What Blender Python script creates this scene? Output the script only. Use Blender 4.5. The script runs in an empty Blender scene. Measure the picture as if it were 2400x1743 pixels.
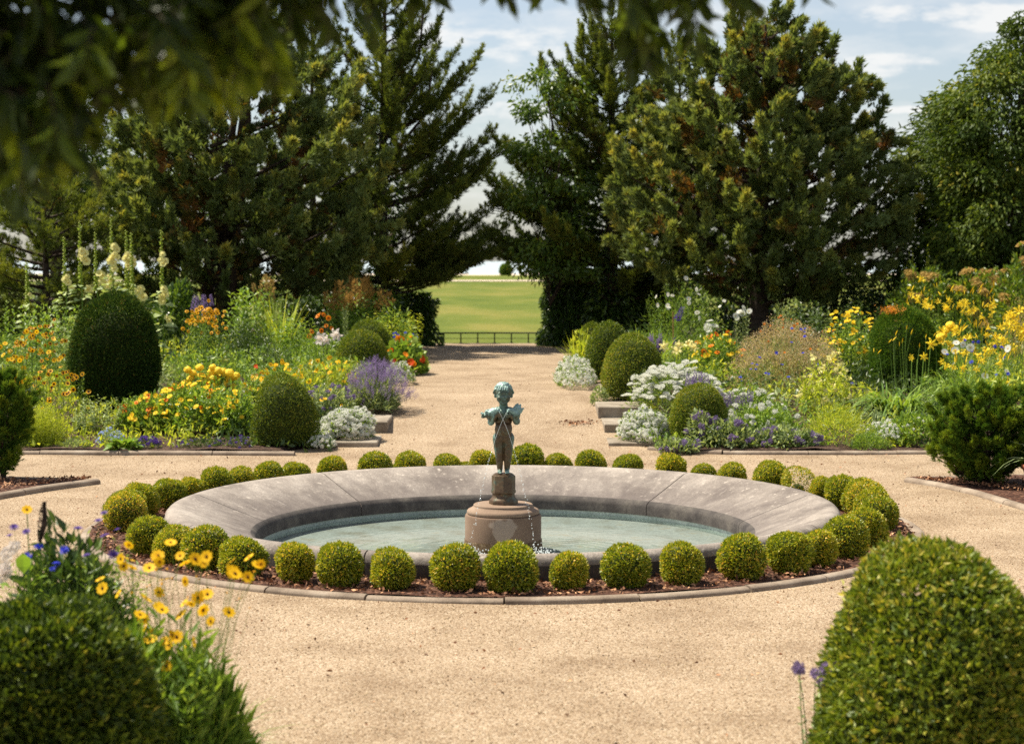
import bpy, math, random
import numpy as np
from mathutils import Vector, Matrix

rng = np.random.default_rng(7)
random.seed(7)
sc = bpy.context.scene
C = sc.collection

# ------------------------------------------------------------------ camera
F = 4244.0                      # focal length in photo pixels (photo is 2400 wide)
CAM_X, CAM_H = 0.084, 2.5
PITCH = math.atan((871.5 - 612.0) / F)
cam_d = bpy.data.cameras.new('camera')
cam_d.sensor_width = 36.0
cam_d.lens = F / 2400.0 * 36.0
cam_d.clip_start = 0.05
cam_d.clip_end = 20000.0
cam_d.dof.use_dof = True
cam_d.dof.focus_distance = 17.2
cam_d.dof.aperture_fstop = 2.5
cam = bpy.data.objects.new('camera', cam_d)
cam.location = (CAM_X, 0.0, CAM_H)
cam.rotation_euler = (math.pi / 2 - PITCH, 0, 0)
C.objects.link(cam)
sc.camera = cam

# ------------------------------------------------------------------ light
SUN = Vector((-0.47, 0.20, 0.86)).normalized()
EL = math.asin(SUN.z)
sun_d = bpy.data.lights.new('sun', 'SUN')
sun_d.energy = 5.0
sun_d.angle = math.radians(0.53)
sun_d.color = (1.0, 0.925, 0.77)
sun = bpy.data.objects.new('sun', sun_d)
sun.rotation_euler = SUN.to_track_quat('Z', 'Y').to_euler()
sun.location = (-20, 20, 40)
C.objects.link(sun)

world = bpy.data.worlds.new('World')
sc.world = world
world.use_nodes = True
def build_world():
    nt = world.node_tree
    N, L = nt.nodes, nt.links
    N.clear()
    out = N.new('ShaderNodeOutputWorld')
    bg = N.new('ShaderNodeBackground')
    bg.inputs['Strength'].default_value = 0.074
    sky = N.new('ShaderNodeTexSky')
    sky.sky_type = 'NISHITA'
    sky.sun_disc = False
    sky.sun_elevation = EL
    sky.sun_rotation = math.atan2(SUN.x, SUN.y)
    sky.air_density = 1.0
    sky.dust_density = 1.0
    sky.ozone_density = 2.0
    tc = N.new('ShaderNodeTexCoord')
    mp = N.new('ShaderNodeMapping')
    mp.inputs['Scale'].default_value = (9.0, 9.0, 26.0)
    mp.inputs['Location'].default_value = (1.9, 0.0, 0.35)
    L.new(tc.outputs['Generated'], mp.inputs['Vector'])
    nz = N.new('ShaderNodeTexNoise')
    nz.inputs['Scale'].default_value = 1.6
    nz.inputs['Detail'].default_value = 9.0
    nz.inputs['Roughness'].default_value = 0.6
    L.new(mp.outputs['Vector'], nz.inputs['Vector'])
    cr = N.new('ShaderNodeValToRGB')
    cr.color_ramp.elements[0].position = 0.44
    cr.color_ramp.elements[0].color = (0, 0, 0, 1)
    cr.color_ramp.elements[1].position = 0.66
    cr.color_ramp.elements[1].color = (1, 1, 1, 1)
    L.new(nz.outputs['Fac'], cr.inputs['Fac'])
    # two banks of fair weather cumulus: soft ellipses of direction broken up by the noise
    sep = N.new('ShaderNodeSeparateXYZ')
    L.new(tc.outputs['Generated'], sep.inputs['Vector'])
    def m(op, a, b=None, c=None):
        n = N.new('ShaderNodeMath'); n.operation = op
        for i, v in enumerate((a, b, c)):
            if v is None: continue
            if isinstance(v, (int, float)): n.inputs[i].default_value = v
            else: L.new(v, n.inputs[i])
        return n.outputs[0]
    u = m('DIVIDE', sep.outputs['X'], m('MAXIMUM', sep.outputs['Y'], 0.05))
    w = m('DIVIDE', sep.outputs['Z'], m('MAXIMUM', sep.outputs['Y'], 0.05))
    def bank(u0, w0, su, sw):
        du = m('DIVIDE', m('SUBTRACT', u, u0), su)
        dw = m('DIVIDE', m('SUBTRACT', w, w0), sw)
        d = m('ADD', m('MULTIPLY', du, du), m('MULTIPLY', dw, dw))
        v = m('ADD', m('SUBTRACT', 1.0, d), m('MULTIPLY', m('SUBTRACT', nz.outputs['Fac'], 0.5), 6.5))
        s = N.new('ShaderNodeMapRange'); s.interpolation_type = 'SMOOTHSTEP'
        s.inputs['From Min'].default_value = 0.0; s.inputs['From Max'].default_value = 1.1
        L.new(v, s.inputs['Value'])
        return s.outputs['Result']
    banks = [bank(0.250, 0.1335, 0.075, 0.0085), bank(0.212, 0.1065, 0.032, 0.0085),
             bank(0.017, 0.083, 0.05, 0.007), bank(-0.03, 0.118, 0.07, 0.014), bank(0.23, 0.083, 0.05, 0.003)]
    amt = m('MULTIPLY_ADD', cr.outputs['Color'], 0.45, 0.12)
    for b in banks:
        amt = m('MAXIMUM', amt, m('MULTIPLY', b, 0.85))
    up = m('MAXIMUM', m('MINIMUM', m('MULTIPLY', sep.outputs['Z'], 30.0), 1.0), 0.0)
    amt = m('MULTIPLY', amt, up)
    mix = N.new('ShaderNodeMix'); mix.data_type = 'RGBA'
    L.new(amt, mix.inputs['Factor'])
    hs = N.new('ShaderNodeHueSaturation')
    hs.inputs['Saturation'].default_value = 0.8
    hs.inputs['Value'].default_value = 1.0
    L.new(sky.outputs['Color'], hs.inputs['Color'])
    L.new(hs.outputs['Color'], mix.inputs['A'])
    mix.inputs['B'].default_value = (7.4, 7.35, 7.2, 1)
    L.new(mix.outputs['Result'], bg.inputs['Color'])
    L.new(bg.outputs['Background'], out.inputs['Surface'])
build_world()

sc.view_settings.view_transform = 'Standard'
sc.view_settings.look = 'None'
sc.view_settings.gamma = 1.0
sc.view_settings.use_curve_mapping = False
sc.view_settings.exposure = 0.85
sc.render.engine = 'CYCLES'
sc.cycles.max_bounces = 8
sc.cycles.sample_clamp_indirect = 4.0
sc.cycles.transparent_max_bounces = 8
sc.cycles.use_denoising = False

# ------------------------------------------------------------------ helpers: placing
cp, sp = math.cos(PITCH), math.sin(PITCH)
def ray(px, py):
    a, b = (px - 1200.0) / F, -(py - 871.5) / F
    return a, cp + b * sp, -sp + b * cp
def at(px, py, y):
    "point seen at photo pixel px,py at the depth y"
    a, dy, dz = ray(px, py)
    t = y / dy
    return np.array([CAM_X + a * t, y, CAM_H + dz * t])
def ground(px, py, z=0.0):
    a, dy, dz = ray(px, py)
    t = (z - CAM_H) / dz
    return np.array([CAM_X + a * t, dy * t, z])
def sstep(t):
    t = np.clip(t, 0, 1)
    return t * t * (3 - 2 * t)
def gz(y):
    "height of the gravel and of the beds: a low ramp up to the upper walk"
    return 0.38 * sstep((np.asarray(y, float) - 23.3) / 5.6)
def bedz(y):
    return 0.05 + gz(y)

# ------------------------------------------------------------------ helpers: objects
def tag(o, label=None, cat=None, group=None, kind=None):
    if label: o['label'] = label
    if cat: o['category'] = cat
    if group: o['group'] = group
    if kind: o['kind'] = kind
    return o
def empty(name, loc, label=None, cat=None, group=None):
    o = bpy.data.objects.new(name, None)
    o.location = loc
    o.empty_display_size = 0.1
    C.objects.link(o)
    return tag(o, label, cat, group)
def child(name, mesh, parent, loc=(0, 0, 0), rot=None, scale=None):
    o = bpy.data.objects.new(name, mesh)
    C.objects.link(o)
    if parent is not None: o.parent = parent
    o.location = loc
    if rot is not None:
        o.rotation_mode = 'QUATERNION'; o.rotation_quaternion = rot
    if scale is not None:
        o.scale = (scale,) * 3 if isinstance(scale, (int, float)) else scale
    return o

class Geo:
    "collects vertices and faces; faces of any size, a material index and a 'var' value per vertex"
    def __init__(s): s.v, s.f, s.m, s.a, s.n = [], [], [], [], 0
    def add(s, v, f, mi=0, var=0.5):
        v = np.asarray(v, np.float32).reshape(-1, 3)
        f = np.asarray(f, np.int64)
        if len(f) == 0: return s
        s.v.append(v); s.f.append(f + s.n)
        s.m.append(np.full(len(f), mi, np.int32))
        s.a.append(np.broadcast_to(np.asarray(var, np.float32), (len(v),)))
        s.n += len(v)
        return s
    def mesh(s, name, mats, smooth=False):
        me = bpy.data.meshes.new(name)
        V = np.concatenate(s.v)
        loops = np.concatenate([f.ravel() for f in s.f]).astype(np.int32)
        sizes = np.concatenate([np.full(len(f), f.shape[1], np.int32) for f in s.f])
        starts = np.concatenate([[0], np.cumsum(sizes)[:-1]]).astype(np.int32)
        me.vertices.add(len(V)); me.vertices.foreach_set('co', V.ravel())
        me.loops.add(len(loops)); me.loops.foreach_set('vertex_index', loops)
        me.polygons.add(len(sizes)); me.polygons.foreach_set('loop_start', starts)
        me.polygons.foreach_set('loop_total', sizes)
        me.polygons.foreach_set('material_index', np.concatenate(s.m))
        me.polygons.foreach_set('use_smooth', np.full(len(sizes), bool(smooth)))
        at_ = me.attributes.new('var', 'FLOAT', 'POINT')
        at_.data.foreach_set('value', np.ascontiguousarray(np.concatenate(s.a), dtype=np.float32))
        for m_ in (mats if isinstance(mats, (list, tuple)) else [mats]): me.materials.append(m_)
        me.update(calc_edges=True)
        return me
    def obj(s, name, mats, parent=None, smooth=False, loc=(0, 0, 0)):
        return child(name, s.mesh(name, mats, smooth), parent, loc)

def unit(v):
    v = np.asarray(v, float)
    return v / np.maximum(np.linalg.norm(v, axis=-1, keepdims=True), 1e-9)
def bases(axis, up=None):
    "rotation matrices whose z column is axis, with a random roll (or rolled so y faces up)"
    z = unit(axis)
    r = rng.normal(size=z.shape) if up is None else np.broadcast_to(np.asarray(up, float), z.shape) + rng.normal(size=z.shape) * 0.25
    x = unit(np.cross(r, z)); y = np.cross(z, x)
    return np.stack([x, y, z], -1)
def scatter(geo, T, loc, axis, scale, var, mi=0, up=None, wid=None):
    "copies template T=(v,f) to every loc, its z along axis"
    loc = np.asarray(loc, float).reshape(-1, 3)
    n = len(loc)
    if n == 0: return
    R = bases(np.broadcast_to(np.asarray(axis, float), (n, 3)), up)
    tv, tf = T
    scale = np.broadcast_to(np.asarray(scale, float), (n,))
    S = np.stack([scale * (1 if wid is None else wid)] * 2 + [scale], -1)
    v = np.einsum('nij,kj,nj->nki', R, tv, np.ones((n, 3))) if False else np.einsum('nij,nkj->nki', R, tv[None] * S[:, None, :])
    v = v + loc[:, None, :]
    f = tf[None] + (np.arange(n) * len(tv))[:, None, None]
    var = np.broadcast_to(np.asarray(var, float), (n,))
    geo.add(v.reshape(-1, 3), f.reshape(-1, tf.shape[1]), mi, np.repeat(var, len(tv)))
def scatter_mix(geo, Ts, loc, axis, scale, var, mi=0, up=None, wid=None):
    loc = np.asarray(loc); n = len(loc); k = rng.integers(0, len(Ts), n)
    axis = np.broadcast_to(axis, (n, 3)); scale = np.broadcast_to(scale, (n,)); var = np.broadcast_to(var, (n,))
    for i, T in enumerate(Ts):
        q = k == i
        scatter(geo, T, loc[q], axis[q], scale[q], var[q], mi, up, wid)

# templates -------------------------------------------------------------
def t_leaf(w=0.4, fold=0.08, bend=0.0):
    v = np.array([[0, 0, 0], [-w / 2, fold, .45], [w / 2, fold, .45], [0, bend, 1.0]], float)
    return v, np.array([[0, 1, 3], [0, 3, 2]])
def t_leaf6(w=0.4, fold=0.08, bend=-0.2):
    v = np.array([[0, 0, 0], [-w * .42, fold, .28], [0, 0, .3], [w * .42, fold, .28],
                  [-w * .45, fold + bend * .35, .62], [0, bend * .35, .65], [w * .45, fold + bend * .35, .62], [0, bend, 1.0]], float)
    return v, np.array([[0, 2, 1], [0, 3, 2], [1, 2, 5], [1, 5, 4], [2, 3, 6], [2, 6, 5], [4, 5, 7], [5, 6, 7]])
def t_blade(w=0.03, bend=0.5, seg=5, droop=0.0):
    v, f = [], []
    for i in range(seg + 1):
        t = i / seg
        y = bend * t ** 2; z = t - droop * t ** 3 - 0.25 * bend * t ** 2
        ww = w * (1 - t ** 2.2) * 0.5 + 0.0015
        v += [[-ww, y, z], [ww, y, z]]
    for i in range(seg):
        a = 2 * i
        f += [[a, a + 1, a + 3], [a, a + 3, a + 2]]
    return np.array(v, float), np.array(f)
def t_tuft(n=7, spread=0.7, w=0.22, lo=0.55, seed=0, bendy=0.0):
    r = np.random.default_rng(seed); v, f = [], []
    lv, lf = t_leaf(w, 0.03)
    for i in range(n):
        a = r.uniform(0, 2 * math.pi); s = spread * math.sqrt(r.uniform(0, 1))
        d = unit(np.array([math.cos(a) * s, math.sin(a) * s, 1.0]))
        x = unit(np.cross(d, r.normal(size=3))); y = np.cross(d, x)
        l = r.uniform(lo, 1)
        st = d * r.uniform(0, .25)
        f.append(lf + len(v) * 4)
        v.append(st + (lv * l) @ np.stack([x, y, d]))
    return np.concatenate(v), np.concatenate(f)
def t_star(n=5, r=0.5):
    "tiny blossom: a fan of n petals facing +z"
    v, f = [[0, 0, 0]], []
    for i in range(n):
        a = 2 * math.pi * i / n
        k = len(v)
        v += [[r * math.cos(a - .5), r * math.sin(a - .5), .15], [r * math.cos(a + .5), r * math.sin(a + .5), .15]]
        f.append([0, k, k + 1])
    return np.array(v, float), np.array(f)
def ico(sub=1):
    import bmesh
    bm = bmesh.new(); bmesh.ops.create_icosphere(bm, subdivisions=sub, radius=1.0)
    v = np.array([x.co[:] for x in bm.verts]); f = np.array([[q.index for q in x.verts] for x in bm.faces]); bm.free()
    return v, f
TUFTS = [t_tuft(7, .75, .24, seed=s) for s in range(5)]
TUFTS_FINE = [t_tuft(8, .6, .12, seed=s + 20) for s in range(4)]
TUFT_LONG = [t_tuft(6, .45, .13, seed=s + 40) for s in range(4)]
LEAFS = [t_leaf(.42, .08), t_leaf(.36, .12, -.12), t_leaf(.5, .05, -.2)]
LEAFS_NARROW = [t_leaf(.2, .04, -.1), t_leaf(.16, .03, -.25), t_leaf(.24, .04)]
ICO1, ICO2, ICO3 = ico(1), ico(2), ico(3)

def tube(geo, pts, rad, sides=6, mi=0, var=0.5, cap=True):
    pts = np.asarray(pts, float); n = len(pts)
    rad = np.broadcast_to(np.asarray(rad, float), (n,))
    tan = unit(np.gradient(pts, axis=0))
    ref = np.array([0, 0, 1.0]) if abs(tan[0][2]) < .9 else np.array([1.0, 0, 0])
    x = unit(np.cross(tan, ref)); y = np.cross(tan, x)
    a = np.arange(sides) * 2 * math.pi / sides
    ring = pts[:, None, :] + rad[:, None, None] * (np.cos(a)[None, :, None] * x[:, None, :] + np.sin(a)[None, :, None] * y[:, None, :])
    f = []
    for i in range(n - 1):
        for j in range(sides):
            k = (j + 1) % sides
            f.append([i * sides + j, i * sides + k, (i + 1) * sides + k, (i + 1) * sides + j])
    geo.add(ring.reshape(-1, 3), f, mi, var)
def stems(geo, A, B, w, mi=0, var=0.4, sag=None):
    "thin three sided stems from A to B, slightly bowed; arrays (n,3)"
    A = np.asarray(A, float); B = np.asarray(B, float); n = len(A)
    if n == 0: return
    ts = np.array([0, .35, .7, 1.0])
    bow = rng.normal(size=(n, 3)) * np.linalg.norm(B - A, axis=1)[:, None] * 0.05; bow[:, 2] = 0
    P = A[:, None] + (B - A)[:, None] * ts[None, :, None] + bow[:, None] * (4 * ts * (1 - ts))[None, :, None]
    d = unit(B - A); x = unit(np.cross(d, rng.normal(size=(n, 3)))); y = np.cross(d, x)
    ww = (np.broadcast_to(np.asarray(w, float), (n,)))[:, None] * np.array([1, .85, .7, .5])[None]
    V = []
    for k in range(3):
        a = k * 2 * math.pi / 3
        V.append(P + ww[..., None] * .5 * (math.cos(a) * x[:, None] + math.sin(a) * y[:, None]))
    V = np.stack(V, 2)          # n,4,3,3
    f = []
    for i in range(3):
        for j in range(3):
            k = (j + 1) % 3
            f.append([i * 3 + j, i * 3 + k, (i + 1) * 3 + k, (i + 1) * 3 + j])
    f = np.array(f)[None] + (np.arange(n) * 12)[:, None, None]
    geo.add(V.reshape(-1, 3), f.reshape(-1, 4), mi, var)
def lathe(geo, prof, seg=48, a0=0.0, a1=2 * math.pi, closed=True, cap=False, mi=0, var=.5, loop=False):
    prof = np.asarray(prof, float); n = len(prof)
    m = seg if closed else seg + 1
    a = a0 + (a1 - a0) * np.arange(m) / seg
    V = np.stack([prof[:, 0][None] * np.cos(a)[:, None], prof[:, 0][None] * np.sin(a)[:, None],
                  np.broadcast_to(prof[:, 1], (m, n))], -1)
    f = []
    for i in range(seg):
        j = (i + 1) % m
        for k in range(n if loop else n - 1):
            l = (k + 1) % n
            f.append([i * n + k, j * n + k, j * n + l, i * n + l])
    geo.add(V.reshape(-1, 3), f, mi, var)
    if cap:      # end faces of an open segment
        geo.add(V[0], [list(range(n))], mi, var); geo.add(V[-1], [list(range(n))[::-1]], mi, var)
def box(geo, lo, hi, mi=0, var=.5, bevel=0.0):
    lo = np.asarray(lo, float); hi = np.asarray(hi, float); b = bevel
    if b <= 0:
        v = np.array([[x, y, z] for z in (lo[2], hi[2]) for y in (lo[1], hi[1]) for x in (lo[0], hi[0])])
        geo.add(v, [[0, 2, 3, 1], [4, 5, 7, 6], [0, 1, 5, 4], [2, 6, 7, 3], [0, 4, 6, 2], [1, 3, 7, 5]], mi, var); return
    v = []
    for z, i in ((lo[2], 0), (hi[2] - b, 0), (hi[2], b)):
        v += [[lo[0] + i, lo[1] + i, z], [hi[0] - i, lo[1] + i, z], [hi[0] - i, hi[1] - i, z], [lo[0] + i, hi[1] - i, z]]
    f = [[3, 2, 1, 0], [8, 9, 10, 11]]
    for r in (0, 4):
        for j in range(4):
            k = (j + 1) % 4
            f.append([r + j, r + k, r + 4 + k, r + 4 + j])
    geo.add(v, f, mi, var)
class Lump:
    "smooth random field, a sum of waves"
    def __init__(s, freq, n=6, seed=1):
        r = np.random.default_rng(seed)
        s.k = r.normal(size=(n, 3)) * freq; s.p = r.uniform(0, 6.28, n)
    def __call__(s, P): return np.sin(np.asarray(P) @ s.k.T + s.p).mean(-1) * 1.6

# ------------------------------------------------------------------ helpers: materials
def rgb(h):
    return tuple(h) + (1.0,)
def new_mat(name):
    m = bpy.data.materials.new(name); m.use_nodes = True
    nt = m.node_tree; nt.nodes.clear()
    return m, nt.nodes, nt.links
def ramp(N, stops):
    r = N.new('ShaderNodeValToRGB'); el = r.color_ramp.elements
    while len(el) < len(stops): el.new(0.5)
    for e, (p, c) in zip(el, stops): e.position = p; e.color = rgb(c)
    return r
def leaf_mat(name, stops, trans=0.34, rough=0.5, spec=0.35, tint=(1.35, 1.3, 0.6), gain=1.72):
    "leaf: colour from the per leaf value, part of the light passing through"
    m, N, L = new_mat(name)
    a = N.new('ShaderNodeAttribute'); a.attribute_name = 'var'
    r = ramp(N, [(p, (c[0] * gain * 1.04, c[1] * gain * 1.03, c[2] * gain * .82)) for p, c in stops]); L.new(a.outputs['Fac'], r.inputs['Fac'])
    p = N.new('ShaderNodeBsdfPrincipled')
    p.inputs['Roughness'].default_value = rough
    p.inputs['Specular IOR Level'].default_value = spec
    L.new(r.outputs['Color'], p.inputs['Base Color'])
    t = N.new('ShaderNodeBsdfTranslucent')
    mu = N.new('ShaderNodeMix'); mu.data_type = 'RGBA'; mu.blend_type = 'MULTIPLY'; mu.inputs['Factor'].default_value = 1
    L.new(r.outputs['Color'], mu.inputs['A']); mu.inputs['B'].default_value = rgb(tint)
    L.new(mu.outputs['Result'], t.inputs['Color'])
    mx = N.new('ShaderNodeMixShader'); mx.inputs['Fac'].default_value = trans
    L.new(p.outputs['BSDF'], mx.inputs[1]); L.new(t.outputs['BSDF'], mx.inputs[2])
    o = N.new('ShaderNodeOutputMaterial'); L.new(mx.outputs['Shader'], o.inputs['Surface'])
    return m
def plain_mat(name, c, rough=0.6, spec=0.3, trans=0.0, noise=0.0, nscale=30.0):
    m, N, L = new_mat(name)
    p = N.new('ShaderNodeBsdfPrincipled')
    p.inputs['Roughness'].default_value = rough; p.inputs['Specular IOR Level'].default_value = spec
    p.inputs['Base Color'].default_value = rgb(c)
    o = N.new('ShaderNodeOutputMaterial')
    col = None
    if noise > 0:
        tc = N.new('ShaderNodeTexCoord'); nz = N.new('ShaderNodeTexNoise'); nz.inputs['Scale'].default_value = nscale
        nz.inputs['Detail'].default_value = 5
        L.new(tc.outputs['Object'], nz.inputs['Vector'])
        r = ramp(N, [(.3, tuple(x * (1 - noise) for x in c)), (.7, tuple(x * (1 + noise) for x in c))])
        L.new(nz.outputs['Fac'], r.inputs['Fac']); L.new(r.outputs['Color'], p.inputs['Base Color']); col = r
    if trans > 0:
        t = N.new('ShaderNodeBsdfTranslucent'); t.inputs['Color'].default_value = rgb(c)
        mx = N.new('ShaderNodeMixShader'); mx.inputs['Fac'].default_value = trans
        L.new(p.outputs['BSDF'], mx.inputs[1]); L.new(t.outputs['BSDF'], mx.inputs[2]); L.new(mx.outputs['Shader'], o.inputs['Surface'])
    else: L.new(p.outputs['BSDF'], o.inputs['Surface'])
    return m
def stone_mat(name, c1, c2, c3, scale=3.0, fine=60.0, bump=0.25, rough=0.85, spots=None, spotscale=9.0, streak=1.0, blend=None):
    "weathered mineral surface: broad tone, fine grain, optional lichen or painted reflection spots"
    m, N, L = new_mat(name)
    tc = N.new('ShaderNodeTexCoord')
    n1 = N.new('ShaderNodeTexNoise'); n1.inputs['Scale'].default_value = scale; n1.inputs['Detail'].default_value = 8; n1.inputs['Roughness'].default_value = .62
    n2 = N.new('ShaderNodeTexNoise'); n2.inputs['Scale'].default_value = fine; n2.inputs['Detail'].default_value = 4; n2.inputs['Roughness'].default_value = .7
    L.new(tc.outputs['Object'], n1.inputs['Vector']); L.new(tc.outputs['Object'], n2.inputs['Vector'])
    r1 = ramp(N, [(.32, c1), (.5, c2), (.68, c3)]); L.new(n1.outputs['Fac'], r1.inputs['Fac'])
    r2 = ramp(N, [(.25, (.62, .62, .62)), (.75, (1.3, 1.3, 1.3))]); L.new(n2.outputs['Fac'], r2.inputs['Fac'])
    mu = N.new('ShaderNodeMix'); mu.data_type = 'RGBA'; mu.blend_type = 'MULTIPLY'; mu.inputs['Factor'].default_value = 1
    L.new(r1.outputs['Color'], mu.inputs['A']); L.new(r2.outputs['Color'], mu.inputs['B'])
    col = mu.outputs['Result']
    if spots:
        n3 = N.new('ShaderNodeTexNoise'); n3.inputs['Scale'].default_value = spotscale; n3.inputs['Detail'].default_value = 6; n3.inputs['Roughness'].default_value = .7
        L.new(tc.outputs['Object'], n3.inputs['Vector'])
        r3 = ramp(N, [(.585, (0, 0, 0)), (.68, (1, 1, 1))]); L.new(n3.outputs['Fac'], r3.inputs['Fac'])
        mx = N.new('ShaderNodeMix'); mx.data_type = 'RGBA'
        s = N.new('ShaderNodeMath'); s.operation = 'MULTIPLY'; s.inputs[1].default_value = .75
        L.new(r3.outputs['Color'], s.inputs[0]); L.new(s.outputs[0], mx.inputs['Factor'])
        L.new(col, mx.inputs['A']); mx.inputs['B'].default_value = rgb(spots); col = mx.outputs['Result']
    p = N.new('ShaderNodeBsdfPrincipled'); p.inputs['Roughness'].default_value = rough; p.inputs['Specular IOR Level'].default_value = .25
    L.new(col, p.inputs['Base Color'])
    b = N.new('ShaderNodeBump'); b.inputs['Strength'].default_value = bump; b.inputs['Distance'].default_value = .01
    L.new(n2.outputs['Fac'], b.inputs['Height']); L.new(b.outputs['Normal'], p.inputs['Normal'])
    o = N.new('ShaderNodeOutputMaterial'); L.new(p.outputs['BSDF'], o.inputs['Surface'])
    return m
def gravel_mat(name, stops, cell=95.0, bump=.9, litter=(.16, .09, .05)):
    m, N, L = new_mat(name)
    tc = N.new('ShaderNodeTexCoord')
    v = N.new('ShaderNodeTexVoronoi'); v.inputs['Scale'].default_value = cell
    v2 = N.new('ShaderNodeTexVoronoi'); v2.inputs['Scale'].default_value = cell * .37
    n1 = N.new('ShaderNodeTexNoise'); n1.inputs['Scale'].default_value = 1.1; n1.inputs['Detail'].default_value = 7; n1.inputs['Roughness'].default_value = .6
    n2 = N.new('ShaderNodeTexNoise'); n2.inputs['Scale'].default_value = 26; n2.inputs['Detail'].default_value = 5; n2.inputs['Roughness'].default_value = .72
    for n in (v, v2, n1, n2): L.new(tc.outputs['Object'], n.inputs['Vector'])
    sp_ = N.new('ShaderNodeSeparateColor'); L.new(v.outputs['Color'], sp_.inputs['Color'])
    r = ramp(N, stops); L.new(sp_.outputs['Red'], r.inputs['Fac'])
    r2 = ramp(N, [(.28, (.66, .61, .56)), (.5, (.97, .96, .94)), (.72, (1.16, 1.17, 1.18))]); L.new(n1.outputs['Fac'], r2.inputs['Fac'])
    mu = N.new('ShaderNodeMix'); mu.data_type = 'RGBA'; mu.blend_type = 'MULTIPLY'; mu.inputs['Factor'].default_value = 1
    L.new(r.outputs['Color'], mu.inputs['A']); L.new(r2.outputs['Color'], mu.inputs['B'])
    r3 = ramp(N, [(.60, (0, 0, 0)), (.74, (1, 1, 1))]); L.new(n2.outputs['Fac'], r3.inputs['Fac'])
    s = N.new('ShaderNodeMath'); s.operation = 'MULTIPLY'; s.inputs[1].default_value = .5; L.new(r3.outputs['Color'], s.inputs[0])
    mx = N.new('ShaderNodeMix'); mx.data_type = 'RGBA'; L.new(s.outputs[0], mx.inputs['Factor'])
    L.new(mu.outputs['Result'], mx.inputs['A']); mx.inputs['B'].default_value = rgb(litter)
    p = N.new('ShaderNodeBsdfPrincipled'); p.inputs['Roughness'].default_value = .9; p.inputs['Specular IOR Level'].default_value = .2
    L.new(mx.outputs['Result'], p.inputs['Base Color'])
    ad = N.new('ShaderNodeMath'); ad.operation = 'ADD'; L.new(v.outputs['Distance'], ad.inputs[0]); L.new(v2.outputs['Distance'], ad.inputs[1])
    b = N.new('ShaderNodeBump'); b.inputs['Strength'].default_value = bump; b.inputs['Distance'].default_value = .006; b.invert = True
    L.new(ad.outputs[0], b.inputs['Height']); L.new(b.outputs['Normal'], p.inputs['Normal'])
    o = N.new('ShaderNodeOutputMaterial'); L.new(p.outputs['BSDF'], o.inputs['Surface'])
    return m

M = {}
M['gravel'] = gravel_mat('gravel', [(0, (.145, .095, .054)), (.3, (.29, .205, .132)), (.7, (.35, .26, .172)), (1, (.46, .375, .28))], litter=(.12, .068, .036))
M['mulch'] = gravel_mat('mulch', [(0, (0.028, 0.013, 0.008)), (.5, (0.068, 0.029, 0.018)), (.85, (0.120, 0.056, 0.036)), (1, (0.208, 0.112, 0.072))], cell=38, bump=1.2, litter=(0.016, 0.008, 0.006))
M['soil'] = gravel_mat('soil', [(0, (0.024, 0.014, 0.010)), (.6, (0.056, 0.032, 0.021)), (1, (0.120, 0.072, 0.048))], cell=45, bump=1.0)
M['coping'] = stone_mat('coping_stone', (.15, .124, .108), (.265, .226, .195), (.385, .335, .29), scale=1.7, fine=60, spots=(.55, .48, .41), spotscale=13, bump=.35)
M['rimdark'] = stone_mat('shaded_dark_stone', (0.040, 0.034, 0.032), (0.072, 0.062, 0.056), (0.120, 0.104, 0.088), scale=5, fine=60)  # dark rim tone: shade put into the stone colour, the lip also wet
M['kerb'] = stone_mat('kerb_stone', (0.160, 0.120, 0.088), (0.264, 0.204, 0.152), (0.352, 0.288, 0.224), scale=3.2, fine=90, bump=.25)
M['step'] = stone_mat('step_stone', (.16, .125, .09), (.265, .22, .168), (.35, .30, .24), scale=3, fine=70, bump=.2)
M['plinth'] = stone_mat('plinth_stone', (0.200, 0.132, 0.092), (0.248, 0.172, 0.120), (0.288, 0.208, 0.152), scale=2.5, fine=120, bump=.1)
M['plinthbase'] = stone_mat('algae_stone', (0.048, 0.032, 0.016), (0.128, 0.080, 0.040), (0.240, 0.176, 0.112), scale=22, fine=80, bump=.5)
M['poolwall'] = stone_mat('pool_paint', (.26, .31, .28), (.33, .38, .35), (.38, .43, .39), scale=3, fine=40, bump=.05)
M['poolfloor'] = stone_mat('pool_floor', (.22, .215, .175), (.285, .305, .285), (.34, .365, .345), scale=2.6, fine=30, bump=.05, spots=(.25, .20, .125), spotscale=2.6)  # tan spots stand in for reflections on the water, painted on the floor
M['bark'] = stone_mat('bark', (.025, .017, .012), (.055, .036, .025), (.10, .07, .05), scale=14, fine=60, bump=.9)
M['barkgrey'] = stone_mat('grey_bark', (.10, .09, .08), (.2, .18, .16), (.3, .28, .25), scale=9, fine=60, bump=.6)
M['iron'] = plain_mat('rail_paint', (.012, .014, .016), .45, .4, noise=.3)
M['terracotta'] = plain_mat('terracotta', (.30, .10, .05), .8, .2, noise=.25)
M['stake'] = plain_mat('bamboo', (.32, .15, .06), .7, .2, noise=.2)
M['sand'] = plain_mat('sand', (.62, .50, .40), .9, .1, noise=.15, nscale=.2)
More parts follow.
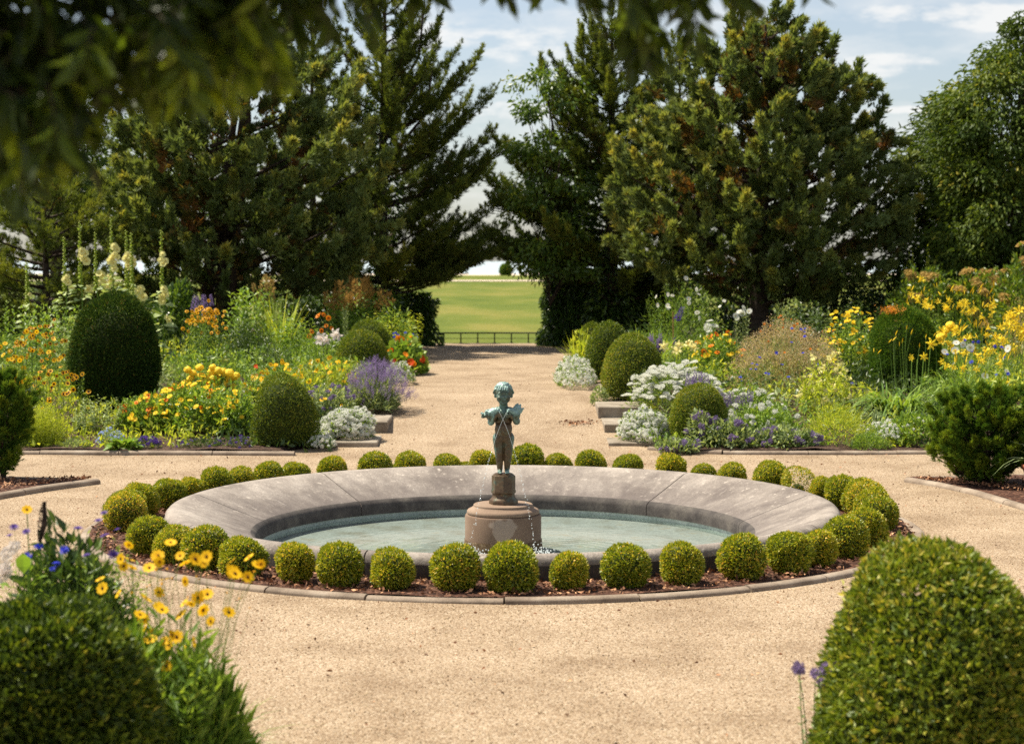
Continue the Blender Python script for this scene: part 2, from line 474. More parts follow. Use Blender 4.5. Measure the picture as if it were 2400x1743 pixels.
# leaves
M['box'] = leaf_mat('box_leaf', [(0, (.04, .06, .008)), (.3, (.11, .145, .012)), (.65, (.24, .245, .022)), (.9, (.36, .30, .04)), (1, (.48, .30, .07))], trans=.28, rough=.4, spec=.5)
M['boxdark'] = leaf_mat('box_leaf_dark', [(0, (.018, .034, .006)), (.45, (.062, .092, .012)), (.85, (.145, .175, .02)), (1, (.25, .215, .045))], trans=.27, rough=.5, spec=.32)
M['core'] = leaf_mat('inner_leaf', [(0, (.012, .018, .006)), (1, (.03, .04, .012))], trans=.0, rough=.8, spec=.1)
M['yew'] = leaf_mat('yew_leaf', [(0, (.010, .022, .006)), (.5, (.022, .046, .010)), (.9, (.06, .085, .015)), (1, (.13, .08, .03))], trans=.2, rough=.75, spec=.08)
M['yewlit'] = leaf_mat('yew_leaf_green', [(0, (.015, .035, .006)), (.5, (.035, .07, .010)), (1, (.11, .14, .016))], trans=.28, rough=.75, spec=.1, gain=2.2)
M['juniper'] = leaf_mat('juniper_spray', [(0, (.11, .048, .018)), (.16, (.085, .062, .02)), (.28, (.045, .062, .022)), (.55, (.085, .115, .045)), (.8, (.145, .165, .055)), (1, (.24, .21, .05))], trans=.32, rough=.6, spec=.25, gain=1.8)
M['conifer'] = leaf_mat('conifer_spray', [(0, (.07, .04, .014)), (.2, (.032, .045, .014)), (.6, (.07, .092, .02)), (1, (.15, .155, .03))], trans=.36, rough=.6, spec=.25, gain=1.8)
M['tree'] = leaf_mat('tree_leaf', [(0, (.022, .045, .008)), (.5, (.055, .095, .014)), (.92, (.12, .16, .02)), (1, (.26, .24, .03))], trans=.36, rough=.42, spec=.5)
M['tree2'] = leaf_mat('dark_tree_leaf', [(0, (.020, .038, .008)), (.5, (.048, .075, .012)), (.9, (.11, .135, .02)), (1, (.24, .21, .03))], trans=.34, rough=.55, spec=.25, gain=1.7)
M['vine'] = leaf_mat('vine_leaf', [(0, (.014, .03, .008)), (.6, (.04, .075, .015)), (1, (.11, .16, .025))], trans=.3, rough=.35, spec=.6)
M['overhang'] = leaf_mat('overhang_leaf', [(0, (.012, .022, .004)), (.6, (.035, .055, .008)), (.8, (.07, .105, .012)), (1, (.17, .23, .025))], trans=.42, rough=.45)  # bright end of this ramp puts leaf highlights into the colour
M['herb'] = leaf_mat('herb_leaf', [(0, (.045, .085, .018)), (.5, (.10, .165, .030)), (1, (.20, .26, .055))], trans=.36, rough=.45, spec=.45)
M['herbdark'] = leaf_mat('herb_leaf_dark', [(0, (.02, .045, .015)), (.5, (.05, .092, .028)), (1, (.12, .17, .05))], trans=.33, rough=.42, spec=.5, gain=1.1)
M['grey'] = leaf_mat('grey_green_leaf', [(0, (.07, .10, .055)), (.5, (.14, .18, .09)), (1, (.27, .31, .18))], trans=.3, rough=.55)
M['lime'] = leaf_mat('lime_leaf', [(0, (.11, .15, .02)), (.5, (.21, .25, .03)), (1, (.36, .37, .06))], trans=.4, rough=.5)
M['straw'] = leaf_mat('straw', [(0, (.16, .12, .06)), (.5, (.30, .23, .13)), (1, (.46, .38, .24))], trans=.35, rough=.7)
M['haze'] = leaf_mat('seed_haze', [(0, (.22, .16, .12)), (.5, (.40, .31, .25)), (1, (.56, .46, .39))], trans=.35, rough=.8, gain=1.25)
M['lawn'] = None
def petal(name, c, trans=.4): return plain_mat(name, c, .6, .2, trans=trans)
M['yellow'] = petal('yellow_petal', (.95, .58, .012))
M['lemon'] = petal('lemon_petal', (.90, .68, .03))
M['cream'] = petal('cream_petal', (.88, .80, .34))
M['orange'] = petal('orange_petal', (.85, .28, .012))
M['gold'] = petal('gold_petal', (.88, .44, .012))
M['red'] = petal('scarlet_petal', (.75, .09, .01))
M['white'] = petal('white_petal', (.72, .72, .64))
M['blush'] = petal('blush_petal', (.80, .72, .66))
M['violet'] = petal('violet_petal', (.24, .17, .34))
M['lavender'] = petal('lavender_petal', (.31, .22, .42))
M['purple'] = petal('purple_petal', (.12, .06, .32))
M['blue'] = petal('blue_petal', (.045, .06, .62))
M['paleblue'] = petal('pale_blue_petal', (.45, .55, .85))
M['tan'] = petal('tan_plume', (.50, .34, .10))
M['plume'] = petal('amber_plume', (.40, .23, .06))
M['amber'] = petal('amber_petal', (.80, .40, .008))
M['pompon'] = petal('lemon_pompon', (.95, .74, .06))
M['daylily'] = petal('daylily_petal', (.93, .70, .04))
M['eye'] = plain_mat('dark_flower_eye', (.035, .012, .006), .8, .1)
M['eyegold'] = plain_mat('gold_flower_eye', (.62, .33, .02), .8, .1)
M['maroon'] = petal('maroon_petal', (.25, .012, .01))

def coping_mat():
    "coping stone: damp dark margin towards the water, pale radial streaks and lichen"
    m = M['coping'].copy(); m.name = 'coping_stone_damp'; nt = m.node_tree; N, L = nt.nodes, nt.links
    p = next(n for n in N if n.type == 'BSDF_PRINCIPLED'); src = p.inputs['Base Color'].links[0].from_socket
    tc = next(n for n in N if n.type == 'TEX_COORD')
    sx = N.new('ShaderNodeSeparateXYZ'); L.new(tc.outputs['Object'], sx.inputs['Vector'])
    def mm(op, a, b=0.0):
        k = N.new('ShaderNodeMath'); k.operation = op
        for i, v in enumerate((a, b)):
            if isinstance(v, (int, float)): k.inputs[i].default_value = v
            else: L.new(v, k.inputs[i])
        return k.outputs[0]
    r = mm('SQRT', mm('ADD', mm('MULTIPLY', sx.outputs['X'], sx.outputs['X']), mm('MULTIPLY', sx.outputs['Y'], sx.outputs['Y'])))
    th = mm('ARCTAN2', sx.outputs['Y'], sx.outputs['X'])
    cv = N.new('ShaderNodeCombineXYZ'); L.new(mm('MULTIPLY', r, 1.6), cv.inputs[0]); L.new(mm('MULTIPLY', th, 9.0), cv.inputs[1])
    n1 = N.new('ShaderNodeTexNoise'); n1.inputs['Scale'].default_value = 2.2; n1.inputs['Detail'].default_value = 7; n1.inputs['Roughness'].default_value = .65; L.new(cv.outputs[0], n1.inputs['Vector'])
    f = mm('MULTIPLY', mm('SUBTRACT', 2.95, r), 1.75)
    f = mm('ADD', f, mm('MULTIPLY', mm('SUBTRACT', n1.outputs['Fac'], .5), 2.2))
    f = mm('MULTIPLY', mm('MINIMUM', mm('MAXIMUM', f, 0.0), 1.0), .62)
    mx = N.new('ShaderNodeMix'); mx.data_type = 'RGBA'; L.new(f, mx.inputs['Factor']); L.new(src, mx.inputs['A']); mx.inputs['B'].default_value = (.085, .068, .064, 1)
    n2 = N.new('ShaderNodeTexNoise'); n2.inputs['Scale'].default_value = 4.5; n2.inputs['Detail'].default_value = 6; n2.inputs['Roughness'].default_value = .7; L.new(cv.outputs[0], n2.inputs['Vector'])
    r2 = ramp(N, [(.60, (0, 0, 0)), (.72, (1, 1, 1))]); L.new(n2.outputs['Fac'], r2.inputs['Fac'])
    m2 = N.new('ShaderNodeMix'); m2.data_type = 'RGBA'; L.new(mm('MULTIPLY', r2.outputs['Color'], .55), m2.inputs['Factor']); L.new(mx.outputs['Result'], m2.inputs['A']); m2.inputs['B'].default_value = (.47, .42, .37, 1)
    L.new(m2.outputs['Result'], p.inputs['Base Color'])
    return m
M['coping'] = coping_mat()
# ================================================================== SETTING
def grid(name, xs, ys, zf, mat, kind='structure', parent=None, smooth=True):
    X, Y = np.meshgrid(xs, ys)
    Z = zf(X, Y) * np.ones_like(X)
    nx, ny = len(xs), len(ys)
    i = np.arange(nx - 1)[None] + (np.arange(ny - 1) * nx)[:, None]
    f = np.stack([i, i + 1, i + 1 + nx, i + nx], -1).reshape(-1, 4)
    g = Geo().add(np.stack([X, Y, Z], -1).reshape(-1, 3), f)
    o = g.obj(name, mat, parent, smooth)
    return tag(o, kind=kind)
LW = Lump(1.3, 8, 4)
def gravel_z(X, Y):
    bump = 0.012 * LW(np.stack([X, Y, 0 * X], -1) * .9)
    r = np.hypot(X, Y - 17.0)
    return gz(Y) + bump - np.where(r < 3.75, .16, 0) * sstep((3.85 - r) / .1) - np.where(r < 3.2, .9, 0)
ysg = np.concatenate([np.arange(-12, 12.6, .6), np.arange(12.6, 29, .12), np.arange(29, 47.5, .5)])
xsg = np.concatenate([np.arange(-16, -4.6, .6), np.arange(-4.6, 4.7, .12), np.arange(4.8, 16.5, .6)])
grid('gravel_path', xsg, ysg, gravel_z, M['gravel'])

# lawn with mown streaks, dirt track, sand and sea
def lawn_mat():
    m, N, L = new_mat('lawn_grass')
    tc = N.new('ShaderNodeTexCoord')
    mp = N.new('ShaderNodeMapping'); mp.inputs['Scale'].default_value = (.16, .05, 1); L.new(tc.outputs['Object'], mp.inputs['Vector'])
    n = N.new('ShaderNodeTexNoise'); n.inputs['Scale'].default_value = 1.6; n.inputs['Detail'].default_value = 8; n.inputs['Roughness'].default_value = .6
    L.new(mp.outputs['Vector'], n.inputs['Vector'])
    n2 = N.new('ShaderNodeTexNoise'); n2.inputs['Scale'].default_value = 9; n2.inputs['Detail'].default_value = 3; L.new(tc.outputs['Object'], n2.inputs['Vector'])
    r = ramp(N, [(.3, (.07, .105, .014)), (.5, (.115, .14, .022)), (.66, (.18, .17, .04))]); L.new(n.outputs['Fac'], r.inputs['Fac'])
    r2 = ramp(N, [(.3, (.75, .78, .7)), (.7, (1.2, 1.15, 1.1))]); L.new(n2.outputs['Fac'], r2.inputs['Fac'])
    mu = N.new('ShaderNodeMix'); mu.data_type = 'RGBA'; mu.blend_type = 'MULTIPLY'; mu.inputs['Factor'].default_value = 1
    L.new(r.outputs['Color'], mu.inputs['A']); L.new(r2.outputs['Color'], mu.inputs['B'])
    p = N.new('ShaderNodeBsdfPrincipled'); p.inputs['Roughness'].default_value = .9; p.inputs['Specular IOR Level'].default_value = .1
    L.new(mu.outputs['Result'], p.inputs['Base Color'])
    b = N.new('ShaderNodeBump'); b.inputs['Strength'].default_value = .6; b.inputs['Distance'].default_value = .1
    L.new(n2.outputs['Fac'], b.inputs['Height']); L.new(b.outputs['Normal'], p.inputs['Normal'])
    o = N.new('ShaderNodeOutputMaterial'); L.new(p.outputs['BSDF'], o.inputs['Surface'])
    return m
M['lawn'] = lawn_mat()
LB = Lump(.03, 6, 9)
def lawn_z(X, Y): return .24 + .16 * LB(np.stack([X, Y, 0 * X], -1)) * np.clip((Y - 50) / 60, 0, 1)
xl = np.concatenate([np.arange(-420, -60, 30), np.arange(-60, 61, 5), np.arange(90, 421, 30)])
yl = np.concatenate([np.arange(47.4, 100, 4), np.arange(100, 315, 10)])
grid('lawn', xl, yl, lawn_z, M['lawn'])
grid('dirt_track', np.arange(-200, 201, 10), np.arange(206, 221, 3), lambda X, Y: lawn_z(X, Y) + .06, M['sand'])
grid('garden_soil_back', np.arange(-16, 17, 1.0), np.arange(46.6, 60, 1.2), lambda X, Y: np.where(np.abs(X + .35) < 1.9, -.3, .33) * np.ones_like(X), M['soil'])
grid('beach', np.array([-600., 600.]), np.array([308., 345.]), lambda X, Y: .12 + 0 * X, M['sand'])
def sea_mat():
    m, N, L = new_mat('sea_water')
    p = N.new('ShaderNodeBsdfPrincipled'); p.inputs['Base Color'].default_value = (.34, .40, .43, 1); p.inputs['Roughness'].default_value = .5  # distance haze is put into this pale base colour
    tc = N.new('ShaderNodeTexCoord'); mp = N.new('ShaderNodeMapping'); mp.inputs['Scale'].default_value = (.02, .1, 1)
    n = N.new('ShaderNodeTexNoise'); n.inputs['Scale'].default_value = 3; L.new(tc.outputs['Object'], mp.inputs['Vector']); L.new(mp.outputs['Vector'], n.inputs['Vector'])
    b = N.new('ShaderNodeBump'); b.inputs['Strength'].default_value = .5; b.inputs['Distance'].default_value = 1; L.new(n.outputs['Fac'], b.inputs['Height']); L.new(b.outputs['Normal'], p.inputs['Normal'])
    o = N.new('ShaderNodeOutputMaterial'); L.new(p.outputs['BSDF'], o.inputs['Surface']); return m
grid('sea', np.array([-9000., 9000.]), np.array([340., 14000.]), lambda X, Y: -.3 + 0 * X, sea_mat())

# planted beds: dark soil rising towards the back
grid('garden_soil', np.arange(-16, -1.75, .225), np.arange(23.46, 47, .3), lambda X, Y: bedz(Y) + .03 * LW(np.stack([X, Y, X], -1) * 2) - .12 * (X > -2.2) - .14 * (X > -2.9) * sstep((24.4 - Y) / .9), M['soil'])
grid('garden_soil', np.arange(1.55, 16.4, .225), np.arange(23.46, 47, .3), lambda X, Y: bedz(Y) + .03 * LW(np.stack([X, Y, X], -1) * 2) - .12 * (X < 2.0) - .14 * (X < 2.4) * sstep((24.4 - Y) / .9), M['soil'])

# mulch ring round the basin
g = Geo()
a = np.linspace(0, 2 * np.pi, 181)[:-1]; rr = np.array([3.10, 3.3, 3.5, 3.81])
Z = .035 + .018 * LW(np.stack([np.cos(a)[:, None] * rr, np.sin(a)[:, None] * rr, 0 * a[:, None] * rr], -1) * 3.5)
V = np.stack([np.cos(a)[:, None] * rr, np.sin(a)[:, None] * rr + 17, Z], -1).reshape(-1, 3)
f = [[i * 4 + k, i * 4 + k + 1, ((i + 1) % 180) * 4 + k + 1, ((i + 1) % 180) * 4 + k] for i in range(180) for k in range(3)]
g.add(V, f); tag(g.obj('mulch_bed', M['mulch'], None, True), kind='structure')
# loose chips on the mulch, litter and pebbles on the gravel
def chips(name, P, s, mat, flat=.35):
    n = len(P); g = Geo()
    v, f = t_leaf(.55, .04)
    ax = rng.normal(size=(n, 3)); ax[:, 2] *= flat
    scatter(g, (v, f), P, ax, s, rng.uniform(0, 1, n))
    return tag(g.obj(name, mat), kind='stuff')
n = 9000; a = rng.uniform(0, 2 * np.pi, n); r = rng.uniform(3.15, 3.79, n)
M['chip'] = leaf_mat('bark_chip', [(0, (.05, .022, .013)), (.6, (.15, .065, .04)), (1, (.36, .20, .13))], trans=0, rough=.8)
chips('bark_chips', np.stack([r * np.cos(a), 17 + r * np.sin(a), np.full(n, .052)], 1), rng.uniform(.02, .05, n), M['chip'])
M['pebble'] = leaf_mat('pebble', [(0, (.07, .04, .022)), (.35, (.16, .105, .065)), (1, (.28, .22, .16))], trans=0, rough=.85)
n = 30000; x = rng.uniform(-6.5, 6.5, n); y = 9 + 15 * rng.uniform(0, 1, n) ** 1.25
q = np.hypot(x, y - 17) > 3.9; x, y = x[q], y[q]
P = np.stack([x, y, gravel_z(x, y) + .002], 1)
g = Geo(); scatter(g, ((np.array([[1, 0, 0], [-.5, .85, 0], [-.5, -.85, 0], [0, 0, .7]])), np.array([[0, 1, 3], [1, 2, 3], [2, 0, 3]])), P, np.array([0, 0, 1.0]) + rng.normal(size=P.shape) * .3, rng.uniform(.004, .0085, len(P)), rng.uniform(0, 1, len(P)))
tag(g.obj('gravel_stones', M['pebble']), kind='stuff')
n = 2000; x = rng.uniform(-5.5, 5.5, n); y = rng.uniform(9.2, 24, n); q = np.hypot(x, y - 17) > 3.9
px_ = rng.normal(-.1, 1.0, 300); py_ = rng.uniform(24, 46, 300)
x = np.concatenate([x[q], px_]); y = np.concatenate([y[q], py_])
chips('dry_leaf_litter', np.stack([x, y, gravel_z(x, y) + .006], 1), rng.uniform(.012, .04, len(x)), M['chip'])
# small heap of dry leaves on the path by the steps
hp = ground(1340, 945, .2); n = 120
chips('dry_leaf_litter', np.array([hp[0], 25.9, float(gz(25.9)) + .02]) + rng.normal(size=(n, 3)) * [.13, .12, .012], rng.uniform(.03, .06, n), M['chip'], 1)

# ================================================================== FOUNTAIN
FX, FY = 0.0, 17.0
basin = empty('fountain_basin', (FX, FY, 0), 'large round stone basin with a wide coping sloping in to the pale water', 'fountain basin')
prof = [(3.14, -.06), (3.145, .15), (3.135, .195), (3.11, .222), (3.07, .236), (3.0, .226), (2.7, .116), (2.42, .014), (2.365, -.004), (2.325, -.03), (2.31, -.065), (2.31, -.15), (2.42, -.15), (2.44, -.06)]
gap = .0022
edges = np.radians(np.arange(9) * 40 + 90)
for k in range(9):
    a0, a1 = edges[k] + gap, edges[k] + math.radians(40) - gap
    g = Geo(); lathe(g, prof, 26, a0, a1, closed=False, cap=True, loop=True)
    me = g.mesh('coping_stone', [M['coping']], True)
    # inner lip and outer face: shade painted as darker stone, lip also wet
    me.materials.append(M['rimdark'])
    for p in me.polygons:
        c = p.center; r = math.hypot(c.x, c.y)
        if r < 2.345 or (r > 3.10 and c.z < .17): p.material_index = 1
    me.set_sharp_from_angle(angle=math.radians(50))
    child('coping_stone', me, basin)
g = Geo(); lathe(g, [(2.326, -.148), (2.326, -.5)], 96); g.obj('basin_wall', M['poolwall'], basin, True)
g = Geo(); lathe(g, [(2.35, -.224), (2.2, -.228), (1.2, -.235), (.2, -.235)], 72); g.obj('basin_floor', M['poolfloor'], basin, True)
def water_mat():
    m, N, L = new_mat('pool_water')
    tc = N.new('ShaderNodeTexCoord')
    n = N.new('ShaderNodeTexNoise'); n.inputs['Scale'].default_value = 3.2; n.inputs['Detail'].default_value = 3; n.inputs['Distortion'].default_value = .6
    L.new(tc.outputs['Object'], n.inputs['Vector'])
    w = N.new('ShaderNodeTexWave'); w.wave_type = 'RINGS'; w.rings_direction = 'SPHERICAL'; w.inputs['Scale'].default_value = 2.6; w.inputs['Distortion'].default_value = 3.5; w.inputs['Detail'].default_value = 2
    mp = N.new('ShaderNodeMapping'); mp.inputs['Location'].default_value = (-.31, .54, 0); L.new(tc.outputs['Object'], mp.inputs['Vector']); L.new(mp.outputs['Vector'], w.inputs['Vector'])
    ad = N.new('ShaderNodeMath'); ad.operation = 'MULTIPLY_ADD'; L.new(w.outputs['Fac'], ad.inputs[0]); ad.inputs[1].default_value = .12; L.new(n.outputs['Fac'], ad.inputs[2])
    b = N.new('ShaderNodeBump'); b.inputs['Strength'].default_value = .16; b.inputs['Distance'].default_value = .02; L.new(ad.outputs[0], b.inputs['Height'])
    gl = N.new('ShaderNodeBsdfGlossy'); gl.inputs['Roughness'].default_value = .06; L.new(b.outputs['Normal'], gl.inputs['Normal'])
    tr = N.new('ShaderNodeBsdfTransparent'); tr.inputs['Color'].default_value = (.90, .95, .93, 1)
    fr = N.new('ShaderNodeFresnel'); fr.inputs['IOR'].default_value = 1.33; L.new(b.outputs['Normal'], fr.inputs['Normal'])
    mx = N.new('ShaderNodeMixShader'); fm = N.new('ShaderNodeMath'); fm.operation = 'MINIMUM'; fm.inputs[1].default_value = .38; L.new(fr.outputs['Fac'], fm.inputs[0]); L.new(fm.outputs[0], mx.inputs['Fac']); L.new(tr.outputs['BSDF'], mx.inputs[1]); L.new(gl.outputs['BSDF'], mx.inputs[2])
    o = N.new('ShaderNodeOutputMaterial'); L.new(mx.outputs['Shader'], o.inputs['Surface'])
    return m
g = Geo(); rr = np.concatenate([[.35], np.linspace(.45, 2.324, 30)])
lathe(g, np.stack([rr, np.full(len(rr), 0.0)], 1), 120)
tag(g.obj('water', water_mat(), None, True, (FX, FY, -.185)), kind='structure')

# stone plinth
pl = empty('plinth', (FX, FY, -.43), 'round pinkish stone plinth with moulded top standing in the water', 'plinth')
def lobj(name, prof, seg, mat, parent, off=(0, 0, 0), smooth=True, ang=35):
    g = Geo(); lathe(g, prof, seg)
    me = g.mesh(name, mat, smooth); me.set_sharp_from_angle(angle=math.radians(ang))
    return child(name, me, parent, off)
def plinth_mat():
    m, N, L = new_mat('plinth_stone_stained')
    src = M['plinth']
    tc = N.new('ShaderNodeTexCoord')
    n1 = N.new('ShaderNodeTexNoise'); n1.inputs['Scale'].default_value = 3; n1.inputs['Detail'].default_value = 7; L.new(tc.outputs['Object'], n1.inputs['Vector'])
    r1 = ramp(N, [(.3, (.155, .10, .065)), (.5, (.19, .125, .085)), (.7, (.225, .155, .11))]); L.new(n1.outputs['Fac'], r1.inputs['Fac'])
    # pale lime stain on the front where the jets splash
    sx = N.new('ShaderNodeSeparateXYZ'); L.new(tc.outputs['Object'], sx.inputs['Vector'])
    def mm(op, a, b):
        k = N.new('ShaderNodeMath'); k.operation = op
        for i, v in enumerate((a, b)):
            if isinstance(v, (int, float)): k.inputs[i].default_value = v
            else: L.new(v, k.inputs[i])
        return k.outputs[0]
    w = mm('ADD', mm('MULTIPLY', sx.outputs['Z'], .42), -.065)   # narrower towards the bottom
    dx = mm('DIVIDE', mm('SUBTRACT', sx.outputs['X'], .0), mm('MAXIMUM', w, .03))
    dz = mm('DIVIDE', mm('SUBTRACT', sx.outputs['Z'], .42), .135)
    n2 = N.new('ShaderNodeTexNoise'); n2.inputs['Scale'].default_value = 16; n2.inputs['Detail'].default_value = 5; L.new(tc.outputs['Object'], n2.inputs['Vector'])
    d = mm('ADD', mm('SUBTRACT', mm('SUBTRACT', 1.0, mm('MULTIPLY', dx, dx)), mm('MULTIPLY', dz, dz)), mm('MULTIPLY', mm('SUBTRACT', n2.outputs['Fac'], .5), 1.6))
    mr = N.new('ShaderNodeMapRange'); mr.inputs['From Min'].default_value = -.05; mr.inputs['From Max'].default_value = .2; L.new(d, mr.inputs['Value'])
    front = mm('LESS_THAN', sx.outputs['Y'], 0.0)
    fa = mm('MULTIPLY', mm('MULTIPLY', mr.outputs['Result'], front), .85)
    mx = N.new('ShaderNodeMix'); mx.data_type = 'RGBA'; L.new(fa, mx.inputs['Factor']); L.new(r1.outputs['Color'], mx.inputs['A']); mx.inputs['B'].default_value = (.33, .25, .19, 1)
    p = N.new('ShaderNodeBsdfPrincipled'); p.inputs['Roughness'].default_value = .8; p.inputs['Specular IOR Level'].default_value = .25; L.new(mx.outputs['Result'], p.inputs['Base Color'])
    n3 = N.new('ShaderNodeTexNoise'); n3.inputs['Scale'].default_value = 110; L.new(tc.outputs['Object'], n3.inputs['Vector'])
    b = N.new('ShaderNodeBump'); b.inputs['Strength'].default_value = .12; b.inputs['Distance'].default_value = .01; L.new(n3.outputs['Fac'], b.inputs['Height']); L.new(b.outputs['Normal'], p.inputs['Normal'])
    o = N.new('ShaderNodeOutputMaterial'); L.new(p.outputs['BSDF'], o.inputs['Surface']); return m
lobj('plinth_base', [(0, -.0), (.372, 0), (.376, .20), (.366, .312), (.3, .314)], 72, M['plinthbase'], pl)
lobj('drum', [(.30, .305), (.360, .305), (.361, .53), (.354, .547), (.335, .551), (.2, .551)], 80, plinth_mat(), pl)
lobj('moulding', [(.30, .552), (.336, .553), (.343, .566), (.342, .580), (.332, .594), (.318, .601), (.305, .606), (.290, .617), (.281, .624), (.279, .640), (.272, .645), (0, .645)], 80, M['plinth'], pl)

# ------------------------------------------------------------------ bronze boy
def bronze_mat():
    m, N, L = new_mat('weathered_bronze')
    tc = N.new('ShaderNodeTexCoord')
    n1 = N.new('ShaderNodeTexNoise'); n1.inputs['Scale'].default_value = 9; n1.inputs['Detail'].default_value = 7; n1.inputs['Roughness'].default_value = .65; L.new(tc.outputs['Object'], n1.inputs['Vector'])
    n2 = N.new('ShaderNodeTexNoise'); n2.inputs['Scale'].default_value = 40; n2.inputs['Detail'].default_value = 5; L.new(tc.outputs['Object'], n2.inputs['Vector'])
    a = N.new('ShaderNodeAttribute'); a.attribute_name = 'var'
    s = N.new('ShaderNodeMath'); s.operation = 'MULTIPLY_ADD'; L.new(n1.outputs['Fac'], s.inputs[0]); s.inputs[1].default_value = 1.3; s.inputs[2].default_value = -.65
    ad = N.new('ShaderNodeMath'); ad.operation = 'ADD'; L.new(a.outputs['Fac'], ad.inputs[0]); L.new(s.outputs[0], ad.inputs[1])
    r = ramp(N, [(.15, (.075, .038, .018)), (.38, (.10, .062, .028)), (.52, (.075, .085, .055)), (.68, (.12, .185, .15)), (.92, (.23, .34, .31))]); L.new(ad.outputs[0], r.inputs['Fac'])
    r2 = ramp(N, [(.3, (.7, .7, .7)), (.7, (1.3, 1.3, 1.3))]); L.new(n2.outputs['Fac'], r2.inputs['Fac'])
    mu = N.new('ShaderNodeMix'); mu.data_type = 'RGBA'; mu.blend_type = 'MULTIPLY'; mu.inputs['Factor'].default_value = 1
    L.new(r.outputs['Color'], mu.inputs['A']); L.new(r2.outputs['Color'], mu.inputs['B'])
    p = N.new('ShaderNodeBsdfPrincipled'); p.inputs['Roughness'].default_value = .48; p.inputs['Metallic'].default_value = .25; p.inputs['Specular IOR Level'].default_value = .5
    L.new(mu.outputs['Result'], p.inputs['Base Color'])
    b = N.new('ShaderNodeBump'); b.inputs['Strength'].default_value = .35; b.inputs['Distance'].default_value = .006; L.new(n2.outputs['Fac'], b.inputs['Height']); L.new(b.outputs['Normal'], p.inputs['Normal'])
    o = N.new('ShaderNodeOutputMaterial'); L.new(p.outputs['BSDF'], o.inputs['Surface']); return m
M['bronze'] = bronze_mat()
def capsule(g, A, B, ra, rb, n=9):
    A = np.asarray(A, float); B = np.asarray(B, float)
    t = np.linspace(0, 1, n)
    for k in t: ball(g, A + (B - A) * k, (ra + (rb - ra) * k,) * 3)
def ball(g, c, r, rot=None):
    v = ICO2[0] * np.asarray(r, float)
    if rot is not None: v = v @ np.array(Matrix.Rotation(rot[0], 3, rot[1])).T
    g.add(v + np.asarray(c, float), ICO2[1])
def remeshed(name, g, voxel, mat, smooth=2, varf=None):
    me = g.mesh(name + '_blank', mat)
    o = bpy.data.objects.new(name + '_blank', me); C.objects.link(o)
    md = o.modifiers.new('r', 'REMESH'); md.mode = 'VOXEL'; md.voxel_size = voxel
    s = o.modifiers.new('s', 'SMOOTH'); s.iterations = smooth; s.factor = .5
    dg = bpy.context.evaluated_depsgraph_get()
    out = bpy.data.meshes.new_from_object(o.evaluated_get(dg))
    bpy.data.objects.remove(o); bpy.data.meshes.remove(me)
    out.name = name
    n = len(out.vertices); co = np.empty(n * 3, np.float32); out.vertices.foreach_get('co', co); co = co.reshape(-1, 3)
    if 'var' in out.attributes: out.attributes.remove(out.attributes['var'])
    at_ = out.attributes.new('var', 'FLOAT', 'POINT')
    at_.data.foreach_set('value', (varf(co) if varf else np.full(n, .5)).astype(np.float32))
    out.polygons.foreach_set('use_smooth', np.ones(len(out.polygons), bool))
    out.materials.clear(); out.materials.append(mat)
    return out
ST = .505
statue = empty('statue', (FX + .004, FY, .215), 'small bronze statue of a child holding two ducks on the fountain plinth', 'statue')
# octagonal bronze pedestal
lobj('pedestal', [(0, 0), (.137, 0), (.137, .028), (.128, .045), (.111, .062), (.105, .085), (.107, .098), (.116, .106), (.116, .130), (.112, .139), (.112, .262), (.109, .270), (.098, .274), (.097, .281), (.086, .284), (.085, .290), (0, .290)], 8, M['bronze'], statue, smooth=False)
for c_ in statue.children: c_.data.attributes['var'].data.foreach_set('value', np.full(len(c_.data.vertices), .36, np.float32))
S = Geo()
# legs
for s in (-1, 1):
    capsule(S, (s * .047, .004, .33), (s * .043, -.004, .205), .059, .044)
    ball(S, (s * .042, -.012, .198), (.042, .040, .042))
    capsule(S, (s * .041, .002, .185), (s * .034, .008, .05), .044, .029)
    ball(S, (s * .039, .016, .14), (.037, .036, .05))
    capsule(S, (s * .033, .012, .024), (s * .036, -.05, .016), .024, .019, 6)
    ball(S, (s * .033, .022, .02), (.022, .024, .022))
    for t in range(5): capsule(S, (s * (.022 + .008 * t), -.055 + .002 * t * t * .5, .012), (s * (.021 + .0085 * t), -.078 + .003 * t * t * .5, .010), .0075 - .0006 * t, .0062 - .0006 * t, 3)
# trunk
ball(S, (0, .012, .345), (.098, .078, .07)); ball(S, (-.04, .045, .34), (.055, .052, .058)); ball(S, (.04, .045, .34), (.055, .052, .058))
ball(S, (0, -.012, .42), (.087, .080, .085)); ball(S, (0, .004, .50), (.086, .066, .09)); ball(S, (0, .004, .565), (.094, .060, .055))
ball(S, (0, -.092, .405), (.008, .006, .01))
capsule(S, (-.06, .008, .594), (.06, .008, .594), .034, .034)
capsule(S, (0, .006, .60), (0, -.004, .66), .044, .041)
# arms: elbows out and low, forearms folded up to the chest
def arm(s, elbow, wrist):
    capsule(S, (s * .096, .008, .582), elbow, .040, .034)
    capsule(S, elbow, wrist, .035, .023)
arm(-1, (-.118, -.018, .485), (-.080, -.112, .545))
arm(1, (.124, -.012, .490), (.086, -.108, .540))
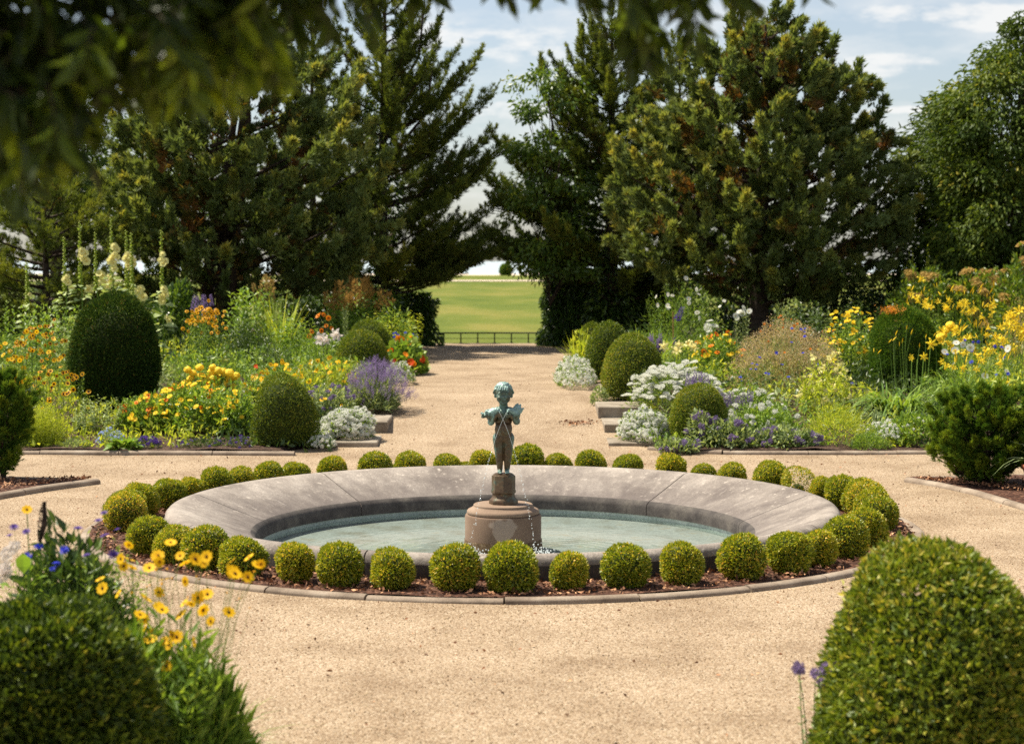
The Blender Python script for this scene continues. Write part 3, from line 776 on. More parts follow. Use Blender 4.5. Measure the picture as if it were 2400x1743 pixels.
# hands: palms under the ducks with bent fingers and thumb
for s, w in ((-1, (-.080, -.112, .545)), (1, (.086, -.108, .540))):
    wv = np.array(w); p = wv + [-s * .022, -.016, .012]
    ball(S, p, (.022, .012, .019))
    for k in range(4):
        b = p + np.array([-s * (.012 + .003 * k), -.012, .014 - .010 * k]); e1 = b + np.array([-s * .014, -.012, .004]); e2 = e1 + np.array([-s * .011, .006, .007])
        L_ = (.95, 1.0, .95, .8)[k]
        capsule(S, b, b + (e1 - b) * L_, .0068, .006, 4); capsule(S, b + (e1 - b) * L_, b + (e1 - b) * L_ + (e2 - e1) * L_, .006, .005, 3)
    capsule(S, p + [s * .004, -.004, .015], p + [-s * .008, -.016, .034], .0075, .006, 4)
# head, tipped slightly down
hc = np.array([0, -.010, .752])
ball(S, hc + [0, .008, .012], (.080, .088, .092)); ball(S, hc + [0, -.020, -.030], (.070, .064, .072)); ball(S, hc + [0, -.030, -.076], (.044, .040, .036))
for s in (-1, 1):
    ball(S, hc + [s * .033, -.062, -.038], (.026, .020, .024))            # cheek
    ball(S, hc + [s * .030, -.076, .010], (.024, .009, .007))             # brow
    ball(S, hc + [s * .029, -.071, -.006], (.0125, .010, .0085))          # eye
    ball(S, hc + [s * .078, .006, -.018], (.012, .02, .026))              # ear
    ball(S, hc + [s * .009, -.086, -.034], (.008, .008, .007))            # nostril
ball(S, hc + [0, -.084, -.024], (.0095, .012, .018)); ball(S, hc + [0, -.092, -.030], (.0095, .009, .008))
ball(S, hc + [0, -.074, -.056], (.020, .009, .0048)); ball(S, hc + [0, -.073, -.065], (.016, .010, .0055)); ball(S, hc + [0, -.064, -.085], (.016, .014, .012))
def vbody(co):
    z = co[:, 2]; x = co[:, 0]; y = co[:, 1]
    v = .37 + .29 * sstep((z - .50) / .12) + .16 * sstep((z - .78) / .06)
    v += .30 * sstep((np.abs(x) - .075) / .03) * (z > .42)
    v += .22 * sstep((np.abs(x) - .06) / .03) * (z < .42)
    v += .42 * sstep((.06 - z) / .05)
    v -= .12 * ((z > .68) & (z < .78) & (y < -.05))
    return v
sm = remeshed('figure', S, .0042, M['bronze'], 2, vbody)
fig = child('figure', sm, statue, (0, 0, .290))
# hair: locks swept over the skull and curling out at the ears
Hh = Geo()
ball(Hh, hc + [0, .020, .026], (.083, .086, .085))
r_ = np.random.default_rng(3)
for i in range(46):
    a = r_.uniform(0, 2 * math.pi); e = r_.uniform(.45, 1.25)
    if math.sin(a) < -.35 and e < .62: e = r_.uniform(.62, 1.1)
    d = np.array([math.cos(a) * math.cos(e), math.sin(a) * math.cos(e), math.sin(e)])
    p0 = hc + [0, .016, .022] + d * [.080, .085, .084]
    dn = unit(np.array([math.cos(a + .5), math.sin(a + .5), -.9]))
    capsule(Hh, p0, p0 + dn * .026, .012, .006, 5)
for s in (-1, 1):
    for k in range(4):
        p0 = hc + [s * (.076 + .003 * k), -.004 + .010 * k, .040 - .013 * k]
        capsule(Hh, p0, p0 + [s * .012, -.006, -.010 + .006 * k], .013, .007, 4)
for k in range(5): capsule(Hh, hc + [-.04 + .02 * k, -.062, .062], hc + [-.052 + .021 * k, -.082, .034 + .006 * (k % 2)], .012, .006, 5)
child('hair', remeshed('hair', Hh, .0045, M['bronze'], 1, lambda co: .66 + .3 * sstep((co[:, 2] - .76) / .06) + 0 * co[:, 0]), fig)
# the ducks under the arms
def duck(body, tail, head, beak):
    g = Geo(); body, tail, head, beak = map(np.array, (body, tail, head, beak))
    capsule(g, body, body + (tail - body) * .45, .052, .040, 6); capsule(g, body + (tail - body) * .45, tail, .038, .006, 9)
    mid = body + (head - body) * .6 + [0, -.012, .012]
    capsule(g, body, mid, .046, .025, 6); capsule(g, mid, head, .024, .021, 5); ball(g, head, (.023, .025, .022))
    capsule(g, head, beak, .012, .0055, 5)
    r2 = np.random.default_rng(int(abs(tail[0]) * 1000))
    for i in range(46):      # rough feathers
        d = unit(r2.normal(size=3)); p = body + (tail - body) * r2.uniform(-.1, .62) + d * .043 * [1, 1, 1]
        capsule(g, p, p + (tail - body) * .11 + d * .004, .011, .004, 3)
    return g
for args in (((-.092, -.080, .575), (-.207, -.050, .545), (-.050, -.122, .604), (-.034, -.150, .588)),
             ((.108, -.070, .560), (.160, -.030, .648), (.052, -.120, .602), (.034, -.150, .587))):
    child('duck', remeshed('duck', duck(*args), .0042, M['bronze'], 1, lambda co: .62 + .55 * sstep((co[:, 2] - .54) / .09)), statue, (0, 0, .290))
# crossing water jets, droplets thinning out as they fall
def jet_mat():
    m, N, L = new_mat('water_drops')
    p = N.new('ShaderNodeBsdfPrincipled'); p.inputs['Base Color'].default_value = (.9, .95, .95, 1); p.inputs['Roughness'].default_value = .08; p.inputs['Specular IOR Level'].default_value = .8
    t = N.new('ShaderNodeBsdfTransparent'); mx = N.new('ShaderNodeMixShader'); mx.inputs['Fac'].default_value = .55
    L.new(p.outputs['BSDF'], mx.inputs[1]); L.new(t.outputs['BSDF'], mx.inputs[2])
    o = N.new('ShaderNodeOutputMaterial'); L.new(mx.outputs['Shader'], o.inputs['Surface']); return m
M['jet'] = jet_mat()
for s, w in ((-1, 'left'), (1, 'right')):
    g = Geo(); p0 = np.array([s * .034, -.152, 1.08]); v0 = np.array([-s * .9, -1.0, -1.5]); T = .385
    p0[2] = .215 + .290 + .588
    for i in range(30):
        t = .0 + .16 * i / 30; A = p0 + v0 * t + [0, 0, -4.9 * t * t]; t2 = t + .004; B = p0 + v0 * t2 + [0, 0, -4.9 * t2 * t2]
        tube(g, [A, (A + B) / 2, B], [.0012, .0016, .0012], 5)
    for i in range(70):
        t = .16 + (T - .16) * i / 70 + rng.uniform(-.003, .003); A = p0 + v0 * t + [0, 0, -4.9 * t * t] + rng.normal(size=3) * .006 * t / .3
        if A[2] < -.18: continue
        g.add(ICO1[0] * rng.uniform(.0025, .006) + A, ICO1[1])
    o = g.obj('water_jet', M['jet'], None, True, (FX, FY, 0))
    o['kind'] = 'stuff'; tag(o, 'thin broken water jet from the beak of the %s duck, crossing the child' % w, 'water jet')
    land = np.array([FX - s * .31, FY - .54, -.183])
    g = Geo()
    for i in range(150):
        d = rng.normal(size=3) * [.085, .075, .0]; d[2] = abs(rng.normal()) * .035
        g.add(ICO1[0] * rng.uniform(.003, .009) + land + d, ICO1[1])
    tag(g.obj('water_splash', M['jet'], None, True), kind='stuff')

# ------------------------------------------------------------------ kerbs
def kerb_profile(w=.14, h=.075):
    a = np.linspace(0, math.pi, 9)
    return np.array([(-w / 2, -.05)] + [(-w / 2 * math.cos(t), h * .3 + h * .7 * math.sin(t)) for t in a] + [(w / 2, -.05)])
def kerb_run(pts, zf, parent, length=1.1, w=.125, h=.05, name='edging_stone'):
    pts = np.asarray(pts, float); seg = np.linalg.norm(np.diff(pts, axis=0), axis=1); s = np.concatenate([[0], np.cumsum(seg)])
    n = max(1, int(round(s[-1] / length)))
    pr = kerb_profile(w, h)
    base = np.array(parent.location)
    cuts = np.linspace(0, s[-1], n + 1); cuts[1:-1] += rng.uniform(-.12, .12, n - 1) * length
    for i in range(n):
        u = np.linspace(cuts[i] + .006, cuts[i + 1] - .006, 5)
        P = np.stack([np.interp(u, s, pts[:, 0]), np.interp(u, s, pts[:, 1])], 1)
        tn = unit(np.gradient(P, axis=0)); nr = np.stack([-tn[:, 1], tn[:, 0]], 1)
        dz = rng.uniform(-.006, .006); ro = rng.uniform(-.02, .02)
        V = np.zeros((5, len(pr), 3))
        V[..., :2] = P[:, None] + nr[:, None] * pr[None, :, 0, None]
        V[..., 2] = (zf(P[:, 1]) * np.ones(5))[:, None] + pr[None, :, 1] + dz + ro * pr[None, :, 0]
        m_ = len(pr); f = [[a * m_ + b, (a + 1) * m_ + b, (a + 1) * m_ + b + 1, a * m_ + b + 1] for a in range(4) for b in range(m_ - 1)]
        g = Geo().add(V.reshape(-1, 3) - base, f); g.add(V[0] - base, [list(range(m_))[::-1]]); g.add(V[-1] - base, [list(range(m_))])
        me = g.mesh(name, M['kerb'], True); me.set_sharp_from_angle(angle=math.radians(50)); child(name, me, parent)
flat = lambda y: 0.0 * np.asarray(y)
k = empty('ring_edging', (FX, FY, 0), 'ring of rounded stone edging round the mulch bed of the fountain', 'edging')
a = np.linspace(0, 2 * np.pi, 241) + math.radians(-89.6)
kerb_run(np.stack([3.84 * np.cos(a), 17 + 3.84 * np.sin(a)], 1), flat, k, .92, .115, .038)
k = empty('bed_edging', (-6, 23.4, 0), 'straight stone edging along the front of the left flower bed', 'edging')
kerb_run([(-9.5, 23.42), (-6.2, 23.42), (-2.72, 23.3)], flat, k)
k = empty('bed_edging', (6, 23.4, 0), 'straight stone edging along the front of the right flower bed', 'edging')
kerb_run([(1.9, 23.9), (2.35, 23.62), (2.9, 23.42), (9.5, 23.38)], flat, k)
k = empty('bed_edging', (2.2, 30, 0), 'short piece of stone edging below the middle box dome by the path', 'edging')
kerb_run([(1.55, 30.6), (1.52, 29.3), (1.62, 28.9), (2.1, 28.75)], lambda y: gz(y) - .0, k, .9, .16)
def gpts(l): return np.array([ground(*p)[:2] for p in l])
k = empty('bed_edging', (-4.7, 20.2, 0), 'stone edging of the pointed mulch bed with the dark yew at the left', 'edging')
L1 = gpts([(-300, 1226), (-150, 1193), (0, 1166), (110, 1147), (228, 1132)]); L2 = gpts([(228, 1132), (120, 1128), (0, 1125), (-200, 1124)])
kerb_run(L1, flat, k); kerb_run(L2, flat, k)
k2 = empty('bed_edging', (4.7, 20.2, 0), 'stone edging of the pointed mulch bed with the block yew at the right', 'edging')
R1 = gpts([(2128, 1128), (2200, 1140), (2290, 1161), (2400, 1194), (2520, 1236), (2700, 1300)]); R2 = gpts([(2128, 1126), (2280, 1122), (2400, 1120), (2650, 1119)])
kerb_run(R1, flat, k2); kerb_run(R2, flat, k2)
def fan(name, A, B, mat):
    g = Geo(); n = 24
    A = np.stack([np.interp(np.linspace(0, 1, n), np.linspace(0, 1, len(A)), A[:, i]) for i in (0, 1)], 1)
    B = np.stack([np.interp(np.linspace(0, 1, n), np.linspace(0, 1, len(B)), B[:, i]) for i in (0, 1)], 1)
    V = []
    for i in range(n):
        for t in np.linspace(0, 1, 7):
            p = A[i] * (1 - t) + B[i] * t; V.append([p[0], p[1], .03 + .02 * math.sin(p[0] * 5) * math.sin(p[1] * 6)])
    f = [[i * 7 + j, (i + 1) * 7 + j, (i + 1) * 7 + j + 1, i * 7 + j + 1] for i in range(n - 1) for j in range(6)]
    tag(Geo().add(V, f).obj(name, mat, None, True), kind='structure')
fan('mulch_bed', L1[::-1], L2, M['mulch']); fan('mulch_bed', R1, R2, M['mulch'])
for sgn in (-1, 1):
    n = 1800; x = sgn * rng.uniform(4.7, 7.5, n); y = 20.35 - rng.uniform(0, 1, n) * (abs(x) - 4.65) * 1.3
    chips('bark_chips', np.stack([x, y + .1, np.full(n, .055)], 1), rng.uniform(.02, .05, n), M['chip'])

# ------------------------------------------------------------------ stone steps at both sides of the ramp
st = empty('stone_steps', (1.8, 25, 0), 'three flat stone step blocks at the right edge of the gravel ramp', 'steps')
for x0, x1, y0, y1, z in ((1.38, 2.10, 24.15, 25.3, .075), (1.38, 2.05, 25.25, 26.35, .225), (1.34, 2.1, 26.3, 27.3, .385)):
    g = Geo(); box(g, (x0 - 1.8, y0 - 25, z - .30), (x1 - 1.8, y1 - 25, z), 0, .5, .012); g.obj('step_block', M['step'], st)
st = empty('stone_steps', (-2.2, 25, 0), 'two flat stone step blocks half under white alyssum at the left edge of the ramp', 'steps')
for x0, x1, y0, y1, z in ((-2.75, -1.72, 24.15, 25.3, .085), (-2.6, -1.66, 25.25, 26.4, .26)):
    g = Geo(); box(g, (x0 + 2.2, y0 - 25, z - .32), (x1 + 2.2, y1 - 25, z), 0, .5, .012); g.obj('step_block', M['step'], st)

# ------------------------------------------------------------------ low rail at the end of the walk
rail = empty('low_rail', (-.35, 47.2, .36), 'low dark metal rail closing the end of the gravel walk before the lawn', 'fence')
g = Geo(); tube(g, [(-2.3, 0, .27), (0, 0, .272), (2.3, 0, .268)], .018, 8); g.obj('top_rail', M['iron'], rail, True)
g = Geo(); tube(g, [(-2.3, 0, .13), (0, 0, .13), (2.3, 0, .13)], .007, 6); g.obj('wire', M['iron'], rail, True)
for i in range(10):
    x = -2.22 + i * .44
    g = Geo(); box(g, (-.016, -.012, 0), (.016, .012, .262)); g.obj('post', M['iron'], rail, loc=(x, 0, 0))
    g = Geo(); tube(g, [(-.06, 0, .0), (0, 0, .035), (.06, 0, .0)], .006, 5); g.obj('foot_brace', M['iron'], rail, True, (x, .02, 0))
# ================================================================== CLIPPED SHRUBS
def revolve_points(prof, n):
    "n points spread evenly over a surface of revolution; returns points and normals"
    prof = np.asarray(prof, float)
    z = prof[:, 1]; r = prof[:, 0]
    d = np.hypot(np.diff(r), np.diff(z)); area = d * (r[1:] + r[:-1]) / 2 + 1e-6
    k = rng.choice(len(area), n, p=area / area.sum()); t = rng.uniform(0, 1, n)
    R = r[k] + (r[k + 1] - r[k]) * t; Z = z[k] + (z[k + 1] - z[k]) * t
    nr = (z[k + 1] - z[k]) / d[k]; nz = -(r[k + 1] - r[k]) / d[k]
    a = rng.uniform(0, 2 * np.pi, n)
    P = np.stack([R * np.cos(a), R * np.sin(a), Z], 1); Nn = np.stack([nr * np.cos(a), nr * np.sin(a), nz], 1)
    return P, Nn
def prof_ball(r, h, tuck=.62):
    t = np.linspace(0, 1, 22); out = []
    for u in t:
        if u < .42: rr = tuck + (1 - tuck) * math.sin(u / .42 * math.pi / 2)
        else: rr = max(0, 1 - ((u - .42) / .58) ** 2.35) ** .5
        out.append((r * rr, h * u))
    return out
def prof_dome(r, h, p=2.4, q=2.0, foot=.85):
    t = np.linspace(0, 1, 26)
    return [(r * (foot + (1 - foot) * min(1, u / .3)) * max(0, 1 - u ** p) ** (1 / q), h * u) for u in t]
def foliage(prof, n, leaf, Ts, lumps, amp, shell=.12, seed=1, sx=1.0, up=.25, gold=0.0, varlo=.15, varhi=.85, core=.86, jut=.9, coremat=1, amp2=0.02):
    "shell of leaves on a clipped form, with a dark twiggy core inside"
    g = Geo(); LP1 = Lump(lumps, 8, seed); LP2 = Lump(lumps * .36, 6, seed + 50)
    LP = lambda q: LP1(q) + (amp2 / amp) * LP2(q)
    P, Nn = revolve_points(prof, n)
    rmax = max(p[0] for p in prof)
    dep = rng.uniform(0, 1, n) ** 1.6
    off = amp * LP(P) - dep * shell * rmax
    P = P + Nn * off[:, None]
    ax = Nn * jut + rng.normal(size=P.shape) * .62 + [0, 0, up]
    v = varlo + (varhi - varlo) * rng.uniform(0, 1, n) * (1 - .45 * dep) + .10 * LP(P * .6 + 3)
    if gold > 0:
        q = rng.uniform(0, 1, n) < gold; v[q] = rng.uniform(.88, 1, q.sum())
    P[:, 0] *= sx
    scatter_mix(g, Ts, P, ax, leaf * rng.uniform(.7, 1.25, n), np.clip(v, 0, 1))
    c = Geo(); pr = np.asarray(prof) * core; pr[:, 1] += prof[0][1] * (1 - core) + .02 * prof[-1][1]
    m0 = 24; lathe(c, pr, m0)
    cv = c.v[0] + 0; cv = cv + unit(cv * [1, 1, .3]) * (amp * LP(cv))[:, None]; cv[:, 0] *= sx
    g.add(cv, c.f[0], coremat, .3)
    return g
def trunk_mesh(h, r, name='stem'):
    g = Geo()
    for k in range(4):
        a = rng.uniform(0, 6.28); tube(g, [(0, 0, -.05), (r * .6 * math.cos(a), r * .6 * math.sin(a), h * .5), (r * 2.2 * math.cos(a), r * 2.2 * math.sin(a), h)], [r, r * .8, r * .5], 6)
    return g.mesh(name, M['bark'], True)

# ---- ring of box balls round the basin
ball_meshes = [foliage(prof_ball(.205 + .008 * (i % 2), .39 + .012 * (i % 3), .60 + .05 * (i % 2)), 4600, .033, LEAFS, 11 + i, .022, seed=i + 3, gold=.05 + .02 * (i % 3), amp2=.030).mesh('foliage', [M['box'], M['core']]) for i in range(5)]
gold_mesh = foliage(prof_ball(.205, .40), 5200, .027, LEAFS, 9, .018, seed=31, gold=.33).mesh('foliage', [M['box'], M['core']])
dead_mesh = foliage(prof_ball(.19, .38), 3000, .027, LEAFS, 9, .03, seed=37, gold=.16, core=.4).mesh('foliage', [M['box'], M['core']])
ball_stem = trunk_mesh(.16, .018)
front = [341, 397, 472, 563, 685, 794, 918, 1060, 1195, 1335, 1472, 1600, 1740, 1851, 1924, 1992, 2042]
fw = [1.05, .93, 1.07, 1.0, .94, 1.04, .95, 1.05, 1.10, .93, 1.06, .90, 1.06, 1.05, .95, 1.10, 1.02]
back = [330, 390, 443, 502, 563, 621, 692, 779, 875, 957, 1051, 1088, 1131, 1235, 1310, 1387, 1474, 1574, 1655, 1724, 1813, 1877, 1931, 1982, 2018]
bw = [.95, .95, .82, 1.0, .9, .96, .88, 1.05, 1.1, 1.0, .88, .66, 1.0, 1.22, .86, .98, .92, 1.08, .82, .93, 1.12, .98, .84, 1.05, 1.02]
RB = 3.51
def solve(px, fr):
    lo, hi = (math.pi, 2 * math.pi) if fr else (math.pi, 0.0)
    best = None
    for a in np.linspace(lo, hi, 2401):
        x, y = RB * math.cos(a), 17 + RB * math.sin(a)
        q = 1200 + F * (x - CAM_X) / y
        if best is None or abs(q - px) < best[0]: best = (abs(q - px), a)
    return best[1]
balls = [(solve(p, True), w, 'f', p) for p, w in zip(front, fw)] + [(solve(p, False), w, 'b', p) for p, w in zip(back, bw)]
def ang(a, w): balls.append((math.radians(a), w, 's', 0))
ang(189, 1.1); ang(181.5, 1.05); ang(174.5, 1.0); ang(-8.0, 1.05); ang(-1.5, 1.0); ang(4.5, 1.1)
ORD = ['first', 'second', 'third', 'fourth', 'fifth', 'sixth', 'seventh', 'eighth', 'ninth', 'tenth', 'eleventh', 'twelfth', 'thirteenth', 'fourteenth', 'fifteenth', 'sixteenth']
fr_sorted = sorted([b for b in balls if math.sin(b[0]) < -.2], key=lambda b: math.cos(b[0]))
bk_sorted = sorted([b for b in balls if math.sin(b[0]) > .2], key=lambda b: math.cos(b[0]))
sd = [b for b in balls if abs(math.sin(b[0])) <= .2]
midf = min(range(len(fr_sorted)), key=lambda i: abs(math.cos(fr_sorted[i][0])))
midb = min(range(len(bk_sorted)), key=lambda i: abs(math.cos(bk_sorted[i][0])))
def ball_label(b):
    if b in fr_sorted:
        i = fr_sorted.index(b) - midf
        if i == 0: return 'clipped box ball right before the stone plinth'
        return 'front row box ball, %s to the %s of the one before the plinth' % (ORD[abs(i) - 1], 'left' if i < 0 else 'right')
    if b in bk_sorted:
        i = bk_sorted.index(b) - midb
        if b[3] == 1877: return 'half bare yellowing box ball behind the basin, dead twigs showing'
        if i == 0: return 'clipped box ball right behind the bronze child'
        return 'back row box ball, %s to the %s of the one behind the child' % (ORD[abs(i) - 1], 'left' if i < 0 else 'right')
    left = math.cos(b[0]) < 0
    grp = sorted([q for q in sd if (math.cos(q[0]) < 0) == left], key=lambda q: math.sin(q[0]))
    i = grp.index(b); n = len(grp)
    where = 'nearest' if i == 0 else ('farthest' if i == n - 1 else ORD[i] + ' nearest')
    tint = 'orange tinted' if (b[3] == 0 and not left and b[1] == 1.1) else 'clipped'
    return '%s box ball at the outer %s end of the ring, %s one there' % (tint, 'left' if left else 'right', where)
for i, b in enumerate(balls):
    a, w = b[0], b[1]
    r = RB + rng.uniform(-.03, .03)
    o = empty('box_ball', (r * math.cos(a), 17 + r * math.sin(a), .03), ball_label(b), 'box ball', 'clipped box balls ringing the fountain')
    o.rotation_euler = (0, 0, rng.uniform(0, 6.28))
    s = w * .81; o.scale = (s, s, s * rng.uniform(.93, 1.05))
    me = dead_mesh if b[3] == 1877 else (gold_mesh if (b[3] == 0 and b[1] == 1.1) else ball_meshes[i % 5])
    child('foliage', me, o); child('stem', ball_stem, o)

# ---- larger domes and yews
def shrub(name, label, cat, px, Y, base, prof, n, leaf, Ts, mat, lumps, amp, group=None, z=None, coremat='core', **kw):
    p = at(px, 900, Y)
    z = float(bedz(Y)) if z is None else z
    o = empty(name, (p[0], Y, z), label, cat, group)
    g = foliage(prof, n, leaf, Ts, lumps, amp, **kw)
    g.obj('foliage', [M[mat], M[coremat]], o)
    child('stem', trunk_mesh(prof[-1][1] * .5, max(.02, prof[0][0] * .06)), o)
    return o
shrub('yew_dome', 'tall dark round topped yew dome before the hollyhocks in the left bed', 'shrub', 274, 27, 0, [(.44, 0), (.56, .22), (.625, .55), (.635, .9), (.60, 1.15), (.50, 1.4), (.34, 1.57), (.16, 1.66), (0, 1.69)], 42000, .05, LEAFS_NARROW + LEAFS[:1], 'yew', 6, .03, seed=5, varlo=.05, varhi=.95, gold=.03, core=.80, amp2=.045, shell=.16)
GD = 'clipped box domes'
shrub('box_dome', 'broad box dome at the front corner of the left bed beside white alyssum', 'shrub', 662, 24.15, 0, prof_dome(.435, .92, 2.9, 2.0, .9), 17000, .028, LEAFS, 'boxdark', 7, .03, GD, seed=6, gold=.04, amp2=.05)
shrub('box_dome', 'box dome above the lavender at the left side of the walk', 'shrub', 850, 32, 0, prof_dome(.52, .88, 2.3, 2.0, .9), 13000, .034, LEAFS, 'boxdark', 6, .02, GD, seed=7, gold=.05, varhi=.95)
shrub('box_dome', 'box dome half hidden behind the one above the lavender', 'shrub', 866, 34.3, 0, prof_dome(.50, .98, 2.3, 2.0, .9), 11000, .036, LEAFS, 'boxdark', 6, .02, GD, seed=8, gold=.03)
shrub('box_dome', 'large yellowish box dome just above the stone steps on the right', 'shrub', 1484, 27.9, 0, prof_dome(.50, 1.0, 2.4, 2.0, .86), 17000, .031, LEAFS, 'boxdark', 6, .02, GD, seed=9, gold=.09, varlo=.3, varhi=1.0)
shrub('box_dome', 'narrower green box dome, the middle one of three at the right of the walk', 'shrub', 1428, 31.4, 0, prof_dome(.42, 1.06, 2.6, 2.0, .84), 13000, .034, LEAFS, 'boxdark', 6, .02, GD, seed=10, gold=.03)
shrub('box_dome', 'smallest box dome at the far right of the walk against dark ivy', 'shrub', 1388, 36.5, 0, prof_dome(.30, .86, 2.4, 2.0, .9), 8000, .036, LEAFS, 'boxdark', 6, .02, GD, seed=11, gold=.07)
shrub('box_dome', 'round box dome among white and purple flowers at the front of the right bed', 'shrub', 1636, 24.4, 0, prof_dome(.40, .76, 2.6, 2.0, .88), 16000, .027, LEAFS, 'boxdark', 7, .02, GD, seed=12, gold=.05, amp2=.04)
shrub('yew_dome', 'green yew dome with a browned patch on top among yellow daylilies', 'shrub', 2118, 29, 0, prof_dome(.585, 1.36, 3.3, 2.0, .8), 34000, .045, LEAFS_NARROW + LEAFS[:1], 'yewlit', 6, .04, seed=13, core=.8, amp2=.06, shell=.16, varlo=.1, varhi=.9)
# brown patch on that yew, as a part
o = sc.objects[[q.name for q in sc.objects if q.name.startswith('yew_dome')][-1]]
g = Geo(); n = 260; P = np.array([-.23, -.18, 1.285]) + rng.normal(size=(n, 3)) * [.10, .08, .035]
scatter_mix(g, LEAFS_NARROW, P, rng.normal(size=(n, 3)) + [0, -.3, .6], .05, rng.uniform(0, 1, n)); M['browned'] = leaf_mat('browned_yew', [(0, (.20, .08, .02)), (1, (.50, .22, .04))]); g.obj('browned_tuft', M['browned'], o)

YT = [t_tuft(9, .55, .10, seed=s + 60) for s in range(4)]
# foreground bushes, out of focus
fgp = [(.40, -.0), (.50, .3), (.56, .62), (.53, .86), (.44, 1.02), (.28, 1.13), (0, 1.17)]
shrub('front_bush', 'large blurred box bush at the lower right in the foreground', 'shrub', 2182, 8.9, 0, [(.62, 0), (.585, .2), (.52, .43), (.44, .65), (.345, .86), (.25, .99), (.14, 1.06), (0, 1.09)], 30000, .044, LEAFS, 'boxdark', 8, .045, z=.0, seed=17, gold=.06, varlo=.15, varhi=.95, core=.74, shell=.24, amp2=.14, jut=.7)
shrub('front_bush', 'large blurred dark bush at the lower left in the foreground', 'shrub', 62, 8.0, 0, [(.55, 0), (.56, .4), (.53, .68), (.44, .84), (.28, .95), (0, 1.0)], 30000, .044, LEAFS, 'boxdark', 7, .05, z=.0, seed=18, gold=.03, varlo=.0, varhi=.85, core=.76, shell=.18, amp2=.085)
# shoot standing out of the right front bush
p = at(1985, 1470, 8.75); o = empty('bush_shoot', tuple(p), 'single thin leafy shoot standing up at the left of the right front bush', 'shoot')
g = Geo(); tube(g, [(0.09, 0, -.25), (.03, 0, -.05), (-.02, 0, .20)], [.004, .003, .002], 5, 0, .3); g.obj('stem', M['bark'], o)
g = Geo(); n = 16; t = rng.uniform(.2, 1, n); scatter_mix(g, LEAFS, np.stack([.05 - .07 * t, 0 * t, -.1 + .31 * t], 1), rng.normal(size=(n, 3)) * [1, 1, .4] + [0, 0, .5], .045, rng.uniform(.5, 1, n)); g.obj('foliage', M['box'], o)
# terracotta pot with a strap leaved plant at the right edge
p = ground(2398, 1128, .05); o = empty('flower_pot', (p[0], 19.55, .05), 'terracotta pot with arching grey leaves beside the block yew', 'plant pot')
g = Geo(); lathe(g, [(.10, 0), (.15, .20), (.165, .20), (.165, .25), (.14, .25), (.13, .2), (0, .2)], 28); g.obj('pot', M['terracotta'], o, True)
g = Geo(); n = 26; a = rng.uniform(0, 6.28, n); scatter(g, t_blade(.05, .9, 5, .35), np.array([[0, 0, .2]] * n), np.stack([np.cos(a) * .6, np.sin(a) * .6, np.full(n, 1.)], 1), rng.uniform(.35, .6, n), rng.uniform(0, 1, n)); g.obj('leaves', M['grey'], o)
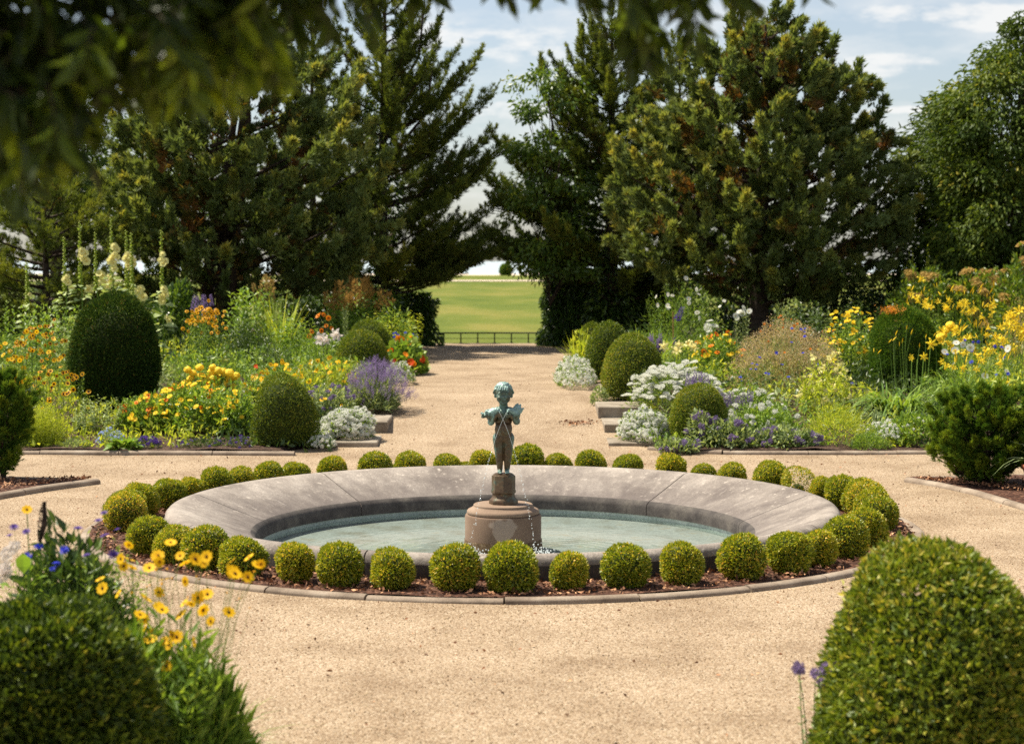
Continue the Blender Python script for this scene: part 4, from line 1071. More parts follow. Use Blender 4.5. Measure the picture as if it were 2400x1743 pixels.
# ================================================================== TREES
def limb_path(p0, d, L, rise, n=7, wob=.06):
    d = unit(d); t = np.linspace(0, 1, n); P = np.asarray(p0)[None] + d[None] * (t * L)[:, None]
    P[:, 2] += rise * L * t ** 2
    w = rng.normal(size=(n, 3)) * wob * L * .5; w[0] = 0
    return P + np.cumsum(w, 0) * .35
def dense_conifer(name, label, cat, px, Y, prof, lobes, group, mat='juniper', trunks=((0, 0),), seed=1, tuft=.2, per=26, trunk_r=.16, lean=0.0, lop=(0, 0), trunk_h=.62, lobe_len=(.5, 1.0), brown=.10, wide=.18, cat_w=None, Ts=None):
    """many short upswept branchlets, each thick with sprays, inside a crown outline.
    prof: (radius to the left, radius to the right, height) rows"""
    p = at(px, 800, Y); z0 = float(bedz(Y)) if Y < 47 else .3
    o = empty(name, (p[0], Y, z0 - .03), label, cat, group)
    prof = np.asarray(prof, float); zz = prof[:, 2]
    g = Geo(); wood = Geo()
    H = zz[-1]
    w = (prof[:, 0] + prof[:, 1]) / 2
    zs = np.linspace(zz[0], zz[-1], 200); ws = np.interp(zs, zz, w) + .12; cdf = np.cumsum(ws ** 1.25); cdf /= cdf[-1]
    zl = np.interp(rng.uniform(0, 1, lobes), cdf, zs)
    a = rng.uniform(0, 2 * np.pi, lobes)
    rad = rng.uniform(0, 1, lobes) ** .42
    ca, sa = np.cos(a), np.sin(a)
    def outline(z, c): return np.where(c < 0, np.interp(z, zz, prof[:, 0]), np.interp(z, zz, prof[:, 1]))
    rx = outline(zl, ca); ry = (np.interp(zl, zz, prof[:, 0]) + np.interp(zl, zz, prof[:, 1])) / 2 * .85
    LP = Lump(.9, 8, seed); q = np.stack([ca * 3, sa * 3, zl], 1); k = 1 + .22 * LP(q)
    base = np.stack([ca * rx * rad * k, sa * ry * rad * k, zl], 1)
    out = np.stack([ca, sa, .45 + 0 * ca + .8 * (zl / H) ** 2], 1)
    d = unit(out + rng.normal(size=out.shape) * .35)
    L = rng.uniform(*lobe_len, lobes) * (1 - .45 * zl / H)
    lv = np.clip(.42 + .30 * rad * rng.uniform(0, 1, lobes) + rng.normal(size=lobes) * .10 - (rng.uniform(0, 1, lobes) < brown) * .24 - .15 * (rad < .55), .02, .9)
    t = rng.uniform(0, 1, (lobes, per)) ** .8
    P = base[:, None] + d[:, None] * (t * L[:, None])[..., None] - d[:, None] * (L * .5)[:, None, None]
    P = P + rng.normal(size=P.shape) * (wide * L[:, None] * (1.1 - t))[..., None] * np.array([1, 1, .75])
    P[..., 2] += .22 * L[:, None] * t ** 2
    ax = d[:, None] + rng.normal(size=P.shape) * .42 + np.array([0, 0, .35])
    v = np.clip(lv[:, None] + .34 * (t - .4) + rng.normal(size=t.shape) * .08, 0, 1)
    scatter_mix(g, Ts or TUFTS, P.reshape(-1, 3), ax.reshape(-1, 3), tuft * rng.uniform(.7, 1.25, lobes * per), v.ravel())
    # wood
    for (tx, ty) in trunks:
        pts = np.array([[tx, ty, -.1], [tx * .9, ty, H * .2], [tx * .5 + lean, ty * .6, H * trunk_h], [lean, 0, H * .95]])
        tg = Geo(); tube(tg, np.stack([np.interp(np.linspace(0, 3, 10), range(4), pts[:, i]) for i in range(3)], 1), np.linspace(trunk_r, .03, 10), 9, 0, .5); tg.obj('trunk', M['bark'], o, True)
    for i in range(0, lobes, max(1, lobes // 70)):
        b = base[i]; tx, ty = trunks[i % len(trunks)]
        z1 = max(zz[0] * .8, b[2] - .5 * math.hypot(b[0], b[1])); A = np.array([tx * .6, ty * .6, z1])
        m = (A + b) / 2 - [0, 0, .08]
        tube(wood, [A, (A * 2 + m) / 3, m, (m + b) / 2, b], np.array([.05, .045, .035, .025, .012]) * min(1, trunk_r * 6), 5, 0, .5)
    wood.obj('limbs', M['bark'], o, True)['kind'] = 'stuff'
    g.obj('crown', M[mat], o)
    return o
def open_conifer(name, label, cat, px, Y, H, branches, group, lenf, rise=.32, seed=1, mat='conifer', tuft=.19, dens=1.0, trunk_r=.17, lean=(0, 0), extra=(), tops=()):
    "a trunk with many separate upswept limbs whose pointed sprays show sky between them"
    p = at(px, 800, Y); z0 = float(bedz(Y)) if Y < 47 else .3
    o = empty(name, (p[0], Y, z0 - .03), label, cat, group)
    wood = Geo(); bole = Geo(); LOC, AX, VV, SC = [], [], [], []
    def tr(z): return np.array([lean[0] * (z / H) ** 1.3, lean[1] * z / H, z])
    tube(bole, [tr(z) for z in np.linspace(-.1, H, 12)], np.linspace(trunk_r, .02, 12), 9)
    def spray(path, lv, dn, r0, ts=tuft):
        path = np.asarray(path); seg = np.linalg.norm(np.diff(path, axis=0), axis=1).sum()
        n = int(seg * 34 * dn) + 4
        t = rng.uniform(.10, 1, n) ** .9; i = t * (len(path) - 1); k = np.minimum(i.astype(int), len(path) - 2); u = (i - k)[:, None]
        Q = path[k] * (1 - u) + path[k + 1] * u; tn = unit(path[k + 1] - path[k])
        LOC.append(Q + rng.normal(size=Q.shape) * (r0 * (1.15 - t))[:, None]); AX.append(tn + rng.normal(size=Q.shape) * .42 + [0, 0, .15])
        VV.append(np.clip(lv + .2 * (t - .5) + rng.normal(size=n) * .1, 0, 1)); SC.append(ts * rng.uniform(.65, 1.2, n) * (1.15 - .4 * t))
    def limb(z, a, L, rs, lv, dn=1.0):
        A = tr(z); P = limb_path(A, [math.cos(a), math.sin(a) * .8, .12], L, rs)
        tube(wood, P, np.linspace(max(.015, .03 * L ** .7), .006, len(P)), 5)
        m = int(3 + L * 4.2)
        for j in range(m):
            t = .22 + .75 * (j + rng.uniform(0, 1)) / m; i = t * (len(P) - 1); k = min(int(i), len(P) - 2); Q = P[k] + (P[k + 1] - P[k]) * (i - k)
            d = unit(P[k + 1] - P[k]); side = unit(np.cross(d, [0, 0, 1])) * (1 if j % 2 else -1)
            l2 = L * rng.uniform(.22, .42) * (1.15 - .6 * t)
            S_ = limb_path(Q, d * .85 + side * rng.uniform(.25, .8) + [0, 0, rng.uniform(.0, .55)], l2, .25, 4, .05)
            spray(S_, lv + rng.normal() * .08, dn, .07)
        spray(P[3:], lv, dn * .9, .06); e = P[-1]; d = unit(P[-1] - P[-2])
        spray([e, e + d * .18 + [0, 0, .07], e + d * .32 + [0, 0, .20]], lv + .1, dn * 1.6, .025, ts=tuft * .75)
    for i in range(branches):
        z = H * (.13 + .85 * (i + rng.uniform(0, 1)) / branches); a = i * 2.39996 + rng.uniform(-.4, .4)
        L = lenf(z / H, a) * rng.uniform(.72, 1.15)
        if L < .15: continue
        limb(z, a, L, rise * rng.uniform(.6, 1.5) + .5 * (z / H) ** 2, np.clip(.5 + rng.normal() * .14, .05, .9), dens)
    for (z, a, L, rs) in extra: limb(z, a, L, rs, .5, dens)
    for (dx, dy, z0_, z1_) in tops:   # secondary leaders
        P = np.array([tr(z0_), tr(z0_) + [dx * .8, dy * .8, (z1_ - z0_) * .4], [tr(z0_)[0] + dx, dy, z1_]])
        tube(wood, P, [.05, .035, .008], 5)
        for k in range(16):
            t = (k + 1) / 17; z = z0_ + (z1_ - z0_) * t; c = P[0] * (1 - t) + P[2] * t
            S_ = limb_path(c, [math.cos(k * 2.4), math.sin(k * 2.4), .5], .75 * (1.1 - t) + .12, .4, 4); spray(S_, .55, dens * 1.4, .06)
        spray([P[2] - [0, 0, .4], P[2], P[2] + [0, 0, .3]], .6, dens * 1.5, .03)
    spray([tr(H * .9), tr(H), tr(H) + [0, 0, .35]], .55, 2.0, .06)
    bole.obj('trunk', M['bark'], o, True); wood.obj('limbs', M['bark'], o, True)['kind'] = 'stuff'
    g = Geo(); scatter_mix(g, TUFTS_FINE, np.concatenate(LOC), np.concatenate(AX), np.concatenate(SC), np.concatenate(VV)); g.obj('crown', M[mat], o)
    return o
def broad_tree(name, label, cat, px, Y, prof, lobes, group, mat='tree', seed=1, leaf=.13, per=120, Ts=None, droop=.3, trunk_r=.2, lobe=.55, z0=None, hang=False, skipcore=.3):
    p = at(px, 800, Y); z0 = float(bedz(Y)) if z0 is None and Y < 47 else (.3 if z0 is None else z0)
    o = empty(name, (p[0], Y, z0 - .03), label, cat, group)
    prof = np.asarray(prof, float); zz = prof[:, 2]; H = zz[-1]
    g, wood = Geo(), Geo(); Ts = Ts or LEAFS
    w = (prof[:, 0] + prof[:, 1]) / 2; zs = np.linspace(zz[0], H, 200); cdf = np.cumsum((np.interp(zs, zz, w) + .1) ** 1.3); cdf /= cdf[-1]
    zl = np.interp(rng.uniform(0, 1, lobes), cdf, zs); a = rng.uniform(0, 6.283, lobes); rad = rng.uniform(skipcore, 1, lobes) ** .55
    ca, sa = np.cos(a), np.sin(a); rx = np.where(ca < 0, np.interp(zl, zz, prof[:, 0]), np.interp(zl, zz, prof[:, 1])); ry = np.interp(zl, zz, w) * .8
    k = 1 + .2 * Lump(.9, 8, seed)(np.stack([ca * 3, sa * 3, zl], 1))
    B = np.stack([ca * rx * rad * k, sa * ry * rad * k, zl], 1)
    lr = lobe * rng.uniform(.6, 1.2, lobes)
    D = unit(rng.normal(size=(lobes, per, 3))) * (rng.uniform(0, 1, (lobes, per)) ** .45)[..., None]
    D[..., 2] *= .62
    P = B[:, None] + D * lr[:, None, None]
    if hang: P[..., 2] -= .25 * lr[:, None] * (D[..., 0] ** 2 + D[..., 1] ** 2)
    ax = D * .7 + np.stack([ca, sa, 0 * ca], 1)[:, None] * .4 + np.array([0, 0, -droop]) + rng.normal(size=P.shape) * .4
    lv = np.clip(.45 + rng.normal(size=lobes) * .16, .05, .9)
    v = np.clip(lv[:, None] + .18 * D[..., 2] + rng.normal(size=(lobes, per)) * .13, 0, 1)
    scatter_mix(g, Ts, P.reshape(-1, 3), ax.reshape(-1, 3), leaf * rng.uniform(.65, 1.25, lobes * per), v.ravel())
    bole = Geo(); tube(bole, [(0, 0, -.1), (.05, 0, H * .3), (-.05, 0, H * .6), (0, 0, H * .9)], [trunk_r, trunk_r * .8, trunk_r * .5, .03], 9)
    for i in range(0, lobes, max(1, lobes // 40)):
        A = np.array([0, 0, max(H * .12, B[i][2] * .55)]); m = (A + B[i]) / 2 + [0, 0, .15]
        tube(wood, [A, (A + m) / 2, m, (m + B[i]) / 2, B[i]], np.array([.07, .06, .045, .03, .012]) * min(1, trunk_r / .2), 5)
    bole.obj('trunk', M['bark'], o, True); wood.obj('limbs', M['bark'], o, True)['kind'] = 'stuff'; g.obj('crown', M[mat], o)
    return o
def zpx(py, Y): return float(at(1200, py, Y)[2])
def wpx(w, Y): return w / F * Y
def prof_px(rows, px, Y, z0):
    "rows (py, left px, right px) to (rl, rr, height above base)"
    return [(wpx(px - l, Y), wpx(r - px, Y), zpx(py, Y) - z0) for py, l, r in rows]

# big blue green junipers on both sides
Z0 = .43
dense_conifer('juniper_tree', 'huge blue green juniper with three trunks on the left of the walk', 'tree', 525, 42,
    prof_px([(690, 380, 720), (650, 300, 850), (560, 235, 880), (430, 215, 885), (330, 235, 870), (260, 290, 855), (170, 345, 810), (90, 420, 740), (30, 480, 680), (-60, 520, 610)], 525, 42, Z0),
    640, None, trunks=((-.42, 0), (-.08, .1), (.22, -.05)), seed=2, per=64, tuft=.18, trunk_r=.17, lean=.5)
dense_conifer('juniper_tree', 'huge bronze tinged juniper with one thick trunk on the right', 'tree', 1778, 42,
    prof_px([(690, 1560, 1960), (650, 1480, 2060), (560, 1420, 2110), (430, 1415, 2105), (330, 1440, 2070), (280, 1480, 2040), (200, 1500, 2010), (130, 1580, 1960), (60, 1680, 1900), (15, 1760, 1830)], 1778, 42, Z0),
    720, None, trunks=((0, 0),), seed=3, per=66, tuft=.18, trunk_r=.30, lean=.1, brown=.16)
# tall open conifers either side of the view to the lawn
def lenL(t, a):
    env = np.interp(t, [0, .12, .3, .55, .8, 1], [1.0, 2.1, 2.35, 1.9, 1.15, .15])
    return env * (1.12 if math.cos(a) > 0 else .85)
open_conifer('tall_conifer', 'tall loose conifer left of the view to the lawn, long limbs reaching right', 'tree', 893, 44.5, zpx(-70, 44.5) - .4, 66, None, lenL, rise=.30, seed=5, lean=(.15, 0), trunk_r=.2,
             extra=((3.5, .0, 2.9, .28), (4.5, -.1, 2.5, .45), (1.42, .1, 1.7, .12), (1.3, -.35, 1.5, .1), (1.5, .5, 1.6, .08), (1.55, 3.0, 2.0, .06), (1.4, 3.4, 1.8, .05), (1.9, -.05, 2.7, .0), (2.0, .25, 2.5, -.03), (2.1, -.35, 2.4, -.02), (1.75, -.1, 2.9, .22), (2.2, .05, 2.6, .30), (1.5, -.25, 2.6, .10), (2.9, .1, 2.5, .4), (4.2, .05, 1.9, .5), (5.2, -.2, 1.8, .55)), tops=((1.1, 0, 5.6, 9.3), (1.35, -.2, 4.4, 7.6)), dens=1.25)
def lenR(t, a):
    env = np.interp(t, [0, .12, .3, .5, .7, .85, 1], [1.5, 2.2, 2.2, 1.8, 1.3, .9, .15])
    return env * (1.0 if math.cos(a) < 0 else .8)
open_conifer('tall_conifer', 'tall ivy hung conifer right of the view to the lawn', 'tree', 1432, 45, zpx(45, 45) - .4, 74, None, lenR, rise=.26, seed=6, trunk_r=.22,
             extra=((3.3, 3.0, 2.9, .12), (4.0, 3.25, 2.7, .2), (2.8, 3.3, 2.8, .1), (1.95, 3.1, 2.7, .0), (2.1, 3.35, 2.6, -.02), (2.0, 2.9, 2.4, -.02), (2.0, 3.2, 3.0, .12), (2.6, 3.0, 2.7, .2), (1.7, 3.4, 2.7, .05), (3.4, 3.1, 2.4, .35)), tops=((-1.75, 0, 4.0, 6.9), (-.75, .1, 5.2, 7.6)), dens=1.7)
open_conifer('slim_conifer', 'slim pointed conifer behind the huge left juniper', 'tree', 735, 49, zpx(-5, 49) - .4, 50, None, lambda t, a: np.interp(t, [0, .3, .7, 1], [1.5, 1.6, 1.0, .1]), rise=.4, seed=7, trunk_r=.14, dens=1.5)
open_conifer('slim_conifer', 'slim pointed conifer showing between the ivy hung conifer and the right juniper', 'tree', 1590, 49, zpx(95, 49) - .4, 36, None, lambda t, a: np.interp(t, [0, .3, .7, 1], [1.4, 1.5, .9, .1]), rise=.4, seed=8, trunk_r=.13, dens=1.6)
open_conifer('bare_conifer', 'thin brownish conifer with bare twigs at the far left', 'tree', 110, 40, zpx(440, 40) - .4, 46, None, lambda t, a: np.interp(t, [0, .3, .8, 1], [1.6, 1.9, 1.4, .4]), rise=.02, seed=9, trunk_r=.13, dens=.75)
# ivy clothing the trunks of the two tall conifers
def ivy_on(px, Y, z1, r, label, n=2600):
    p = at(px, 800, Y); o = empty('ivy', (p[0], Y, .4), label, 'ivy')
    z = rng.uniform(0, z1, n); a = rng.uniform(0, 6.283, n); rr = r * rng.uniform(.7, 1.25, n) * (1 + .35 * np.sin(z * 2.3) ) * np.interp(z / z1, [0, .8, 1], [1, 1, .5])
    g = Geo(); scatter_mix(g, LEAFS, np.stack([rr * np.cos(a) + .05 * z / z1, rr * np.sin(a), z], 1), np.stack([np.cos(a), np.sin(a), -.7 + 0 * a], 1) + rng.normal(size=(n, 3)) * .4, rng.uniform(.08, .16, n), rng.uniform(0, 1, n)); g.obj('leaves', M['vine'], o); return o
ivy_on(893, 44.45, 6.4, .36, 'dark ivy climbing the trunk of the tall conifer left of the lawn view', 3600)
ivy_on(1432, 44.9, 5.6, .42, 'dark ivy climbing the trunk of the tall conifer right of the lawn view', 4200)
# vine crown hanging on the left shoulder of the right conifer
vine_o = broad_tree('climbing_vine', 'bright leaved vine mass hanging over the left side of the right tall conifer', 'vine', 1290, 44.3, prof_px([(640, 1215, 1400), (500, 1180, 1400), (400, 1190, 1420), (300, 1225, 1420), (215, 1190, 1400), (180, 1215, 1350), (165, 1250, 1300)], 1290, 44.3, Z0), 80, None, mat='tree', seed=11, leaf=.15, per=80, droop=.6, lobe=.42, trunk_r=.05)
for c_ in list(vine_o.children):
    if c_.name.startswith('trunk'): bpy.data.objects.remove(c_)      # the vine hangs on the conifer
# broadleaved trees
broad_tree('broadleaf_tree', 'bright green broadleaved tree at the far left behind the juniper', 'tree', 130, 52, prof_px([(520, -10, 260), (420, -60, 270), (330, -80, 265), (250, -60, 240), (190, 0, 210), (120, 40, 180)], 130, 52, .3), 150, None, seed=12, leaf=.16, per=95, lobe=.7)
broad_tree('broadleaf_tree', 'tall broadleaved tree draped with vine at the right edge', 'tree', 2390, 40.5, prof_px([(660, 2240, 2520), (560, 2180, 2560), (440, 2175, 2560), (330, 2160, 2560), (240, 2175, 2540), (190, 2230, 2520), (150, 2310, 2500), (70, 2360, 2480), (20, 2390, 2450)], 2390, 40.5, Z0), 420, None, mat='tree2', seed=13, leaf=.13, per=120, lobe=.55, droop=.6)
broad_tree('pinnate_tree', 'lower tree with drooping feathery leaves left of the vine draped one', 'tree', 2215, 43, prof_px([(680, 2090, 2330), (560, 2085, 2330), (450, 2090, 2330), (370, 2100, 2300), (300, 2150, 2280), (230, 2180, 2250)], 2215, 43, Z0), 170, None, mat='tree2', seed=14, leaf=.24, per=70, Ts=[t_leaf(.16, .03, -.3), t_leaf(.2, .03, -.15)], droop=.35, lobe=.6, hang=True)
# far trees beyond the lawn seen through gaps, and the small round bush by the beach
p = at(1185, 640, 285); o = empty('round_bush', (p[0], 285, .25), 'small round bush standing alone by the far beach', 'shrub')
g = foliage(prof_ball(.95, 1.75, .7), 1500, .3, LEAFS, 2, .12, seed=3); g.obj('foliage', [M['tree'], M['core']], o)
# dark understorey shrubs below the trees
under = [(40, 41, 640, 150, 'herbdark'), (165, 43, 650, 130, 'vine'), (300, 44, 690, 120, 'vine'), (420, 43.5, 672, 120, 'vine'), (690, 46, 672, 150, 'vine'), (790, 45.8, 668, 150, 'vine'), (872, 45.4, 680, 110, 'vine'),
         (1560, 46, 640, 170, 'vine'), (1700, 46, 650, 150, 'vine'), (1830, 44, 655, 150, 'vine'), (1960, 43, 650, 150, 'herbdark'), (2080, 42.5, 640, 150, 'vine'), (2300, 43, 560, 240, 'vine')]
names = ['at the far left end of the tree belt', 'left of the hollyhocks, deep in shade', 'behind the hollyhocks', 'left of the three juniper trunks', 'right of the three juniper trunks', 'under the tall left conifer', 'between amber plumes and the left garden wall',
         'behind the white cosmos', 'left of the thick juniper trunk', 'right of the thick juniper trunk', 'under the right side of the bronze juniper', 'left of the flowering shrub', 'below the vine draped tree']
for (px, Y, top, w, mt), nm in zip(under, names):
    h = zpx(top, Y) - .42; r = wpx(w, Y) / 2 * 1.25
    broad_tree('dark_shrub', 'dark leafy shrub ' + nm, 'shrub', px, Y, [(r * .9, r * .9, .1), (r, r, h * .5), (r * .8, r * .8, h * .85), (r * .3, r * .3, h)], 34, 'dark shrubs under the trees', mat=mt, seed=int(px), leaf=.13, per=75, lobe=.5, trunk_r=.06)
# pale trunk glimpsed through the left juniper
p = at(405, 700, 55); o = empty('pale_trunk', (p[0], 55, .3), 'pale grey tree trunk glimpsed beyond the left juniper', 'tree')
g = Geo(); tube(g, [(0, 0, -.1), (0, 0, 1.5), (.05, 0, 3.5)], [.25, .22, .16], 10); g.obj('trunk', M['barkgrey'], o, True)
n = 5000; g = Geo(); P = rng.normal(size=(n, 3)) * [1.3, 1.2, .9] + [0, 0, 4.3]; scatter_mix(g, LEAFS, P, rng.normal(size=(n, 3)), .16, rng.uniform(.1, .8, n)); g.obj('crown', M['tree'], o)

# ivy clad wall ends framing the gate to the lawn
def ivy_wall(label, x0, x1, y, h, thick, n, dropside):
    o = empty('ivy_wall', ((x0 + x1) / 2, y, .36), label, 'wall')
    w = (x1 - x0) / 2
    g = Geo(); box(g, (-w + .04, -thick / 2 + .1, -.1), (w - .04, thick / 2 - .1, h - .15)); g.obj('wall', M['rimdark'], o)
    g = Geo(); P, A = [], []
    m = int(n * .75); x = rng.uniform(-w - .12, w + .12, m); z = rng.uniform(0, h, m); LP = Lump(2.2, 7, 5)
    b = .10 * LP(np.stack([x, z, 0 * x], 1)) + .08 * (1 - z / h)
    P.append(np.stack([x, -thick / 2 - b - rng.uniform(-.05, .1, m), z], 1)); A.append(np.tile([0, -.55, -.8], (m, 1)))
    m = int(n * .15); y_ = rng.uniform(-thick / 2, thick / 2, m); z = rng.uniform(0, h, m)
    P.append(np.stack([dropside * (w + rng.uniform(-.25, .14, m) + .16 * (1 - z / h) ** 2 + .06 * np.sin(z * 7)), y_, z], 1)); A.append(np.tile([dropside * .6, -.3, -.7], (m, 1)))
    m = int(n * .3); x = rng.uniform(-w, w, m); y_ = rng.uniform(-thick / 2, thick / 2, m)
    P.append(np.stack([x, y_, h + .1 * LP(np.stack([x, y_, 0 * x], 1)) + rng.uniform(-.1, .12, m)], 1)); A.append(np.tile([0, -.4, .3], (m, 1)))
    P = np.concatenate(P); A = np.concatenate(A)
    scatter_mix(g, LEAFS + [t_leaf6(.7, .1, -.25)] if False else LEAFS, P, A + rng.normal(size=P.shape) * .35, rng.uniform(.09, .17, len(P)), rng.uniform(0, .8, len(P)))
    g.obj('ivy', M['vine'], o)
xl = float(at(1012, 800, 45.6)[0]); xr = float(at(1290, 800, 45.6)[0])
ivy_wall('low garden wall under dark ivy at the left of the gate', xl - 1.5, xl - .05, 45.6, 1.22, .5, 3600, 1)
ivy_wall('garden wall under dark ivy at the right of the gate', xr, xr + 3.1, 45.6, 1.75, .6, 9000, -1)

# ------------------------------------------------------------------ overhanging branches near the camera
def overhang():
    o = empty('overhanging_tree', (-3.4, 3.3, 0), 'near tree whose dark out of focus leafy branches hang into the top of the picture', 'tree')
    wood = Geo(); LOC, AX, VV, SC = [], [], [], []
    base = np.array([-3.4, 3.3, 0])
    tube(wood, [(0, 0, -.2), (.1, 0, 1.5), (.3, .05, 2.9), (.7, .1, 4.6)], [.17, .15, .12, .06], 10)
    def frond(A, d, L, lv, n=15, s=.095):
        "a hanging leaf stalk with pairs of long leaflets"
        P = limb_path(A, d, L * 1.2, -.35, 6, .02); tube(wood, P - base, np.linspace(.003, .0012, 6), 4)
        s = s * 1.2; t = np.linspace(.12, 1, n); i = t * 5; k = np.minimum(i.astype(int), 4); u = (i - k)[:, None]
        Q = P[k] * (1 - u) + P[k + 1] * u; tn = unit(P[k + 1] - P[k]); sd = unit(np.cross(tn, [0, 0, 1.0]))
        for sgn in (-1, 1):
            LOC.append(Q); AX.append(tn * .55 + sgn * sd * .75 + [0, 0, -.55] + rng.normal(size=Q.shape) * .22)
            VV.append(np.clip(lv + rng.normal(size=n) * .2, 0, 1)); SC.append(s * rng.uniform(.75, 1.2, n))
    def branch(pts, r0):
        pts = np.array(pts); tube(wood, pts - base, np.linspace(r0, .006, len(pts)), 6)
    # limbs, given where the photo shows them: pixel and distance
    def W(px, py, y): return at(px, py, y * 1.28)
    limbs = [[W(-600, -250, 3.5), W(-100, -60, 3.7), W(250, 40, 3.8), W(520, 130, 3.8)],
             [W(-600, -250, 3.5), W(-200, 60, 3.4), W(30, 220, 3.4), W(120, 330, 3.4)],
             [W(-500, -300, 3.6), W(100, -160, 3.8), W(500, -80, 4.0), W(760, -10, 4.0)],
             [W(300, -420, 3.9), W(800, -240, 4.0), W(1150, -110, 4.1), W(1500, -50, 4.1)],
             [W(800, -300, 4.0), W(1200, -170, 4.1), W(1600, -120, 4.2), W(1900, -90, 4.2)]]
    for l in limbs: branch(l, .022)
    branch([base + [.3, .05, 2.8], W(-900, -400, 3.4), W(-600, -250, 3.5)], .06)
    branch([base + [.6, .1, 4.2], W(-200, -700, 3.7), W(300, -420, 3.9), W(800, -300, 4.0)], .05)
    branch([W(-600, -250, 3.5), W(-550, -280, 3.55), W(-500, -300, 3.6)], .03)
    def fill(n, box_, dens_fn, L=(.14, .24), lv=.35, s=.075, yr=(3.3, 4.3)):
        c = 0; tries = 0
        while c < n and tries < n * 40:
            tries += 1
            px, py = rng.uniform(box_[0], box_[2]), rng.uniform(box_[1], box_[3])
            if rng.uniform() > dens_fn(px, py): continue
            frond(W(px, py, rng.uniform(*yr)), [rng.uniform(-.3, .9), rng.uniform(-.5, .5), rng.uniform(-.9, .1)], rng.uniform(*L), lv + rng.normal() * .1, 9, s); c += 1
    # left mass, thinning to single fronds along its lower edge
    ex = [-300, 0, 60, 130, 200, 330, 480, 580, 640, 700, 780]; ey = [400, 400, 380, 300, 170, 200, 190, 130, 80, 30, 0]
    fill(250, (-300, -350, 760, 330), lambda x, y: 1.0 if y < np.interp(x, ex, ey) - 150 else 0.0, L=(.10, .17), lv=.25, s=.085)
    fill(26, (-100, 100, 140, 330), lambda x, y: 1.0 if y < np.interp(x, ex, ey) - 110 else 0.0, L=(.09, .14), lv=.15, s=.085)
    fill(46, (-40, -60, 680, 280), lambda x, y: 1.0 if abs(y - np.interp(x, ex, ey) + 120) < 30 else 0.0, L=(.07, .12), lv=.6, s=.08)  # brighter leaf colour along the lower edge paints in highlights
    for (x, y) in [(560, 110), (590, 120), (480, 190), (430, 130), (500, 100)]:
        frond(W(x, y, 3.7), [.8, 0, -.25], .07, .95, 6, .075)
    # middle fringe hanging from above the frame
    ex2 = [760, 850, 950, 1090, 1130, 1250, 1330, 1480, 1540, 1640, 1720, 1760, 1950]; ey2 = [30, 0, -60, -60, 10, 30, 10, 60, 20, 40, 20, -10, -20]
    fill(54, (780, -200, 1940, 60), lambda x, y: 1.0 if y < np.interp(x, ex2, ey2) - 50 else 0.0, L=(.06, .11), lv=.4, s=.075, yr=(3.9, 4.5))
    fill(4, (1460, 0, 1510, 40), lambda x, y: 1, L=(.06, .09), lv=.35, s=.085, yr=(4.0, 4.2))
    # the crown above the frame that shades these branches
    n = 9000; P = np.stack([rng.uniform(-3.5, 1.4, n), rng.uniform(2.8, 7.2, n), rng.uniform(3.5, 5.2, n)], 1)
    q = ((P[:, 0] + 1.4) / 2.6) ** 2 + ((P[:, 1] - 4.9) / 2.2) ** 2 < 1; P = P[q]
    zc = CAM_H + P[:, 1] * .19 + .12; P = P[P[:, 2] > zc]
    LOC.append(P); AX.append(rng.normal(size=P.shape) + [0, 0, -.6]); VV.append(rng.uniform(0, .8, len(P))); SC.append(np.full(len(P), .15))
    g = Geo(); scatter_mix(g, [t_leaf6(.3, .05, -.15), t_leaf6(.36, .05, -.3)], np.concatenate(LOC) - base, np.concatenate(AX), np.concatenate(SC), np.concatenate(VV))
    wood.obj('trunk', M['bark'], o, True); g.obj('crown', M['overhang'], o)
overhang()

# yews by the pointed mulch beds, grown out into loose lobes
YT = [t_tuft(9, .55, .12, seed=s + 60) for s in range(4)]
dense_conifer('ragged_yew', 'ragged dark yew with a bare foot at the left edge', 'shrub', 2, 20.45, [(.05, .05, .10), (.30, .15, .25), (.36, .32, .55), (.36, .40, .8), (.34, .36, 1.0), (.25, .22, 1.12), (.05, .05, 1.2)], 150, None, mat='yewlit', seed=16, per=64, tuft=.062, trunk_r=.035, lobe_len=(.16, .34), brown=.05, wide=.22, Ts=YT)
dense_conifer('block_yew', 'squarish loosely clipped yew on the pointed mulch bed at the right', 'shrub', 2318, 20.1, [(.30, .30, .08), (.52, .52, .25), (.585, .585, .55), (.585, .585, .8), (.53, .53, .95), (.35, .35, 1.03), (.1, .1, 1.06)], 380, None, mat='yewlit', seed=14, per=74, tuft=.055, trunk_r=.04, lobe_len=(.10, .22), brown=.02, wide=.24, Ts=YT)
dense_conifer('block_yew', 'second squarish yew mostly cut off by the right edge', 'shrub', 2490, 19.7, [(.3, .3, .08), (.45, .5, .3), (.48, .5, .8), (.3, .35, 1.0), (.1, .1, 1.06)], 200, None, mat='yewlit', seed=15, per=70, tuft=.055, trunk_r=.04, lobe_len=(.10, .22), brown=.02, wide=.24, Ts=YT)
